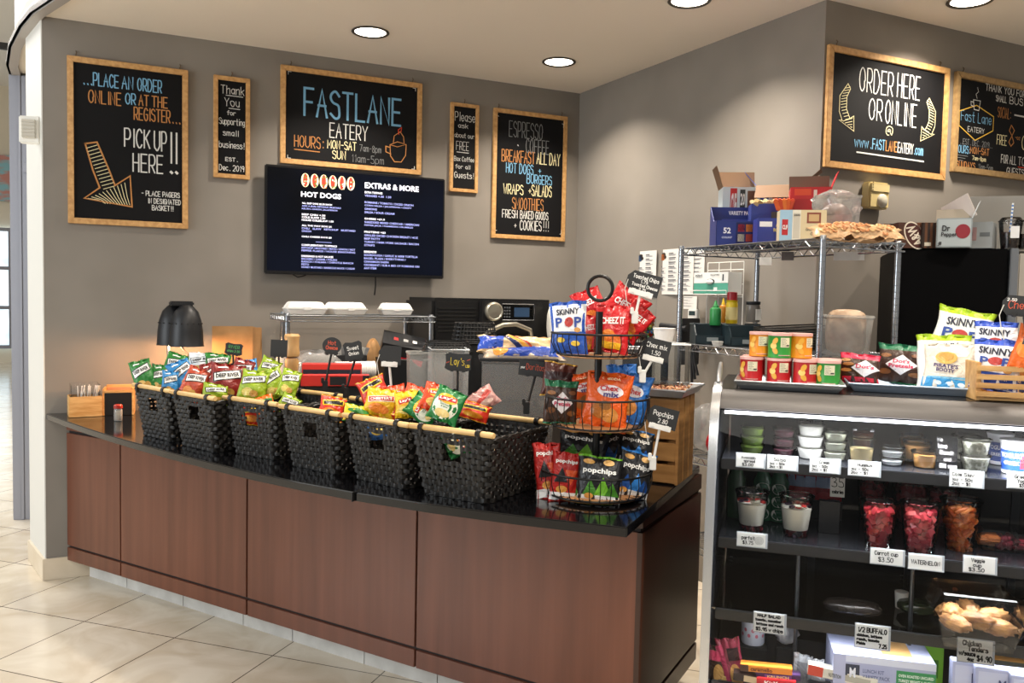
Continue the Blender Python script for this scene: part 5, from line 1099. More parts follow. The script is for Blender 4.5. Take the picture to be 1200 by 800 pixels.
# boxes on the top shelf
zT = RT+.003
def zat(px, py, X): return onX(px, py, X).z
p = shelf_pt(858, 2.50, zT)
def opentray(name, label, p, yaw, W_, D_, hf, hb, col, fr, tx, cat='box', items=None, inner='2a2f5a', group=None):
    """cut-away display box: low front, high back, sloping sides"""
    t_ = thing(name, label, cat, p, yaw, group); x, y = W_/2, D_/2; a = MB()
    a.box(-x, x, -y, -y+.003, 0, hf); a.box(-x, x, y-.003, y, 0, hb); a.box(-x, x, -y, y, 0, .003)
    for s in (-1, 1):
        q = [(-y, 0), (y, 0), (y, hb), (-y*.2, hf), (-y, hf)]; vs = [(s*x, u, v) for u, v in q]+[(s*(x-.003), u, v) for u, v in q]
        a.add(vs, [(0, 1, 2, 3, 4), (9, 8, 7, 6, 5)]+[(i, (i+1) % 5, 5+(i+1) % 5, 5+i) for i in range(5)])
    a.build('carton', mat(col, .4), t_)
    a = MB(); cols = []
    for q in fr:
        c = q[-1]
        if c not in cols: cols.append(c)
        sd, x0, x1, z0, z1 = q[:5]
        mf = (lambda u, v: ((u-.5)*W_, -y-.0008, v*hf)) if sd == 'f' else ((lambda u, v: ((u-.5)*W_, y-.004, hf*.6+v*(hb-hf*.6))) if sd == 'b' else (lambda u, v: (x+.0008, (u-.5)*D_, v*hf)))
        a.add([mf(u, v) for u, v in ((x0, z0), (x1, z0), (x1, z1), (x0, z1))], [(0, 1, 2, 3)], cols.index(c))
    for (sd, s, x0, x1, z0, z1, c) in tx:
        if c not in cols: cols.append(c)
        mf = (lambda u, v, o=0: ((u-.5)*W_, -y-.0016, v*hf)) if sd == 'f' else ((lambda u, v, o=0: ((u-.5)*W_, y-.005, hf*.6+v*(hb-hf*.6))) if sd == 'b' else (lambda u, v, o=0: (x+.0016, (u-.5)*D_, v*hf)))
        type_(a, s, x0, x1, z0, z1, cols.index(c), mf, .03)
    a.build('print', [mat(c, .45) for c in cols], t_); return t_
vp = ['c8c2b0', 'b8452c', 'd8b04a', 'c23a4a', 'd0772c', 'c9a888']
D_ = 3.22
def stand_at(px, D, z): q = at(px, 285, D); return Vector((q.x, q.y, z))
b0 = stand_at(862, 3.68, zT); byaw = face(b0, 12)
opentray('snack_box', 'dark blue 52 count variety snack box at the left of the top shelf', b0, byaw, .20, .15, zat(858, 261, b0.x)-zT, zat(900, 236, b0.x)-zT, '24357f',
    [('f', .42, .98, .06, .94, '101c54')]+[('f', .46+.17*(k % 3), .60+.17*(k % 3), .16+.40*(k//3), .46+.40*(k//3), vp[k]) for k in range(6)]+[('b', .25, .95, .15+.0, .55, '3a4aa0')],
    [('f', '52', .15, .31, .48, .72, 'f0f2fa'), ('f', 'COUNT', .12, .34, .28, .36, 'c8d0ee'), ('b', 'VARIETY PACK', .40, .95, .70, .86, 'e8eaf6')])
G = 'snack packets in the dark blue box'
Mb = Matrix.Translation(b0) @ Matrix.Rotation(byaw, 4, 'Z')
cc = ['b8323a', 'b8323a', '3f9aa0', 'd0c34a', 'c8b48a', 'b8402c', '5fa0b8', 'c87f3a', '8f3a4a', 'cfc5b0', '6aa06a']
for k in range(11):
    o = MB().box(-.007, .007, -.02, .02, 0, .085).build('snack_packet', mat(cc[k], .35), None, M=Mb @ Matrix.Translation((-.08+.016*k, -.03+.02*(k % 3), .012)) @ Matrix.Rotation(R((k*37) % 16-8), 4, 'Y'), bev=.003)
    tag(o, ['dark red', 'second dark red', 'teal', 'yellow', 'tan', 'orange red', 'light blue', 'orange', 'maroon', 'cream', 'green'][k]+' snack packet standing in the dark blue 52 count box', 'snack packet', G)
b1 = stand_at(901, 3.50, zT)
carton('snack_box', 'dark blue closed snack box right of the 52 count box', b1, face(b1, 12), .115, .10, zat(900, 257, b1.x)-zT, [('f', .06, .5, .66, .86, 'e0e2ea'), ('f', .0, 1, .0, .05, '101c54')], [('f', 'ALL', .62, .78, .66, .78, 'd8c86a'), ('f', 'FAVORITES', .55, .98, .46, .60, 'd8c86a')], body='27368a')
b2 = stand_at(864, 3.86, zT)
kraftin = '7d5f45'
h2 = zat(862, 222, b2.x)-zT
carton('bar_box', 'pale blue snack bar box with open brown flap at the top left', b2, face(b2, 10), .165, .13, h2, [('f', 0, 1, .0, 1, 'c9d6dd'), ('f', .2, .38, .42, .98, 'b8282c'), ('f', .46, .60, .62, .96, '2e3436'), ('f', .66, .92, .62, .94, '6f4a38')], [('f', 'CLIF', .22, .36, .5, .9, 'f0f0ee'), ('f', '20', .47, .59, .7, .9, 'e8e8e8')], [('l', .10, -18, kraftin), ('b', .09, -12, kraftin)], body='c9d6dd')
b3 = stand_at(912, 3.82, zT); h3 = zat(912, 219, b3.x)-zT
carton('bar_box', 'bright blue snack box with open brown flap behind the tan bars', b3, face(b3, -4), .20, .12, h3, [('f', .35, .48, .62, .95, 'd84a58'), ('f', .28, .36, .66, .95, 'e8e8ee'), ('f', .66, .70, .2, 1, 'd8dae4'), ('f', .86, .93, .66, .95, 'd84a58')], [], [('f', .10, 130, kraftin), ('l', .08, -40, '2f56b8'), ('r', .10, 48, kraftin)], body='2846a8')
b4 = stand_at(947, 3.58, zT); h4 = zat(945, 222, b4.x)-zT
carton('bar_box', 'red snack box with open brown flap beside the clear tub', b4, face(b4, 4), .165, .13, h4, [('f', .08, .9, .3, .8, 'a81c22'), ('f', .56, .64, .35, .95, 'd8c8c0'), ('f', .1, .5, .86, .97, 'd04a2a')], [], [('b', .07, -20, '5a4436'), ('r', .07, 20, 'b8242a')], body='b8242a')
G = 'bars lying on the boxes of the top shelf'
for k in range(6):
    q = at(884+5.2*k, 236, 3.66); o = MB().box(-.013, .013, -.05, .05, -.009, .009).build('snack_bar', mat(['b8a47a', 'a08a5e', 'c4b48c'][k % 3], .4), None, M=Matrix.Translation((q.x, q.y, q.z-.008+.005*(k % 2))) @ rotm(face(q, 10), 12, 30), bev=.004); tag(o, 'tan snack bar, '+['leftmost', 'second', 'third', 'fourth', 'fifth', 'rightmost'][k]+' of the row lying behind the dark blue box', 'snack bar', G)
o = MB().box(-.075, .075, -.045, .045, 0, at(898, 240, 3.66).z-zT).build('bar_tray', mat('31408a', .5), None, M=Matrix.Translation(stand_at(898, 3.66, zT)) @ Matrix.Rotation(face(b3, 10), 4, 'Z'), bev=.002); tag(o, 'blue cardboard tray holding up the row of tan bars', 'tray')
for k in range(5):
    q = at(911+4*k, 241, 3.52); o = MB().box(-.009, .009, -.03, .03, -.02, .03).build('snack_packet', mat(['d8602a', 'c8482a', 'e07a34'][k % 3], .4), None, M=Matrix.Translation(q) @ rotm(face(q), 10, -20+k*9), bev=.004); tag(o, 'orange snack packet, '+['leftmost', 'second', 'third', 'fourth', 'rightmost'][k]+' in the bunch left of the red box', 'snack packet', 'orange packets beside the red box')
o = MB().box(-.055, .055, -.03, .03, 0, at(919, 249, 3.52).z-zT).build('packet_tray', mat('3a2a22', .6), None, M=Matrix.Translation(stand_at(919, 3.52, zT)) @ Matrix.Rotation(face(b4), 4, 'Z'), bev=.002); tag(o, 'dark tray holding the orange packets left of the red box', 'tray')
b5 = stand_at(938, 3.34, zT); h5 = zat(940, 247, b5.x)-zT
carton('bar_box', 'cream and pale blue snack bar box at the front of the top shelf', b5, face(b5, 10), .176, .075, h5, [('f', 0, .27, 0, 1, '9fc3da'), ('f', .05, .18, .2, .7, 'b8282c'), ('f', .27, .45, 0, 1, 'e6e2d2'), ('f', .45, 1, 0, 1, 'd9c9a2'), ('f', .29, .43, .1, .9, 'c9c4b4'), ('f', .58, .88, .58, .92, '8a4a3a'), ('f', .62, .84, .64, .86, 'c8a878')], [('f', 'CLIF', .06, .17, .38, .52, 'f0f0ee'), ('f', 'NUTRITION', .30, .43, .8, .86, '4a4a44'), ('f', 'CHOCOLATE', .56, .90, .34, .42, '6a5a48'), ('f', 'CHIP', .66, .82, .2, .29, '6a5a48')], body='d9cba8')
b6 = stand_at(978, 3.38, zT); h6 = zat(980, 233, b6.x)-zT
bin_box('plastic_tub', 'translucent tub with a pink bag inside on the top shelf', b6, face(b6, 6), .17, .14, h6, tub, lip=.003, taper=.1)
lump('snack_pouch', 'pink printed pouch inside the translucent tub on the top shelf', b6+Vector((0, 0, .006)), .062, .055, h6*.85, noisy('pink_pouch', 'c98a84', 'e6cdc4', (1, 1, 1), 4, .35, nscale=14), 6, 'pouch', .10)
lump('plastic_bag', 'clear crinkled bag poking out of the translucent tub on the top shelf', b6+Vector((0, 0, h6*.55)), .085, .07, h6*.62, film, 7, crumple=.3)
b7 = stand_at(1001, 2.92, zT)
CHE = Design('d9b48a', [('e', .2+.16*k, .35+.3*((k*2) % 3)/2, .07, .16, ['e2c292', 'b97842', 'd08a5a'][k % 3]) for k in range(5)], rough=.15)
q = b7
ob = bag('cereal_bag', 'long clear bag of ring shaped cereal lying along the top shelf edge', 'cereal bag', 1004, 274, 3.12, 112, 25, CHE, 0, -58, 22, 2, None, thick=.20)
G = 'cereal'
a = MB(); rn = random.Random(8); Mq = ob.matrix_basis
S = bag_surface(*[round(v, 3) for v in (112*3.12/F, 25*3.12/F)], round(112*3.12/F, 3)*.20, 2)
for k in range(90):
    u, v = .08+rn.random()*.84, .16+rn.random()*.7; c_ = S(u, v); an = rn.random()*3; r_ = .0085
    a.tube([(c_[0]+r_*math.cos(j*pi/5), c_[1]-.001+.003*math.sin(j*pi/5+an), c_[2]+r_*math.sin(j*pi/5)) for j in range(10)], .0032, 5, rn.randrange(3), closed=True)
r_ = a.build('cereal_rings', [mat('e0bc84', .5), mat('c98a5a', .5), mat('d9a878', .5)], ob); r_['kind'] = 'stuff'
# tags clipped under the top shelf
for i, (px, py, wpx, hpx, X, lab, m) in enumerate([(897, 306, 14, 9, 2.42, 'small white paper label hanging under the top wire shelf', mat('e6e4de', .6)), (995, 300, 34, 10, 2.78, 'clear label holder clipped under the right end of the top wire shelf', mat('a9a6a2', .3)), (923, 300, 14, 10, 2.76, 'grey label holder clipped at the back under the top wire shelf', mat('7d7a76', .3))]):
    q = onX(px, py, X); D = (q-CAM).dot(fw); o = MB().box(-wpx*D/F/2, wpx*D/F/2, -.001, .001, -hpx*D/F/2, hpx*D/F/2).build('shelf_label', m, None, loc=q, rot=(0, 0, face(q, -10 if i == 1 else 8))); tag(o, lab, 'label')
# second shelf
zS = RS+.003
teal = mat('1d3038', .4)
def part_bin(label, px, D, W_, yaw):
    q = at(px, 396, D); t_ = thing('parts_bin', label, 'bin', (q.x, q.y, zS), yaw, 'dark teal bins on the second shelf'); x, y, h = W_/2, .07, .085
    a = MB(); a.box(-x, x, -y, y, 0, .004); a.box(-x, x, y-.004, y, 0, h); a.box(-x, x, -y, -y+.004, 0, h*.45)
    for s in (-1, 1):
        q_ = [(-y, 0), (y, 0), (y, h), (-y*.3, h), (-y, h*.45)]; vs = [(s*x, u, v) for u, v in q_]+[(s*(x-.004), u, v) for u, v in q_]
        a.add(vs, [(0, 1, 2, 3, 4), (9, 8, 7, 6, 5)]+[(i, (i+1) % 5, 5+(i+1) % 5, 5+i) for i in range(5)])
    a.build('shell', teal, t_)
    MB().box(-.025, .025, -y-.004, -y, .012, .03).build('label_slot', mat('8d979a', .4), t_); MB().tube([(-x, -y*.3, h), (-x, y, h), (x, y, h), (x, -y*.3, h)], .005, 6).build('rim', teal, t_)
    return t_
part_bin('dark teal parts bin at the left end of the second shelf', 831, 3.84, .15, face(at(831, 390, 3.84), 12)); part_bin('dark teal parts bin beside the stacked black trays', 873, 3.68, .15, face(at(873, 390, 3.68), 12))
def bottle(label, px, py0, py1, D, r_px, col, cap, cat='bottle', label_c=None, neck=.35):
    z0, z1 = at(px, py1, D).z, at(px, py0, D).z; q = at(px, py1, D); r_ = r_px*D/F; h = z1-z0
    t_ = thing('squeeze_bottle', label, cat, (q.x, q.y, z0), 0)
    MB().lathe([(r_*.92, 0), (r_, .004), (r_, h*.62), (r_*.9, h*.68), (r_*neck*1.3, h*.74)], 20).build('body', mat(col, .35), t_)
    MB().lathe([(r_*neck*1.5, h*.735), (r_*neck*1.5, h*.78), (r_*neck, h*.82), (r_*.12, h)] if neck < .6 else [(r_*.86, h*.70), (r_*.86, h*.98), (r_*.7, h)], 18).build('cap', mat(cap, .35), t_)
    if label_c: MB().lathe([(r_*1.012, h*.12), (r_*1.012, h*.52)], 20, cap=0).build('label', mat(label_c, .5), t_)
    return t_
bz = 374
bottle('green squeeze bottle standing in the left teal bin', 838, 352, 381, 3.90, 6.6, '2f8a4a', '2f8a4a'); bottle('small yellow mustard bottle behind the green squeeze bottle', 847, 349, 378, 3.98, 4.2, 'b8791f', 'd8b82a')
bottle('large yellow bottle with dark red cap on the second shelf', 857, 342, 379, 3.93, 6.8, 'd8bb22', '9a1f28', label_c='d9c98a', neck=.8)
q = at(882, 377, 3.80); t = thing('spice_jar', 'clear jar with black lid and white label on the second shelf', 'jar', (q.x, q.y, q.z)); h = at(882, 353, 3.80).z-q.z
MB().lathe([(.029, 0), (.031, .004), (.031, h*.78), (.027, h*.84)], 20).build('body', mat('6f6b66', .15), t); MB().lathe([(.031, h*.84), (.032, h*.86), (.032, h*.98), (.03, h)], 20).build('lid', blkb, t)
MB().box(-.012, .018, -.034, -.031, h*.1, h*.62).build('label', mat('d6d6d2', .6), t)
for nm, px, py, D, w_ in (('bottle_riser', 849, 384, 3.95, .12), ('jar_riser', 882, 384, 3.80, .07)):
    q = at(px, 379, D); o = MB().box(-w_/2, w_/2, -.03, .03, 0, q.z-zS-.001).build('black_box', mat('15181a', .5), None, loc=(q.x, q.y+.0, zS), rot=(0, 0, face(q))); tag(o, 'dark box under the bottles on the second shelf' if px < 870 else 'dark box under the black lidded jar', 'box')
q = at(841, 399, 3.66); o = MB().lathe([(.0, 0), (.02, 0), (.026, .018), (.024, .018), (.019, .004), (0, .004)], 20).build('dish', mat('dcdcd8', .35), None, loc=(q.x, q.y, zS)); tag(o, 'small white dish at the front of the second shelf', 'dish')
G = 'black sheet trays stacked on the second shelf'
for k in range(9):
    q = at(926, 395, 3.45); o = MB(); w_, d_ = .25, .20; z0 = k*.0105
    o.box(-w_/2, w_/2, -d_/2, d_/2, 0, .002); o.tube([(-w_/2, -d_/2, .007), (w_/2, -d_/2, .007), (w_/2, d_/2, .007), (-w_/2, d_/2, .007)], .0035, 5, closed=True)
    b_ = o.build('sheet_tray', mat('26231f', .35, .3), None, M=Matrix.Translation((q.x, q.y+.01, zS+.004+z0)) @ Matrix.Rotation(face(q, 10), 4, 'Z') @ Matrix.Rotation(R(-1.0*max(0, k-3)*.8), 4, 'Y'))
    tag(b_, 'black sheet tray, '+['bottom', 'second', 'third', 'fourth', 'middle', 'sixth', 'seventh', 'eighth', 'topmost'][k]+' of the stack on the second shelf', 'tray', G)
q = at(990, 411, 3.16); hC = at(990, 371, 3.16).z-zS
tC = bin_box('plastic_tub', 'tall translucent tub of brown bagged food on the second shelf', Vector((q.x, q.y, zS)), face(q, 8), .17, .14, hC, tub, lip=.004, taper=.14)
lump('food_bag', 'bag of brown crumbs filling the tall translucent tub', Vector((q.x, q.y, zS+.006)), .068, .056, hC+.02, noisy('crumbs', '8a6c52', 'c7ad92', (1, 1, 1), 5, .5, nscale=22), 9, 'food bag', .07, k=.42, yaw=math.degrees(face(q, 8)))
# glove box in its white wire holder, timer, papers on the right wall
XW = 2.935
q0, q1 = onX(813, 340, XW-.10), onX(853, 340, XW-.10); w_ = abs(q1.y-q0.y); zb, ztp = onX(833, 344, XW-.1).z, onX(833, 319, XW-.1).z
gm = Vector((XW-.055, (q0.y+q1.y)/2, zb))
carton('glove_box', 'white and green disposable glove box in a white wire holder', gm, YR, w_, .09, ztp-zb, [('f', 0, 1, 0, .5, '4f9a86'), ('f', 0, .8, .5, 1, 'e2e4e2'), ('f', .8, 1, .5, 1, 'd4d8d8'), ('f', .84, .88, .6, .9, '3a3f44'), ('f', .60, .70, .12, .3, 'e2e4e2')], [('f', 'nitri', .06, .26, .80, .92, '4a5458'), ('f', 'GLOVES', .5, .76, .84, .92, '4a5458')], body='dfe2e0')
bx = bpy.data.objects[[o.name for o in C.objects if o.get('label', '').startswith('white and green disposable')][0]]
a = MB(); a.ball((0, -.046, (ztp-zb)*.58), .03, 14, 8, 0, None, (1.1, .25, .45)); a.build('slot', mat('2c3032', .8), bx); a = MB(); a.ball((0, -.052, (ztp-zb)*.55), .024, 12, 8, 0, None, (1.2, .4, .5)); a.build('glove', mat('d8dad8', .7), bx)
t = thing('wire_holder', 'white wire grid holder on the right wall carrying the glove box', 'holder', (XW, gm.y, zb-.004)); a = MB(); wh = mat('d8d8d4', .4)
y0, y1 = -w_*.52, w_*.52; up_, dn_ = ztp-zb+.06, -.17
for y in (y0, y0*.3, y1*.35, y1): a.tube([(-.006, y, dn_), (-.006, y, up_)], .0022, 5)
for z in (dn_, -.01, .5*(ztp-zb), ztp-zb+.02, up_): a.tube([(-.006, y0, z), (-.006, y1, z)], .0022, 5)
for y in (y0, y1): a.tube([(-.006, y, 0), (-.115, y, 0), (-.115, y, .02)], .0022, 5)
a.tube([(-.115, y0, .02), (-.115, y1, .02)], .0022, 5); a.tube([(-.115, y0, 0), (-.115, y1, 0)], .0022, 5); a.build('grid', wh, t)
q = onX(813, 369, XW-.02); t = thing('kitchen_timer', 'small white kitchen timer on the right wall behind the rack post', 'timer', q, YR); MB().box(-.04, .04, -.012, .012, -.032, .032).build('case', mat('dcdcd8', .4), t, bev=.004); MB().box(-.026, .026, -.014, -.011, -.002, .022).build('display', mat('2c3a3c', .2), t)
wallx = lambda y: 2.917+(5.03-y)/(5.03-2.925)*(2.99-2.917)
def paper(label, x0, x1, y0, y1, pic=None, lines=9, cols=2):
    c = onX((x0+x1)/2, (y0+y1)/2, XW); X = wallx(c.y)-.004; a_, b_ = onX(x0, (y0+y1)/2, X), onX(x1, (y0+y1)/2, X); W_ = abs(b_.y-a_.y); za, zb_ = onX((x0+x1)/2, y0, X).z, onX((x0+x1)/2, y1, X).z; Hh = za-zb_
    t_ = thing('menu_sheet', label, 'paper', (X, (a_.y+b_.y)/2, (za+zb_)/2), YR-R(2), 'printed sheets taped to the right wall')
    MB().box(-W_/2, W_/2, -.0008, .0008, -Hh/2, Hh/2).build('sheet', mat('dcdad6', .7), t_)
    a = MB(); rn = random.Random(int(x0)); mp = lambda X_, Z, o=0: (X_*W_-W_/2, -.0016, Z*Hh-Hh/2)
    def bar(x0, x1, z0, z1, m): a.add([mp(x0, z0), mp(x1, z0), mp(x1, z1), mp(x0, z1)], [(0, 1, 2, 3)], m)
    for c_ in range(cols):
        for k in range(lines):
            top = 1-.08-k*(.88/lines)
            if pic and top > .72 and c_ == 0: continue
            xx = .06+c_*.9/cols; bar(xx, xx+(.36+.4*rn.random())*.9/cols, top-.022, top, 0)
            for j in range(2): bar(xx, xx+(.55+.3*rn.random())*.9/cols, top-.042-.018*j, top-.032-.018*j, 1)
    if pic:
        for k in range(8): cx, cz, r_ = .26+.02*(k % 3)*(1 if k % 2 else -1)*2, .80+.03*((k*5) % 4), .06; a.add([mp(cx+r_*1.6*math.cos(2*pi*j/12)*.7, cz+r_*.7*math.sin(2*pi*j/12)) for j in range(12)], [list(range(12))], 2+k % 2)
    a.build('print', [mat('5a5c60', .7), mat('8d8f94', .7), mat(pic or '888888', .7), mat('3a3430', .7)], t_); return t_
paper('printed menu sheet with a dark blue picture, leftmost on the right wall', 743.5, 769.5, 294, 345, '3a5274'); paper('printed menu sheet with an orange picture, second on the right wall', 769.7, 797, 292, 345, 'b0602a'); paper('printed menu sheet third on the right wall, left of the rack post', 797.2, 813, 291, 345, None, 9, 1); paper('printed menu sheet right of the rack post, above the glove box', 812.5, 826, 290, 324, None, 6, 1); paper('small printed note below the third menu sheet', 799.5, 817, 347, 362, None, 4, 1)
# black arm and white cup behind the signs
q = onX(790, 383, XW-.14); t = thing('wall_bracket', 'black horizontal bracket arm on the right wall left of the rack post', 'bracket', (XW-.03, q.y, q.z), YR)
MB().tube([(-.12, -.11, .004), (.11, -.11, -.006)], .016, 10).build('arm', blkb, t); MB().box(.05, .085, -.12, -.0, -.20, .05).build('upright', blkb, t, bev=.004)
q = at(778, 400, 3.26); t = thing('container', 'white plastic container with lid behind the middle price tag', 'container', (q.x, q.y, q.z)); MB().lathe([(.033, 0), (.041, .04), (.041, .046)], 20).build('cup', cupw, t); MB().lathe([(.043, .046), (.044, .052), (.0, .054)], 20).build('lid', cupw, t)
bin_box('acrylic_bin', 'tall clear acrylic bin under the white container behind the crate', Vector((q.x, q.y, SZ+.002)), face(q, 6), .095, .095, q.z-SZ-.006)
# things hanging and standing behind the counter end
t = thing('hook_straps', 'black straps hanging from the second rack shelf near the left post', 'straps', onX(813, 408, 2.40)); 
for k in range(3): MB().tube([(0, .02*k, 0), (.0, .012*k-.01, -.06), (.004, .02*k-.03, -.12-.02*k)], .007, 6).build('strap', blkb, t)
q = at(818, 497, 3.42); lump('plastic_bag', 'crumpled clear plastic bag on the rack behind the counter end', Vector((2.50, 3.02, .865)), .11, .10, .22, film, 11)
lump('red_pouch', 'bright red pouch on the rack behind the counter end', Vector((2.45, 2.90, .865)), .07, .05, .13, mat('b01c22', .35), 12, 'pouch', .12)
lump('red_pouch', 'red and dark pouch low on the rack beside the display case', Vector((2.43, 2.72, .465)), .07, .06, .2, noisy('redblack', '1c1a1a', 'b01c22', (1, 1, 1), 2, .4, .48, .52, nscale=16), 13, 'pouch', .12)
# ---------------------------------------------------------------- front wall: dispenser
q0, q1 = onY(1014, 213, 2.90), onY(1036, 246, 2.90); W_, Hh = q1.x-q0.x, q0.z-q1.z
t = thing('air_freshener', 'yellowed cream air freshener with clear dome below the ORDER HERE board', 'dispenser', ((q0.x+q1.x)/2, 2.92, (q0.z+q1.z)/2)); crm = mat('c9b67f', .45)
MB().box(-W_/2, W_/2, -.05, .004, -Hh/2, Hh/2).build('housing', crm, t, bev=.008); MB().box(-W_/2+.006, W_/2-.006, -.054, -.049, Hh*.12, Hh*.44).build('cover', mat('d3c18c', .4), t, bev=.003)
MB().ball((W_*.12, -.05, -Hh*.2), .034, 16, 10, 0, None, (1, .5, 1)).build('dome', mat('b9b4a4', .12), t)
for k in range(4): MB().box(-W_/2+.012, -W_/2+.018, -.0545, -.0535, Hh*.15+k*.012, Hh*.15+k*.012+.007).build('vent_mark', mat('5a4c2c', .6), t)
# ---------------------------------------------------------------- black fridge with soda cartons
rr = Vector((.725, -.688, 0)).normalized(); rin = Vector((.688, .725, 0)).normalized()
F0 = Vector((2.89, 2.40, 0)); FZ = 1.781
def fpt(px):
    s = 0
    while True:
        p = F0+rr*s; q = Vector((p.x, p.y, FZ))-CAM
        if 600+F*q.dot(rt)/q.dot(fw) >= px: return s
        s += .004
fw_ = fpt(1183); fyaw = math.atan2(rr.y, rr.x)
t = thing('fridge', 'tall black cooler with soda cartons on top, right of the wire rack', 'fridge', (F0.x, F0.y, .001), fyaw)
MB().box(0, fw_, .0, .60, .05, FZ-.001).build('cabinet', mat('050506', .5, spec=.06), t, bev=.006); MB().box(.02, fw_-.02, .03, .58, 0, .05).build('plinth', mat('050506', .6), t)
MB().box(fw_, fw_+.028, -.02, .60, .05, FZ-.001).build('steel_edge', mat('8f9398', .3, .8), t, bev=.003); MB().box(fw_+.03, fw_+.45, -.012, .58, .05, FZ-.02).build('side_cabinet', mat('9a958c', .5), t, bev=.004)
def ftop(px, back): s = fpt(px); p = F0+rr*s+rin*back; return Vector((p.x, p.y, FZ+.001))
def fz(px, py, back): p = ftop(px, back); D = (p-CAM).dot(fw); return at(px, py, D).z
def wpx(px, n, back): return n*(ftop(px, back)-CAM).dot(fw)/F
q = ftop(1042, .10); carton('soda_carton', 'black and white soda carton at the left on top of the cooler', q+rr*-.03, face(q, 24), .085, .12, fz(1042, 264, .1)-FZ, [('f', .55, .95, .1, .95, 'b9bcc0'), ('f', 0, .5, 0, 1, '131416'), ('t', 0, 1, 0, 1, '4a4038')], body='1c1d20')
q = ftop(1066, .06); carton('soda_carton', 'brown root beer carton with an oval emblem on top of the cooler', q, face(q, 20), .13, .13, fz(1066, 263, .06)-FZ, [('f', 0, .55, 0, 1, '4a2a1c'), ('f', .8, 1, 0, 1, 'c9955a'), ('f', .55, .8, 0, 1, '6a3f26'), ('t', 0, 1, 0, 1, '5a4030')], [], body='4a2a1c')
cb = C.objects[-1]; sod = [o for o in C.objects if o.get('label', '').startswith('brown root beer')][0]
a = MB(); hgt = fz(1066, 263, .06)-FZ
Mx = Matrix.Translation((0, -.0662, hgt*.5)) @ Matrix.Rotation(R(-28), 4, 'Y')
for k, (rx, rz, c) in enumerate(((.036, .06, 0), (.031, .054, 1))): a.add([(rx*math.cos(2*pi*j/28), -.0004*k, rz*math.sin(2*pi*j/28)) for j in range(28)], [list(range(28))], c, Mx)
type_(a, 'A&W', -.044, .044, -.018, .018, 0, lambda X, Z, o=0: tuple(Mx @ Vector((-Z, -.0012, X))), .03)
a.build('emblem', [mat('e6dccb', .5), mat('4a1f18', .5)], sod)
q = ftop(1090, .06); carton('soda_carton', 'dark brown striped soda carton between the root beer and silver cartons', q, face(q, 20), .10, .13, fz(1090, 263, .06)-FZ, [('f', .1+.2*k, .2+.2*k, 0, 1, '5e3a22') for k in range(4)]+[('f', .1, .35, .08, .22, 'c9c2b2'), ('t', 0, 1, 0, 1, 'a8875a')], body='2a1a12')
q = ftop(1117, .03); hS = fz(1117, 258, .03)-FZ
carton('soda_carton', 'silver soda carton with dark red round emblem and torn open flaps on the cooler', q, face(q, 2), .125, .15, hS, [('f', .04, .96, .04, .96, 'a9b4b8'), ('f', .08, .16, .1, .2, '3c4044'), ('r', .1, .9, .1, .9, '83898c')], [('f', 'Dr', .16, .38, .56, .76, '2c2f33'), ('f', 'Pepper', .14, .58, .34, .52, '2c2f33'), ('f', '24', .05, .14, .06, .16, '2c2f33'), ('r', 'Pepper', .2, .8, .4, .6, '3c3f44')], [('r', .07, 20, 'a8b0b4'), ('b', .06, -30, '8d8578')], body='8d979b')
sod = [o for o in C.objects if o.get('label', '').startswith('silver soda')][0]
a = MB(); a.add([(.03+.026*math.cos(2*pi*j/20), -.0770, hS*.55+.028*math.sin(2*pi*j/20)) for j in range(20)], [list(range(20))], 0); a.build('emblem', mat('8a2432', .5), sod)
q = ftop(1150, .07); carton('soda_carton', 'plain silver soda carton right of the torn one on the cooler', q, face(q, -8), .11, .12, fz(1150, 262, .07)-FZ, [('f', .1, .5, .3, .8, '8d6f70'), ('f', .6, .92, .45, .6, '5c6266')], [], body='8b9194')
q = ftop(1135, .13); o = MB().box(-.004, .004, -.06, .06, 0, .10).build('carton_flap', mat('b8b0ac', .6), None, M=Matrix.Translation(q+Vector((0, 0, hS))) @ rotm(face(q, 60), -25, 0)); tag(o, 'torn white and red carton flap sticking up behind the silver carton', 'cardboard')
# grey unit behind
q = ftop(1176, .30); s0 = fpt(1150)
t = thing('grey_unit', 'light grey metal unit standing behind the cups at the top right', 'appliance', F0+rr*(s0-.02)+rin*.24+Vector((0, 0, FZ+.001)), fyaw)
hh = fz(1150, 231, .24)-FZ; MB().box(0, .62, 0, .30, 0, hh).build('cabinet', mat('8d8c88', .5), t, bev=.004); MB().box(-.003, .006, -.004, .30, 0, hh+.003).build('edge_trim', mat('6f6e6a', .4), t)
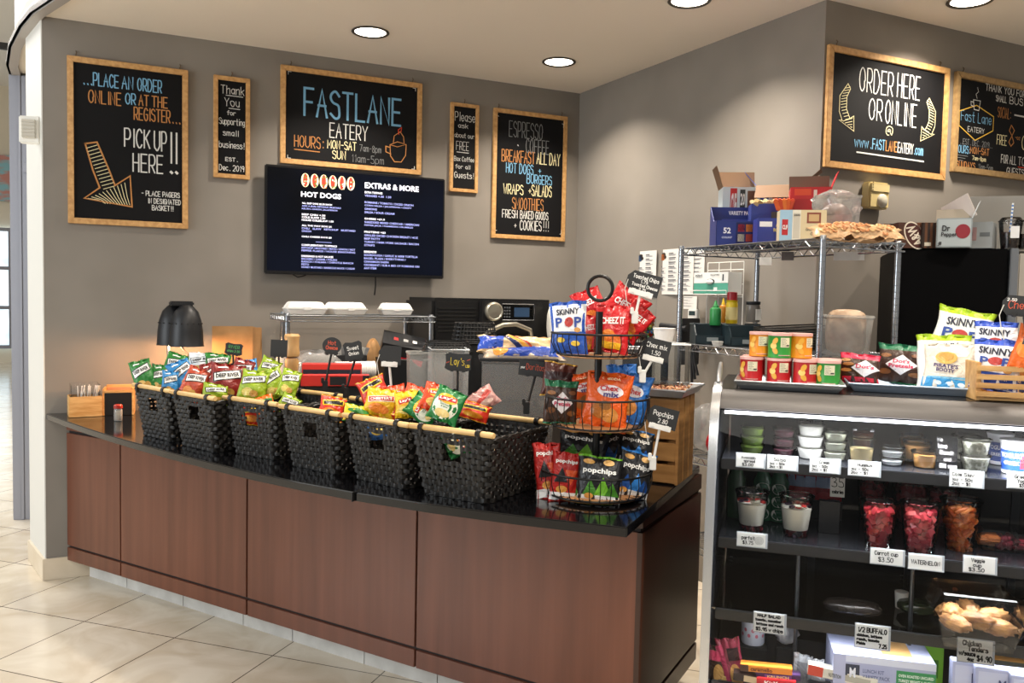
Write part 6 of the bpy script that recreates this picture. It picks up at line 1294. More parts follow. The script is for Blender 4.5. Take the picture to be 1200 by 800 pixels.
# iced drinks
def iced(label, px, back, hpx, straw=True):
    q = ftop(px, back); D = (q-CAM).dot(fw); h = hpx*D/F; r1 = 12.5*D/F; t_ = thing('iced_drink', label, 'drink', q, face(q), 'iced drinks on the cooler')
    MB().lathe([(r1*.72, 0), (r1*.75, .002), (r1, h), (r1*1.05, h+.002), (r1*1.05, h+.005), (r1*.98, h+.005)], 24, cap=1).build('cup', thin('clear_cup', (.93, .93, .93), .6), t_)
    MB().lathe([(0, .003), (r1*.70, .003), (r1*.86, h*.58), (r1*.84, h*.62), (0, h*.62)], 24).build('drink', noisy('cola_ice', '1a0f0d', '3a2420', (1, 1, 1), 3, .2, nscale=30), t_)
    MB().lathe([(r1*1.04, h+.004), (r1*.8, h+.018), (0, h+.02)], 24).build('lid', thin('clear_lid', (.92, .92, .92), .6), t_)
    MB().box(-.002+r1*.05, r1*.72, -r1*1.02, -r1*.96, h*.38, h*.82).build('sticker', mat('d8dadc', .6), t_)
    if straw:
        a = MB(); n = 24
        for k in range(n):
            z0, z1 = h*.1+(h+.075-h*.1)*k/n, h*.1+(h+.075-h*.1)*(k+1)/n; a.tube([(-.004+.008*k/n, 0, z0), (-.004+.008*(k+1)/n, 0, z1)], .0034, 8, k % 2)
        a.build('straw', [mat('4d7fc4', .4), mat('e6eaf0', .4)], t_)
iced('iced dark drink with a striped blue straw on the cooler', 1186, .04, 31); iced('iced dark drink cut by the right photo edge on the cooler', 1205, .06, 28, False)
# ---------------------------------------------------------------- refrigerated display case (local x along its front, y inward)
CA = onz(848, 455, 1.28); cyaw = math.atan2(rr.y, rr.x); Lc = 1.22
CM = Matrix.Translation((CA.x, CA.y, 0)) @ Matrix.Rotation(cyaw, 4, 'Z'); CI = CM.inverted()
def onC(px, py, yl):
    """point where the pixel's ray meets the case's plane y = yl"""
    d = CI.to_3x3() @ ray(px, py); o = CI @ CAM; k = (yl-o.y)/d.y; return CAM+ray(px, py)*k
def inC(p): return CI @ p
PROF = [(.03, 1.30), (-.02, 1.285), (-.065, 1.265), (-.105, 1.225), (-.14, 1.15), (-.166, 1.05), (-.185, .93), (-.198, .80), (-.205, .65), (-.21, .50), (-.21, .36)]
t = thing('display_case', 'chrome edged refrigerated display case with sloping glass front full of cups and snacks', 'display case', (CA.x, CA.y, 0), cyaw); case = t
steel = mat('a7a9ac', .28, .85); casb = mat('0c0c0e', .35); dkgr = mat('3c3b3d', .35, .5)
def sheet(prof, x0, x1, m, name, par, th=0):
    a = MB(); n = len(prof); vs = [(x, y, z) for x in (x0, x1) for y, z in prof]; a.add(vs, [(i, i+1, n+i+1, n+i) for i in range(n-1)]); return a.build(name, m, par, sharp=60)
# chrome edge strip down the left end
a = MB()
n = len(PROF); back = [(y+.028, z-.004) for y, z in PROF]; vs = []
for x in (-.03, -.004): vs += [(x, y-.004, z) for y, z in PROF]+[(x, y, z) for y, z in back]
N2 = 2*n; fs = []
for i in range(n-1): fs += [(i, i+1, n+i+1, n+i), (N2+i+1, N2+i, N2+n+i, N2+n+i+1), (i, N2+i, N2+i+1, i+1), (n+i+1, N2+n+i+1, N2+n+i, n+i)]
fs += [(0, n, N2+n, N2), (n-1, N2+n-1, N2+N2-1, N2-1)]
a.add(vs, fs); a.build('edge_strip', mat('c3c6c9', .25, .8), t, bev=.003)
MB().tube([(-.017, .02, 1.295), (-.017, .05, 1.325), (-.017, .10, 1.352)], [.008, .009, .006], 10).build('edge_handle', steel, t)
a = MB(); P = [(y+.01, z) for y, z in PROF]+[(-.2, .002), (.55, .002), (.55, 1.262), (.03, 1.262)]
m_ = Matrix(((0, 0, 1, 0), (1, 0, 0, 0), (0, 1, 0, 0), (0, 0, 0, 1))); a.prism(P[1:], -.022, -.003, 0, m_); a.build('end_panel', mat('1c1d20', .15, .2), t)
MB().box(-.02, Lc, -.005, .55, 1.262, 1.280).build('top_slab', mat('1a1a1b', .25, .3), t, bev=.003)
sheet([(-.004, 1.279), (-.03, 1.276), (-.058, 1.262), (-.075, 1.245), (-.085, 1.228), (-.075, 1.226), (-.05, 1.24), (-.02, 1.258)], -.003, Lc, mat('4a4745', .5, .35), 'front_rail', t)
gm_ = thin('case_glass', (.97, .98, .98), -.2, .01)
sheet([(y+.004, z) for y, z in PROF if z < 1.24], 0, Lc, gm_, 'front_glass', t)
MB().box(-.01, Lc, -.205, .55, .002, .34).build('base', casb, t, bev=.004)
MB().box(0, Lc, -.19, .50, .34, .40).build('deck', mat('2a2b2f', .3), t, bev=.003)
MB().box(0, Lc, .505, .53, .40, 1.262).build('back_wall', mat('232426', .25), t)
for x in (.30, .62, .94): MB().box(x-.012, x+.012, .495, .505, .40, 1.25).build('back_door_frame', mat('3f4246', .35, .5), t)
MB().box(Lc-.01, Lc, -.15, .55, .40, 1.262).build('end_wall', casb, t)
SHELF = {1: (1.07, -.055), 2: (.83, -.07), 3: (.62, -.105)}
shg = thin('shelf_glass', (.80, .84, .84), .5, .05)
for k, (z, yf) in SHELF.items():
    MB().box(.004, Lc-.01, yf, .46, z-.008, z-.001).build('shelf', shg if k == 3 else mat('1b1c1f', .15), t)
    MB().box(.004, Lc-.01, yf-.012, yf, z-.030, z+.002).build('shelf_rail', mat('0f1012', .3), t, bev=.002)
    for x in (.02, .60): MB().box(x-.006, x+.006, yf+.02, .48, z-.03, z-.009).build('bracket', dkgr, t)
for x in (.24, .56): MB().tube([(x, .0, .41), (x, .0, .82)], .006, 8).build('rod_support', mat('55585c', .3, .8), t)
MB().box(.01, Lc-.02, -.075, -.062, 1.212, 1.220).build('light_strip', mat('f6f4ff', .4, emit=7), t)
l = area('case_lamp', (0, 0, 0), 1.1, 32, (.95, .96, 1), (R(-18), 0, 0), .02); l.parent = t; l.location = (Lc/2, -.07, 1.208)
l = area('case_fill_low', (0, 0, 0), 1.1, 1.0, (.95, .96, 1), (R(-10), 0, 0), .02); l.parent = t; l.location = (Lc/2, -.09, .585)  # added fill under the lowest shelf, no light strip there
for k_, z_, y_, e_ in (('case_fill_upper', 1.038, -.05, 5.0), ('case_fill_middle', .798, -.065, .7)):  # fills added under the two upper shelves to brighten the food
    l = area(k_, (0, 0, 0), 1.1, e_, (.96, .97, 1), (R(-28), 0, 0), .02); l.parent = t; l.location = (Lc/2, y_-.016, z_)

# ---- cups and food on the shelves
ccl = thin('cup_clear', (.97, .975, .975), .45, .04); ccl2 = thin('cup_frost', (.93, .94, .93), .7, .12, white=.22)
def deli(label, px, py, z, rpx, hpx, col, group, lid=True, fill=.86, m=None, dz=0, spec=None, taper=.80):
    p = onz(px, py, z); D = (p-CAM).dot(fw); r_ = rpx*D/F; h = hpx*D/F; t_ = thing('deli_cup', label, 'deli cup', (p.x, p.y, z+.001+dz), 0, group)
    MB().lathe([(r_*taper, 0), (r_*(taper+.02), .001), (r_, h), (r_*1.06, h), (r_*1.06, h+.002)], 24, cap=1).build('cup', m or ccl, t_)
    c = spec or mat(col, .5); rt_ = taper+(1-taper)*fill
    MB().lathe([(0, .0015), (r_*taper*.97, .0015), (r_*rt_*.97, h*fill), (r_*.5, h*fill+.001), (0, h*fill-.001)], 24, cap=0).build('food', c, t_)
    if lid: MB().lathe([(r_*1.07, h+.001), (r_*1.08, h+.004), (r_*.96, h+.006), (r_*.9, h+.003), (0, h+.003)], 24, cap=0).build('lid', ccl, t_)
    return h
Z1, Z2, Z3 = 1.07, .83, .62
def stack(labels, px, py, z, rpx, hpx, col, group, **kw):
    dz = 0
    for lb in labels: h = deli(lb, px, py, z, rpx, hpx, col, group, dz=dz, **kw); dz += h+.005
G = 'green avocado cups on the top case shelf'
stack(['lowest of the three green avocado cups in the display case', 'middle of the three green avocado cups in the display case', 'topmost of the three green avocado cups in the display case'], 881, 530, Z1, 13.5, 8.6, '7f9a3e', G, fill=.92)
stack(['lower purple berry cup right of the avocado cups', 'upper purple berry cup right of the avocado cups', 'empty lidded cup on top of the purple berry cups'], 918, 533, Z1, 12.5, 9, '7d4a58', 'purple cups on the top case shelf', fill=.7)
stack(['lowest white yogurt cup of the tallest white stack', 'second white yogurt cup of the tallest white stack', 'topmost white yogurt cup of the tallest white stack'], 949, 536, Z1, 14.5, 11.5, 'dfe0d2', 'white cups on the top case shelf', fill=.9, m=ccl2)
stack(['lowest white cup right of the tallest white stack', 'middle white cup right of the tallest white stack', 'topmost white cup right of the tallest white stack'], 978, 538, Z1, 13, 9.5, 'd5d8c4', 'white cups on the top case shelf', fill=.8)
stack(['pale yellow hummus cup on the top case shelf', ], 1009, 541, Z1, 14.5, 26, 'dcc993', 'pale yellow cups on the top case shelf', fill=.62)
deli('terracotta coloured cup behind the pale yellow hummus cup', 1011, 526, Z1, 12, 22, 'b3704e', 'pale yellow cups on the top case shelf', fill=.9, lid=False)
stack(['low small cup of white sauce in the middle of the top case shelf', 'upper small cup of white sauce in the middle of the top case shelf'], 1045, 544, Z1, 13, 8.5, 'd0d4d6', 'small sauce cups on the top case shelf', fill=.5)
deli('orange cheese cup at the front of its group, top case shelf', 1084, 547, Z1, 15, 17, 'd9a45a', 'orange cups on the top case shelf', fill=.85)
deli('orange cheese cup behind the front one to the left, top case shelf', 1074, 538, Z1, 15, 20, 'd6a566', 'orange cups on the top case shelf', fill=.85)
deli('orange cheese cup at the rear of its group, top case shelf', 1068, 531, Z1, 14, 20, 'cfa066', 'orange cups on the top case shelf', fill=.85)
slaw = noisy('coleslaw', '9fa08c', 'dcdccd', (1, 1, 1), 3, .5, .42, .58, nscale=90)
stack(['lower coleslaw cup on the top case shelf', 'upper coleslaw cup on the top case shelf'], 1142, 551, Z1, 16, 17, 'd5d5c5', 'coleslaw cups on the top case shelf', fill=.9, spec=slaw)
deli('coleslaw cup behind the stacked ones on the top case shelf', 1131, 537, Z1, 15, 26, 'd5d5c5', 'coleslaw cups on the top case shelf', fill=.9, spec=slaw)
def yog(label, px, py, rpx, hpx, txt):
    p = onz(px, py, Z1); D = (p-CAM).dot(fw); r_ = rpx*D/F; h = hpx*D/F; t_ = thing('yogurt_cup', label, 'yogurt', (p.x, p.y, Z1+.001), face(p), 'yogurt tubs on the top case shelf')
    MB().lathe([(r_*.8, 0), (r_*.82, .003), (r_*.97, h*.93)], 26).build('tub', mat('e4e6ea', .4), t_); MB().lathe([(r_, h*.92), (r_*1.02, h*.94), (r_*1.02, h), (0, h+.001)], 26).build('lid', mat('eceef0', .35), t_)
    a = MB(); S = lambda u, v, o=0: ((r_*(.82+.15*v)+.0007+o)*math.sin(u), -(r_*(.82+.15*v)+.0007+o)*math.cos(u), h*.93*v)
    a.grid(lambda u, v: S(-1.3+2.0*u, .12+.66*v), 12, 2, 0); type_(a, txt, -1.05, .5, .52, .68, 1, lambda X, Z, o=0: S(X, Z, .0008), .03); type_(a, 'GREEK', -.8, .3, .30, .42, 1, lambda X, Z, o=0: S(X, Z, .0008), .03)
    a.grid(lambda u, v: S(.35+.6*u, .2+.4*v, .0005), 5, 2, 2)
    a.build('label', [mat('24489a', .4), mat('e8ecf4', .4), mat('b8323e', .4)], t_)
yog('blue and white yogurt tub at the right end of the top case shelf', 1189, 554, 17, 39, 'YOGURT'); yog('blue and white yogurt tub behind the front one on the top case shelf', 1171, 543, 14, 36, 'YOGURT')
# black sign
def card(name, label, x0, x1, y0, y1, yl, bgm, lines, ink, group, lw=None, curl=0, tag_=True, cat='price card'):
    a_, b_, c_ = onC(x0, (y0+y1)/2, yl), onC(x1, (y0+y1)/2, yl), onC((x0+x1)/2, y0, yl); d_ = onC((x0+x1)/2, y1, yl)
    W_, Hh = (b_-a_).length, c_.z-d_.z; M = Matrix.Translation(((a_.x+b_.x)/2, (a_.y+b_.y)/2, (c_.z+d_.z)/2)) @ Matrix.Rotation(cyaw, 4, 'Z') @ Matrix.Rotation(R(-4), 4, 'X')
    t_ = thing(name, label, cat, (0, 0, 0), 0, group, M=M)
    MB().box(-W_/2, W_/2, -.0008, .0008, -Hh/2, Hh/2).build('card', bgm, t_)
    if tag_: MB().box(-W_/2-.002, W_/2+.006, .001, .0022, -Hh/2-.003, Hh/2+.003).build('holder', mat('8f9498', .25), t_)
    if lines:
        a = MB()
        for (s, u0, u1, v0, v1) in lines: pen(a, s, (u0-.5)*W_, (u1-.5)*W_, (v0-.5)*Hh, (v1-.5)*Hh, 0, lambda X, Z, o=0: (X, -.0014-o, Z), lw or Hh*.048)
        a.build('writing', ink, t_)
    return t_, W_, Hh
pc = mat('b9b9b4', .75, spec=.1); inkb = mat('141416', .8, spec=.1); G = 'white handwritten price cards in the display case'
yl1, yl2, yl3 = SHELF[1][1]-.0145, SHELF[2][1]-.0145, SHELF[3][1]-.0145
card('price_card', 'white card reading Avocado spread $3.00 under the green cups', 863, 895, 532, 547, yl1, pc, [('Avocado', .18, .70, .62, .85), ('spread', .28, .68, .36, .56), ('$3.00', .22, .62, .08, .28)], inkb, G)
card('price_card', 'white card under the purple berry cups reading Salsa', 899.5, 933, 534.5, 550, yl1, pc, [('Salsa', .22, .62, .62, .86), ('1oz - 50c', .08, .60, .34, .50), ('2oz - $1', .08, .52, .10, .26)], inkb, G)
card('price_card', 'white card under the tall white cup stack reading Cream', 949.5, 983, 538, 553.5, yl1, pc, [('Cream', .32, .66, .66, .88), ('1oz - 50c', .06, .62, .36, .54), ('2oz - $1', .06, .58, .10, .28)], inkb, G)
card('price_card', 'white card under the pale yellow cup reading Hummus', 994.5, 1030, 541, 557, yl1, pc, [('Hummus', .30, .76, .66, .88), ('1oz - 50c', .08, .66, .36, .54), ('2oz - $1', .08, .62, .10, .28)], inkb, G)
card('price_card', 'white card under the coleslaw cups reading Cole Slaw', 1113.5, 1151, 552, 570, yl1, pc, [('Cole Slaw', .06, .74, .66, .88), ('1oz - 50c', .06, .70, .34, .52), ('2oz - $1', .06, .62, .08, .26)], inkb, G)
card('price_card', 'white card under the yogurt tubs reading Greek Yogurt', 1181, 1222, 555, 572, yl1, pc, [('Greek', .2, .55, .66, .88), ('Yogurt', .28, .66, .36, .58), ('$3.00', .34, .62, .08, .28)], inkb, G)
c_ = card('price_card', 'white card reading parfait $3.75 with a drawn circle under the parfaits', 864, 897, 625, 640, yl2, pc, [('parfait', .16, .62, .52, .78), ('$3.75', .2, .56, .16, .40)], inkb, G)
a = MB(); 
for k, rr_ in enumerate((.14, .09, .05)): ribbon(a, [((.78-.5)*c_[1]+rr_*c_[1]*math.cos(j*pi/10), rr_*c_[1]*math.sin(j*pi/10)) for j in range(21)], .0009, 0, lambda X, Z, o=0: (X, -.0014, Z))
a.build('drawing', inkb, c_[0])
card('price_card', 'white card reading Carrot Cup $3.50 on the middle case shelf', 1020.5, 1058, 644, 661, yl2, pc, [('Carrot cup', .12, .84, .60, .86), ('$3.50', .24, .70, .16, .46)], inkb, G)
card('price_card', 'white card reading WATERMELON on the middle case shelf', 1065, 1104, 650.5, 667, yl2, pc, [('WATERMELON', .08, .92, .34, .62)], inkb, G)
card('price_card', 'white card reading Veggie Cup $3.50 on the middle case shelf', 1129.5, 1166, 653, 671, yl2, pc, [('Veggie', .24, .66, .68, .90), ('cup', .30, .56, .38, .58), ('$3.50', .16, .66, .08, .30)], inkb, G)
card('price_card', 'white card about a half sandwich at the left of the lowest case shelf', 883.5, 919, 719, 741, yl3, pc, [('HALF SALAD', .12, .86, .80, .93), ('tomato, cucumber', .05, .9, .58, .70), ('lettuce and ranch', .08, .96, .36, .48), ('$5.95 w chips', .08, .95, .08, .24)], inkb, G)
card('price_card', 'white card reading Buffalo at the middle of the lowest case shelf', 1002.5, 1041, 733, 759, yl3, pc, [('1/2 BUFFALO', .08, .94, .68, .88), ('chicken, lettuce', .05, .8, .48, .58), ('ranch, tomato', .05, .72, .30, .40), ('Pickle', .05, .3, .12, .22), ('7.25', .72, .95, .06, .22)], inkb, G)
card('price_card', 'white card reading Chicken Tenders below the chicken tray', 1122.5, 1163, 750, 776, yl3, pc, [('Chicken', .14, .66, .74, .94), ('Tenders', .30, .86, .50, .70), ('w/sauce', .04, .50, .28, .46), ('$4.90', .56, .98, .10, .34), ('4oz', .28, .46, .05, .2)], inkb, G)
card('menu_card', 'small black card with white handwriting between orange cups and coleslaw', 1096.5, 1122, 511, 551, .03, mat('0b0b0c', .85, spec=.05), [('We', .04, .3, .84, .96), ('have', .1, .5, .64, .78), ('Ranch', .2, .8, .46, .58), ('and', .4, .7, .28, .38), ('BBQ sauce', .2, .98, .08, .2)], mat('d8d8d6', .7), None, .0007, cat='sign', tag_=False)
# middle shelf
def tall(label, px, py, z, rt_px, rb_px, hpx, kind, group, name='fruit_cup', cat='fruit cup', behind=0, cols=None, seed=1):
    p = onz(px, py, z); D = (p-CAM).dot(fw); r1, rb, h = rt_px*D/F, rb_px*D/F, hpx*D/F; t_ = thing(name, label, cat, (p.x, p.y, z+.001), face(p), group)
    MB().lathe([(rb, 0), (rb*1.02, .002), (r1, h), (r1*1.06, h+.001), (r1*1.06, h+.004)], 28, cap=1).build('cup', ccl, t_)
    MB().lathe([(r1*1.07, h+.003), (r1*1.07, h+.007), (r1*.94, h+.010), (r1*.9, h+.006), (0, h+.006)], 28, cap=0).build('lid', ccl, t_)
    rn = random.Random(seed); R_ = lambda z_: rb+(r1-rb)*z_/h
    if kind == 'parfait':
        MB().lathe([(0, h*.18), (R_(h*.18)*.97, h*.18), (R_(h*.74)*.97, h*.74), (R_(h*.74)*.6, h*.76), (0, h*.755)], 28, cap=0).build('yogurt', mat('efece0', .5), t_)
        a = MB()
        for k in range(42): an = rn.random()*6.28; rad = R_(h*.1)*.86*rn.random()**.4; a.ball((rad*math.cos(an), rad*math.sin(an), h*(.03+.16*rn.random())), .0072, 7, 5, rn.choice([0, 0, 1, 2]))
        for k in range(26): an = rn.random()*6.28; rad = R_(h*.78)*.80*rn.random()**.4; a.ball((rad*math.cos(an), rad*math.sin(an), h*(.76+.06*rn.random())), .0075, 7, 5, rn.choice([3, 3, 0, 1, 4]), None, (1.2, 1.2, .6))
        a.build('berries', [mat('7a1c26', .3), mat('2a1a2a', .35), mat('4a1420', .3), mat('c23a34', .3), mat('d9d5c2', .5)], t_)
    else:
        a = MB(); n = 110 if kind != 'carrot' else 90
        for k in range(n):
            f = k/n; zz = h*(.03+.84*f); an = rn.random()*6.28; rad = max(0, R_(zz)-.017)*rn.random()**.35
            M = Matrix.Translation((rad*math.cos(an), rad*math.sin(an), zz)) @ Matrix.Rotation(rn.random()*6, 4, (rn.random()-.5, rn.random()-.5, rn.random()-.5))
            if kind == 'carrot': L_ = .016+rn.random()*.010; M = Matrix.Translation((rad*.86*math.cos(an), rad*.86*math.sin(an), zz)) @ Matrix.Rotation(rn.random()*6, 4, 'Z') @ Matrix.Rotation(R(25+rn.random()*100), 4, 'X'); a.tube([(0, 0, -L_), (0, 0, -L_*.9), (0, 0, L_*.88), (0, 0, L_)], [.003, .0072, .0068, .003], 8, rn.randrange(3), M=M)
            else: s_ = .0085+rn.random()*.004; a.box(-s_, s_, -s_*.8, s_*.8, -s_*.7, s_*.7, rn.randrange(3), M)
        a.build('food', [mat(c, .3) for c in cols], t_, bev=.0012 if kind != 'carrot' else 0)
    return t_
RED_ = ['b5303a', 'c8483f', '9a2632']; WM = ['b83a44', 'a52c3a', 'c85a58']; CARR = ['d9702c', 'e48a44', 'c9601f']
tall('yogurt parfait cup with berries, leftmost on the middle case shelf', 880, 621, Z2, 18.5, 12.5, 44, 'parfait', 'yogurt parfaits', 'parfait', 'parfait')
tall('yogurt parfait cup with berries, second from left on the middle case shelf', 932, 627, Z2, 19, 13, 45, 'parfait', 'yogurt parfaits', 'parfait', 'parfait', seed=4)
tall('clear cup of strawberry chunks above the Carrot Cup card', 1029, 639, Z2, 20.5, 14, 50, 'fruit', 'fruit cups', cols=RED_, seed=5)
tall('clear cup of watermelon cubes above the WATERMELON card', 1077, 644, Z2, 22, 16, 53, 'fruit', 'fruit cups', cols=WM, seed=6)
tall('clear cup of orange baby carrots on the middle case shelf', 1124, 643, Z2, 22, 14.5, 56, 'carrot', 'fruit cups', cols=CARR, seed=7, name='carrot_cup', cat='vegetable cup')
tall('clear cup of red fruit in the back row behind the strawberry cup', 1021, 606, Z2, 17, 13, 44, 'fruit', 'fruit cups', cols=['8f2430', 'a33038', '7a1c28'], seed=8)
tall('clear cup of watermelon in the back row, left of the carrots', 1067, 610, Z2, 22, 16, 44, 'fruit', 'fruit cups', cols=['a03a46', 'b04a52', '8a2c38'], seed=9)
tall('clear cup of pale red fruit in the back row behind the carrots', 1104, 614, Z2, 18, 14, 42, 'fruit', 'fruit cups', cols=['8a3a40', '9a4a4c', '7a2c34'], seed=10)
def clam(label, px, py, z, wpx_, dpx, hpx, yaw, foods, group, seed, name='snack_tray', cat='food tray', kind='veg'):
    p = onz(px, py, z); D = (p-CAM).dot(fw); W_, D_, h = wpx_*D/F, dpx*D/F, hpx*D/F; t_ = thing(name, label, cat, (p.x, p.y, z+.001), face(p, yaw), group); x, y = W_/2, D_/2; q = .82
    a = MB(); vs = [(-x*q, -y*q, 0), (x*q, -y*q, 0), (x*q, y*q, 0), (-x*q, y*q, 0), (-x, -y, h*.55), (x, -y, h*.55), (x, y, h*.55), (-x, y, h*.55)]
    a.add(vs, [(0, 1, 2, 3)]+[(i, (i+1) % 4, 4+(i+1) % 4, 4+i) for i in range(4)]); a.build('tray', ccl, t_)
    a = MB(); z0 = h*.57; vs = [(-x, -y, z0), (x, -y, z0), (x, y, z0), (-x, y, z0), (-x*.86, -y*.86, h), (x*.86, -y*.86, h), (x*.86, y*.86, h), (-x*.86, y*.86, h)]
    a.add(vs, [(4, 5, 6, 7)]+[(i, (i+1) % 4, 4+(i+1) % 4, 4+i) for i in range(4)]); a.tube([(-x, -y, z0), (x, -y, z0), (x, y, z0), (-x, y, z0)], .002, 5, closed=True); a.build('lid', ccl, t_)
    rn = random.Random(seed); a = MB()
    if kind == 'veg':
        for k in range(60):
            xx = (rn.random()-.5)*W_*.72; yy = (rn.random()-.5)*D_*.66; zz = h*(.12+.5*rn.random()); m = 0 if xx < 0 else 1
            if m == 0: a.tube([(xx-.018, yy, zz), (xx-.015, yy, zz), (xx+.014, yy, zz+.002), (xx+.018, yy, zz+.002)], [.003, .007, .007, .003], 7, m)
            else: a.ball((xx, yy, zz), .009, 7, 5, m)
        a.build('food', [mat(c, .4) for c in foods], t_); return t_
    for k in range(9):
        xx = (-.5+.5*(k % 3))*W_*.50; yy = (-.5+.5*(k//3))*D_*.5; ph = rn.random()*6; M = Matrix.Translation((xx, yy, h*.42+.014*(k % 2))) @ Matrix.Rotation(rn.random()*3, 4, 'Z')
        def fn(u, v):
            th, f = 2*pi*u, pi*v; b_ = 1+.10*math.sin(7*th+ph)*math.sin(f)+.09*math.sin(11*f+3*th+ph)+.05*math.sin(17*th+13*f); return (.046*b_*math.sin(f)*math.cos(th), .026*b_*math.sin(f)*math.sin(th), .022*b_*math.cos(f))
        a.grid(fn, 22, 14, 0, M)
    a.build('food', foods, t_, sharp=180); return t_
clam('clear tray of carrots and grapes right of the carrot cup', 1168, 642, Z2, 40, 34, 24, 10, ['c8743c', '7a2434'], 'clear snack trays on the middle shelf', 3)
clam('clear tray of red grapes cut by the right photo edge', 1208, 646, Z2, 40, 34, 22, 10, ['8a2030', '6a1828'], 'clear snack trays on the middle shelf', 4)
crust = noisy('fried_crust', '5f3716', 'a5743a', (1, 1, 1), 6, .6, .3, .7, nscale=28, bump=.6)
clam('clear tray of golden breaded chicken on the lowest case shelf', 1138, 750, Z3, 86, 74, 60, 14, crust, 'clear chicken trays on the lowest shelf', 5, 'chicken_tray', 'food tray', 'chk')
clam('clear tray of breaded chicken cut by the right photo edge', 1212, 742, Z3, 70, 70, 40, 14, crust, 'clear chicken trays on the lowest shelf', 6, 'chicken_tray', 'food tray', 'chk')
# bottles and packs at the back of the middle shelf
def case_at(px, yl, z): p = onC(px, 600, yl); return Vector((p.x, p.y, z))
for i, (px, c, lb) in enumerate([(862, '2f4a2c', 'dark green bottle at the far left behind the parfaits'), (893, '7d8a86', 'clear bottle with stacked round white labels behind the parfaits'), (912, '7d8a86', 'clear bottle with round white labels right of the other labelled one')]):
    p = case_at(px, .20, Z2+.001); t_ = thing('bottle', lb, 'bottle', p, face(p), 'bottles at the back of the middle shelf')
    MB().lathe([(.030, 0), (.032, .006), (.032, .13), (.014, .17), (.013, .185)], 22).build('body', mat('1f4a33' if i else '26422a', .25), t_); MB().lathe([(.015, .185), (.015, .20), (0, .201)], 18).build('cap', mat('d8d8d4', .4), t_)
    a = MB(); S = lambda u, v, o=0: ((.0326+o)*math.sin(u), -(.0326+o)*math.cos(u), v)
    for k in range(3):
        zc = .025+.042*k; a.add([S(.75*math.cos(2*pi*j/20), zc+.018*math.sin(2*pi*j/20)) for j in range(20)], [list(range(20))], 0)
        type_(a, '90', -.25, .25, zc+.003, zc+.012, 1, lambda X, Z, o=0: S(X, Z, .001), .03); type_(a, 'Avocado', -.55, .55, zc-.010, zc-.002, 1, lambda X, Z, o=0: S(X, Z, .001), .02)
    if i: a.build('label', [mat('a9b4a9', .5), mat('2a5a44', .5)], t_)
for i, (px, wp, lb) in enumerate([(938, 36, 'red fruit snack pack hanging behind the parfaits'), (968, 34, 'red fruit snack pack beside the 35 tag')]):
    p = case_at(px, .30, Z2+.12); D = (p-CAM).dot(fw); FRU = Design('a5242e', [('r', .05, .95, .62, .9, 0, '9fb4d4'), ('e', .4, .35, .3, .18, 'c23c44'), ('e', .66, .25, .2, .14, '8a1c26')], [], rough=.2)
    M_ = p; q = p-CAM; k = q.dot(fw); px_, py_ = 600+F*q.dot(rt)/k, 400-F*q.dot(up)/k
    bag('fruit_pack', lb, 'fruit pack', px_, py_+12, k, wp, 46, FRU, 0, -6, 0, 1+i, 'red fruit packs at the back of the middle shelf', thick=.3)
    o = MB().box(-.05, .05, -.02, .02, 0, .06).build('pack_stand', mat('17181a', .5), None, loc=(p.x, p.y, Z2+.001), rot=(0, 0, face(p))); tag(o, ['dark stand under the left red fruit pack', 'dark stand under the red fruit pack by the 35 tag'][i], 'stand')
card('price_card', 'grey card reading 35 at the back of the middle case shelf', 973, 990, 556, 582, .10, mat('b9b8b4', .6), [('35', .1, .9, .45, .85), ('calories', .15, .9, .16, .3)], inkb, None, .0022, tag_=False)
MB().box(.30, .36, .10, .13, Z2, Z2+.10).build('card_stand', casb, case)
# loose items on the lowest shelf
p = onz(1056, 712, Z3); o = MB().lathe([(.017, 0), (.02, .05), (.0, .052)], 14).build('paper_cup', mat('c9c6be', .6), None, loc=(p.x, p.y, Z3+.001)); tag(o, 'small pale paper cup in the middle of the lowest case shelf', 'cup')
for i, (px, w_, lb) in enumerate([(1000, 90, 'long film wrapped sandwich lying in the shadow of the lowest shelf'), (1078, 60, 'film wrapped green wrap left of the chicken tray')]):
    p = onz(px, 728, Z3); D = (p-CAM).dot(fw)
    lump('wrapped_sandwich', lb, Vector((p.x+.05, p.y+.05, Z3+.001)), w_*.36*D/F, .04, .04, noisy('wrap%d' % i, '171412' if i == 0 else '1a2016', '2a2420' if i == 0 else '333d26', (1, 1, 1), 4, .2, nscale=20), 20+i, 'wrapped sandwich', .08, yaw=math.degrees(cyaw))
# ---- deck: snacks and lunch boxes
ZD = .401
def pack(name, label, px, py, yl, wpx_, hpx, dep, col, prints=(), texts=(), roll=0, tilt=0, yaw=0, cat='snack', group=None):
    p = onC(px, py, yl); D = (p-CAM).dot(fw); W_, Hh = wpx_*D/F, hpx*D/F
    return carton(name, label, Vector((p.x, p.y, p.z-Hh/2)), cyaw+R(yaw), W_, dep, Hh, prints, texts, None, cat, group, tilt, roll, col)
def dbox(name, label, px, ytop, yl, wpx_, dep, col, prints=(), texts=(), yaw=0, cat='box', group=None, h=None, z0=None):
    """box standing on the deck (or at z0) with its top edge at a pixel"""
    p = onC(px, ytop, yl); D = (p-CAM).dot(fw); zb = ZD+.001 if z0 is None else z0
    return carton(name, label, Vector((p.x, p.y, zb)), cyaw+R(yaw), wpx_*D/F, dep, p.z-zb, prints, texts, None, cat, group, 0, 0, col)
lil = 'b9bdd6'
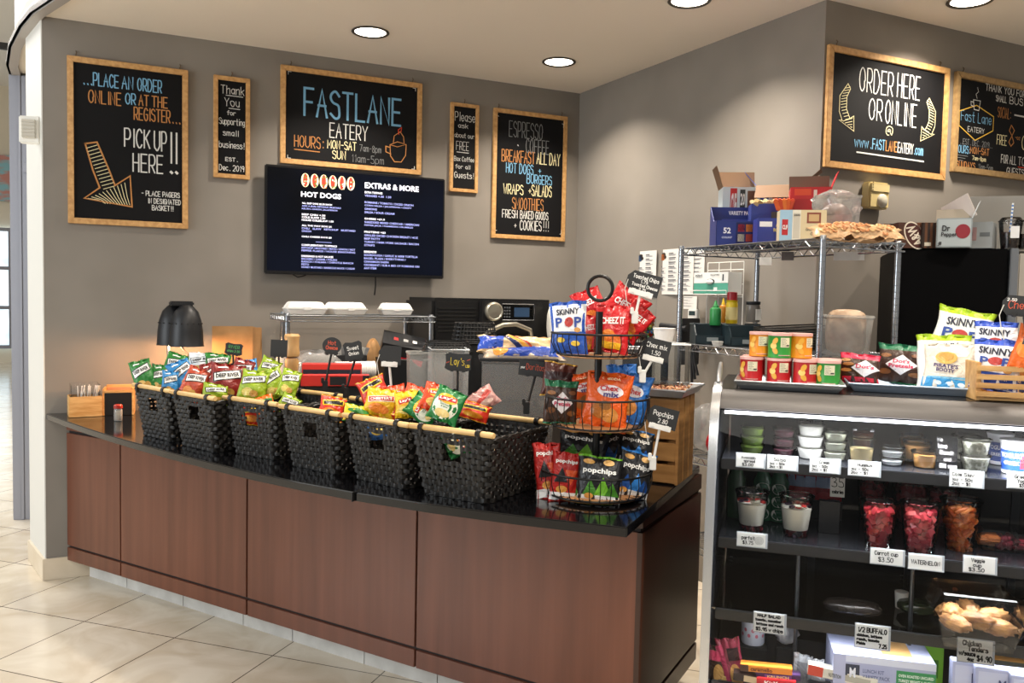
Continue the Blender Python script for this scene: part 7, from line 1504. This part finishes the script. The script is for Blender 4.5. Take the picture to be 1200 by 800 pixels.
dbox('lunch_box', 'large lilac and white lunch kit box reading LUNCH KIT on the case deck', 1030, 758, -.05, 108, .17, 'a9aecb', [('f', .0, 1, .86, 1, 'd2d6e4'), ('f', .12, .26, .50, .82, '2c3246'), ('f', .62, 1, .30, .80, '2f8a4f'), ('f', .62, 1, .02, .28, '9fb8d8'), ('f', 0, .12, 0, 1, 'b0b4d0'), ('t', 0, .5, 0, 1, 'a8acca'), ('t', .5, .8, .2, .8, 'c89a62')], [('f', 'M', .16, .22, .56, .76, 'e6e8f0'), ('f', 'LUNCH KIT', .29, .50, .68, .76, '6a6f8e'), ('f', 'VARIETY PACK', .29, .56, .56, .64, '6a6f8e'), ('f', 'OVEN ROASTED UNCURED', .64, .98, .68, .74, 'e0efe2'), ('f', 'TURKEY BREAST & CHEESE', .64, .98, .58, .64, 'e0efe2'), ('f', 'HAM & CHEESE', .68, .95, .12, .2, '2c3a66')], 4)
for i, (px, yt, w_, lb) in enumerate([(1140, 774, 46, 'lilac lunch kit packet at the right of the case deck, rear one'), (1172, 782, 56, 'lilac and white lunch kit packet at the right of the case deck, front one'), (1205, 790, 40, 'lilac lunch kit packet cut by the lower right photo corner')]):
    dbox('lunch_packet', lb, px, yt, -.09-.02*i, w_, .035, 'b6bcdb', [('f', .06, .94, .06, .94, 'c9cee6'), ('f', .12, .3, .1, .5, '6f9a4a'), ('f', .3, .7, .05, .3, 'd8a45a')], [('f', 'M', .44, .58, .60, .82, '3a4270')], 4, 'lunch kit', 'lilac lunch kit packets')
dbox('green_pack', 'bright green snack pack behind the large lunch kit box', 1090, 752, .06, 26, .06, '7ab82e', [('f', .2, .8, .3, .7, '3f7a1e')], [], 0, 'snack')
dbox('sandwich_pack', 'orange topped sandwich pack under the right chicken card', 1185, 768, .02, 56, .10, '3a3a30', [('t', 0, 1, 0, 1, 'c08a4a')], [], 0, 'sandwich')
# pink can, white crumple
p = onC(882, 752, .05); D = (p-CAM).dot(fw); zc0 = p.z; t_ = thing('round_tin', 'pink and white round patterned tin under the half salad card', 'tin', (p.x, p.y, p.z), face(p)); h = 28*D/F
MB().lathe([(.0, 0), (.034, 0), (.036, .004), (.036, h-.006), (.034, h), (0, h)], 26).build('tin', mat('c9cdd8', .35), t_); a = MB()
for k in range(7): an = -1.0+.33*k; a.add([((.0365)*math.sin(an+.14*math.cos(j*pi/6)), -(.0365)*math.cos(an+.14*math.cos(j*pi/6)), h*(.62+.22*(k % 2))+.006*math.sin(j*pi/6)-h*.2) for j in range(12)], [list(range(12))], 0)
a.build('pattern', mat('c26a7a', .4), t_)
o = MB().box(-.045, .045, -.045, .045, 0, p.z-ZD-.002).build('black_box', mat('131416', .45), None, loc=(p.x, p.y, ZD+.001), rot=(0, 0, cyaw), bev=.003); tag(o, 'black box under the pink patterned tin', 'box')
dbox('black_box', 'plain black box standing between the pink tin and the lunch kit box', 936, 742, .10, 74, .10, '0f1013', (), (), 0)
p = onC(922, 752, .05); lump('crumpled_wrapper', 'crumpled white translucent wrapper beside the pink tin', Vector((p.x, p.y, p.z-.005)), .035, .02, .07, noisy('wrapper_white', '7d7d80', 'd0d0d0', (1, 1, 1), 3, .3, nscale=20), 31, 'wrapper', .3)
o = MB().box(-.03, .03, -.03, .03, 0, p.z-ZD-.008).build('black_box', mat('17181b', .45), None, loc=(p.x, p.y, ZD+.001), rot=(0, 0, cyaw), bev=.003); tag(o, 'black box under the crumpled white wrapper', 'box')
# candy bars
zc = lambda px, py, yl: onC(px, py, yl).z
barG = 'candy bars at the lower left of the case'
for (lb, px, py, wp, hp, col, pr, tx, roll, yl) in [
    ('orange candy bar with dark lettering lying over the others', 898, 782, 58, 8, 'd9862a', [('f', 0, .16, 0, 1, '4a2a1a')], [('f', 'caramello', .2, .62, .25, .8, '5a2a12')], -3, -.13),
    ('dark purple candy bar below the orange one', 912, 790, 50, 7, '3a1f4a', [('f', .2, .8, .2, .8, '6a3a8a')], [('f', 'KRUNCH', .26, .74, .3, .75, 'd8c07a')], -4, -.13),
    ('red candy bar at the bottom edge under the purple one', 910, 798, 44, 10, 'c21e26', [], [('f', 'KitKat', .2, .7, .2, .8, 'f0ece6')], -3, -.14),
    ('dark brown candy bar at the left below the orange one', 880, 793, 40, 9, '2e1c16', [('f', .3, .7, .1, .9, 'c9b08a')], [], 2, -.135),
    ('white cream candy packet with red printing right of the bars', 986, 790, 76, 12, 'd9d4c4', [('f', .0, .22, 0, 1, 'c2402c'), ('f', .5, .9, .2, .8, 'a9a494')], [('f', 'NUTRITION', .3, .48, .3, .7, '5a5a54')], 5, -.125)]:
    p = onC(px, py, yl); D = (p-CAM).dot(fw); carton('candy_bar', lb, Vector((p.x, p.y, p.z-hp*.5*D/F)), cyaw, wp*D/F, .035, hp*D/F, pr, tx, None, 'candy bar', barG, 0, roll, col)
for k in range(4):
    p = onC([900, 905, 985, 855][k], 800, [-.13, -.07, -.12, -.10][k]); zz = [zc(905, 804, -.13), zc(905, 804, -.07), zc(985, 799, -.12), zc(855, 823, -.10)][k]-.012
    o = MB().box(-[.09, .09, .09, .035][k], [.09, .09, .09, .035][k], -.025, .025, 0, zz-ZD).build('candy_tray', mat('1b1c20', .5), None, loc=(p.x, p.y, ZD+.001), rot=(0, 0, cyaw), bev=.002); tag(o, ['dark tray holding up the candy bars at the lower left', 'second dark tray behind the candy bars', 'dark tray under the cream candy packet', 'small dark tray under the pink and brown pouches'][k], 'tray')
TW = Design('7a2a3a', [('r', 0, .3, .1, .9, 8, 'b03a5a'), ('e', .6, .4, .25, .2, 'c08a4a'), ('r', .4, .9, .65, .85, 0, '2a1418')], [], rough=.2)
TW2 = Design('3a241a', [('e', .4, .5, .25, .2, 'b98a4a'), ('e', .65, .35, .18, .15, 'd0a862'), ('r', .1, .9, .75, .92, 0, 'b03050')], [], rough=.2)
for i, (px, py, w_, h_, d_, r_, lb) in enumerate([(845, 790, 26, 66, TW2, -4, 'brown nut pouch at the far left bottom of the case'), (859, 784, 28, 74, TW, -14, 'pink and red candy pouch leaning left at the case bottom'), (866, 800, 30, 52, TW2, 4, 'brown and gold pouch in front at the lower left of the case'), (940, 788, 22, 44, Design('8f9298', [('r', .2, .8, .2, .8, 0, '6a6d74')], [], rough=.15), 3, 'clear grey pouch between candy bars and cream packet'), (958, 792, 18, 40, Design('c9cad0', [], [], rough=.15), -6, 'silver white pouch left of the cream packet')]):
    p = onC(px, py, -.10); bag('candy_pouch', lb, 'candy', px, py, (p-CAM).dot(fw), w_, h_, d_, r_, -6, 0, 1+i % 3, 'candy pouches at the case bottom', thick=.3)

# ---------------------------------------------------------------- on top of the case
ZT = 1.281
def topP(px, py, z=ZT): return onz(px, py, z)
def tray_on(label, pxl, pxr, py_l, py_r, dep, m):
    a_, b_ = onz(pxl, py_l, ZT+.02), onz(pxr, py_r, ZT+.02); d = b_-a_; yw = cyaw; W_ = d.x*rr.x+d.y*rr.y; n_ = Vector((-math.sin(yw), math.cos(yw), 0)); c = (a_+b_)/2+n_*(dep/2)
    return tray('sheet_pan', label, Vector((c.x, c.y, ZT)), yw, W_, dep, .024, 'sheet pans on the display case', m, 'sheet pan'), yw
tray_on('aluminium sheet pan under the stacked red chip cans', 862, 992, 446, 456, .24, mat('a2a6aa', .35, .8)); tray_on('pale blue grey sheet pan under the pretzels and popcorn bags', 994, 1146, 450, 459, .24, mat('9fb0c4', .4, .5))
def can(label, px, py, col, lidc, kind, z=None):
    p = onz(px, py, ZT+.006) if z is None else z; r_ = .0375; h = .082; t_ = thing('chip_can', label, 'chip can', p, face(p, (px*7) % 17-8), 'short chip cans on the case')
    MB().lathe([(r_*.96, 0), (r_, .001), (r_, .004), (r_*.985, .005), (r_*.985, h-.008), (r_, h-.007), (r_, h-.004)], 32).build('can', mat(col, .35), t_)
    MB().lathe([(r_*1.02, h-.009), (r_*1.03, h-.003), (r_*1.02, h), (r_*.9, h-.001), (0, h-.002)], 32, cap=0).build('lid', mat(lidc, .35), t_)
    a = MB(); S = lambda u, v, o=0: ((r_+.0004+o)*math.sin(u), -(r_+.0004+o)*math.cos(u), v*h)
    sh = {'r': -.35, 'l': .35, 'c': 0}[kind]
    a.grid(lambda u, v: S(sh+.05+.85*u, .44+.38*v), 8, 2, 0)
    for k in range(6): x = sh+.12; type_(a, ['NUTRITION', 'FACTS 100', 'FAT 9G', 'SODIUM', 'CARBS 15', 'PROTEIN'][k], x, x+.35+.1*(k % 2), .76-.055*k, .785-.055*k, 1, lambda X, Z, o=0: S(X, Z, .0006), .02)
    a.grid(lambda u, v: S(sh+.55+.3*u, .48+.06*v, .0004), 4, 1, 1)
    for k in range(3):
        cx, cz = sh-.42-.16*(k % 2), .30+.19*k; an = .7*(k-1)
        a.add([S(cx, cz, .0005)]+[S(cx+.30*math.cos(2*pi*j/16)*math.cos(an)-.17*math.sin(2*pi*j/16)*math.sin(an), cz+.12*math.sin(2*pi*j/16)*math.cos(an)+.16*math.cos(2*pi*j/16)*math.sin(an), .0004+.0002*k) for j in range(16)], [(0, 1+j, 1+(j+1) % 16) for j in range(16)], 2 if k != 1 else 4)
    a.grid(lambda u, v: S(sh-.1+1.1*u, .10+.03*v, .0003), 8, 1, 3)
    a.build('label', [mat('dcd6b8', .5), mat('4a463c', .5), mat('d8a23a', .4), mat(lidc, .4), mat('e6c46a', .4)], t_); return p, h
RC, GC, OC, PK = 'b41f24', '2f8a34', 'd98a1c', 'd9a9a2'
p1, h = can('red chip can at the left end of the front row', 880, 446, RC, PK, 'r'); p2, _ = can('red chip can second in the front row', 912, 448, RC, PK, 'c'); p3, _ = can('red chip can third in the front row', 943, 450, RC, PK, 'l'); p4, _ = can('green chip can at the right end of the front row', 970, 451.5, GC, PK, 'r')
for i, px in enumerate((884, 914, 942, 968)):
    q = [p1, p2, p3, p4][i]+rin*.079+rr*.006; can('red chip can in the back row, '+['leftmost', 'second from left', 'third from left', 'rightmost'][i], px, 0, RC, PK, 'c', z=q)
for lb, a_, b_, f, bk, col, k in [('orange chip can at the left of the upper layer', p1, p2, .30, .045, OC, 'r'), ('green chip can in the middle of the upper layer', p2, p2, 0, .004, GC, 'c'), ('orange chip can at the right of the upper layer', p2, p3, .80, .045, OC, 'l')]:
    q = a_.lerp(b_, f)+rin*bk; can(lb, 900+int(f*10), 0, col, PK, k, z=Vector((q.x, q.y, p1.z+h+.0005)))
# pretzels and popcorn
for lb, nm, px, py, wp, hp, des, roll, tilt, dd, sd in [
   ('red and brown pretzel bag with white diamond next to the chip cans', 'pretzel_bag', 1007, 432, 47, 36, PRR, 2, -14, 0, 1), ('large pretzel bag with green top and white diamond label', 'pretzel_bag', 1057, 427, 57, 48, PRZ, 1, -8, 0, 2),
   ('cream and blue cheese puff bag at the front of the pan', 'puff_bag', 1112, 431, 58, 56, CREAM, 2, -8, 0, 3), ('white popcorn bag with lime green top behind the cream bag', 'popcorn_bag', 1106, 424, 62, 66, SKG, -3, -10, .05, 1), ('tallest white popcorn bag with lime green top, tilted right', 'popcorn_bag', 1125, 394, 62, 66, SKG, 10, -8, .10, 2)]:
    p = onz(px, {0: py+hp/2, .05: 458, .10: 459}[dd], ZT+.008); D = (p-CAM).dot(fw)+dd
    bag(nm, lb, 'snack bag', px, py, D, wp, hp, des, roll, tilt, -14, sd, 'snack bags on top of the display case', thick=.22 if nm != 'pretzel_bag' else .36)
q = at(1127, 424, D); o = MB().box(-.07, .06, -.018, .018, 0, max(.02, q.z-ZT-.03)).build('box_riser', mat('33343a', .5), None, loc=(q.x, q.y, ZT+.006), rot=(0, 0, cyaw)); tag(o, 'dark box hidden behind the cream puff bag', 'box')
# wooden crate with white cheddar popcorn
pcr = onz(1143, 469, ZT); crs = Vector((rr.x, rr.y, 0))
t = thing('wooden_crate', 'slatted wooden crate of blue and white popcorn bags on the case', 'crate', Vector((pcr.x, pcr.y, ZT)), cyaw+R(4)); zcr = lambda py: at(1150, py, (pcr-CAM).dot(fw)).z-ZT
Wc, Dc = .26, .15; top_z = zcr(424)
sl = noisy('crate_slat_wood', 'b88a52', 'd6ad72', (1, 6, 6), 5, .55, nscale=6)
for k in range(4): z = .012+(top_z-.012)*k/4; MB().box(0, Wc, -.008, 0, z, z+(top_z-.012)/4*.62).build('slat', sl, t, bev=.0015); MB().box(0, Wc, Dc, Dc+.008, z, z+(top_z-.012)/4*.62).build('slat', sl, t, bev=.0015)
for x in (0, Wc-.012): MB().box(x, x+.012, .0, Dc, 0, top_z).build('end_board', sl, t, bev=.0015)
MB().box(.012, Wc-.012, .001, Dc-.001, .002, .010).build('bottom_board', sl, t)
for lb, px, py, wp, hp, roll, dd, sd in [('blue and white popcorn bag at the front of the slatted crate', 1167, 428, 52, 60, 4, .04, 3), ('blue and white popcorn bag at the back of the slatted crate', 1167, 405, 48, 58, -1, .10, 1), ('blue popcorn bag at the right inside the slatted crate', 1190, 432, 34, 60, 6, .08, 2)]:
    D = (pcr-CAM).dot(fw)-.0+dd-.02; bag('popcorn_bag', lb, 'snack bag', px, py, D, wp, hp, SKW, roll, -6, -14, sd, 'popcorn bags in the slatted crate', thick=.28)
D = (pcr-CAM).dot(fw)-.06
price_tag('grey price tag with orange lettering at the right photo edge', 1202, 359, D, 48, 24, 'tag', [('Cheddar', .14, .9, .35, .72, 2), ('2.50', .1, .3, .72, .84, 0)], (1206, 424), roll=4, clamp=False)
ORB = Design('d9641e', [('e', .4, .5, .3, .2, 'e88a3a'), ('r', .2, .9, .62, .8, 8, '1f1a18')], [])
bag('snack_bag', 'orange snack bag cut by the right photo edge above the slatted crate', 'snack bag', 1206, 410, D+.02, 34, 56, ORB, 14, -8, 0, 2, 'snack bags on top of the display case', thick=.3)
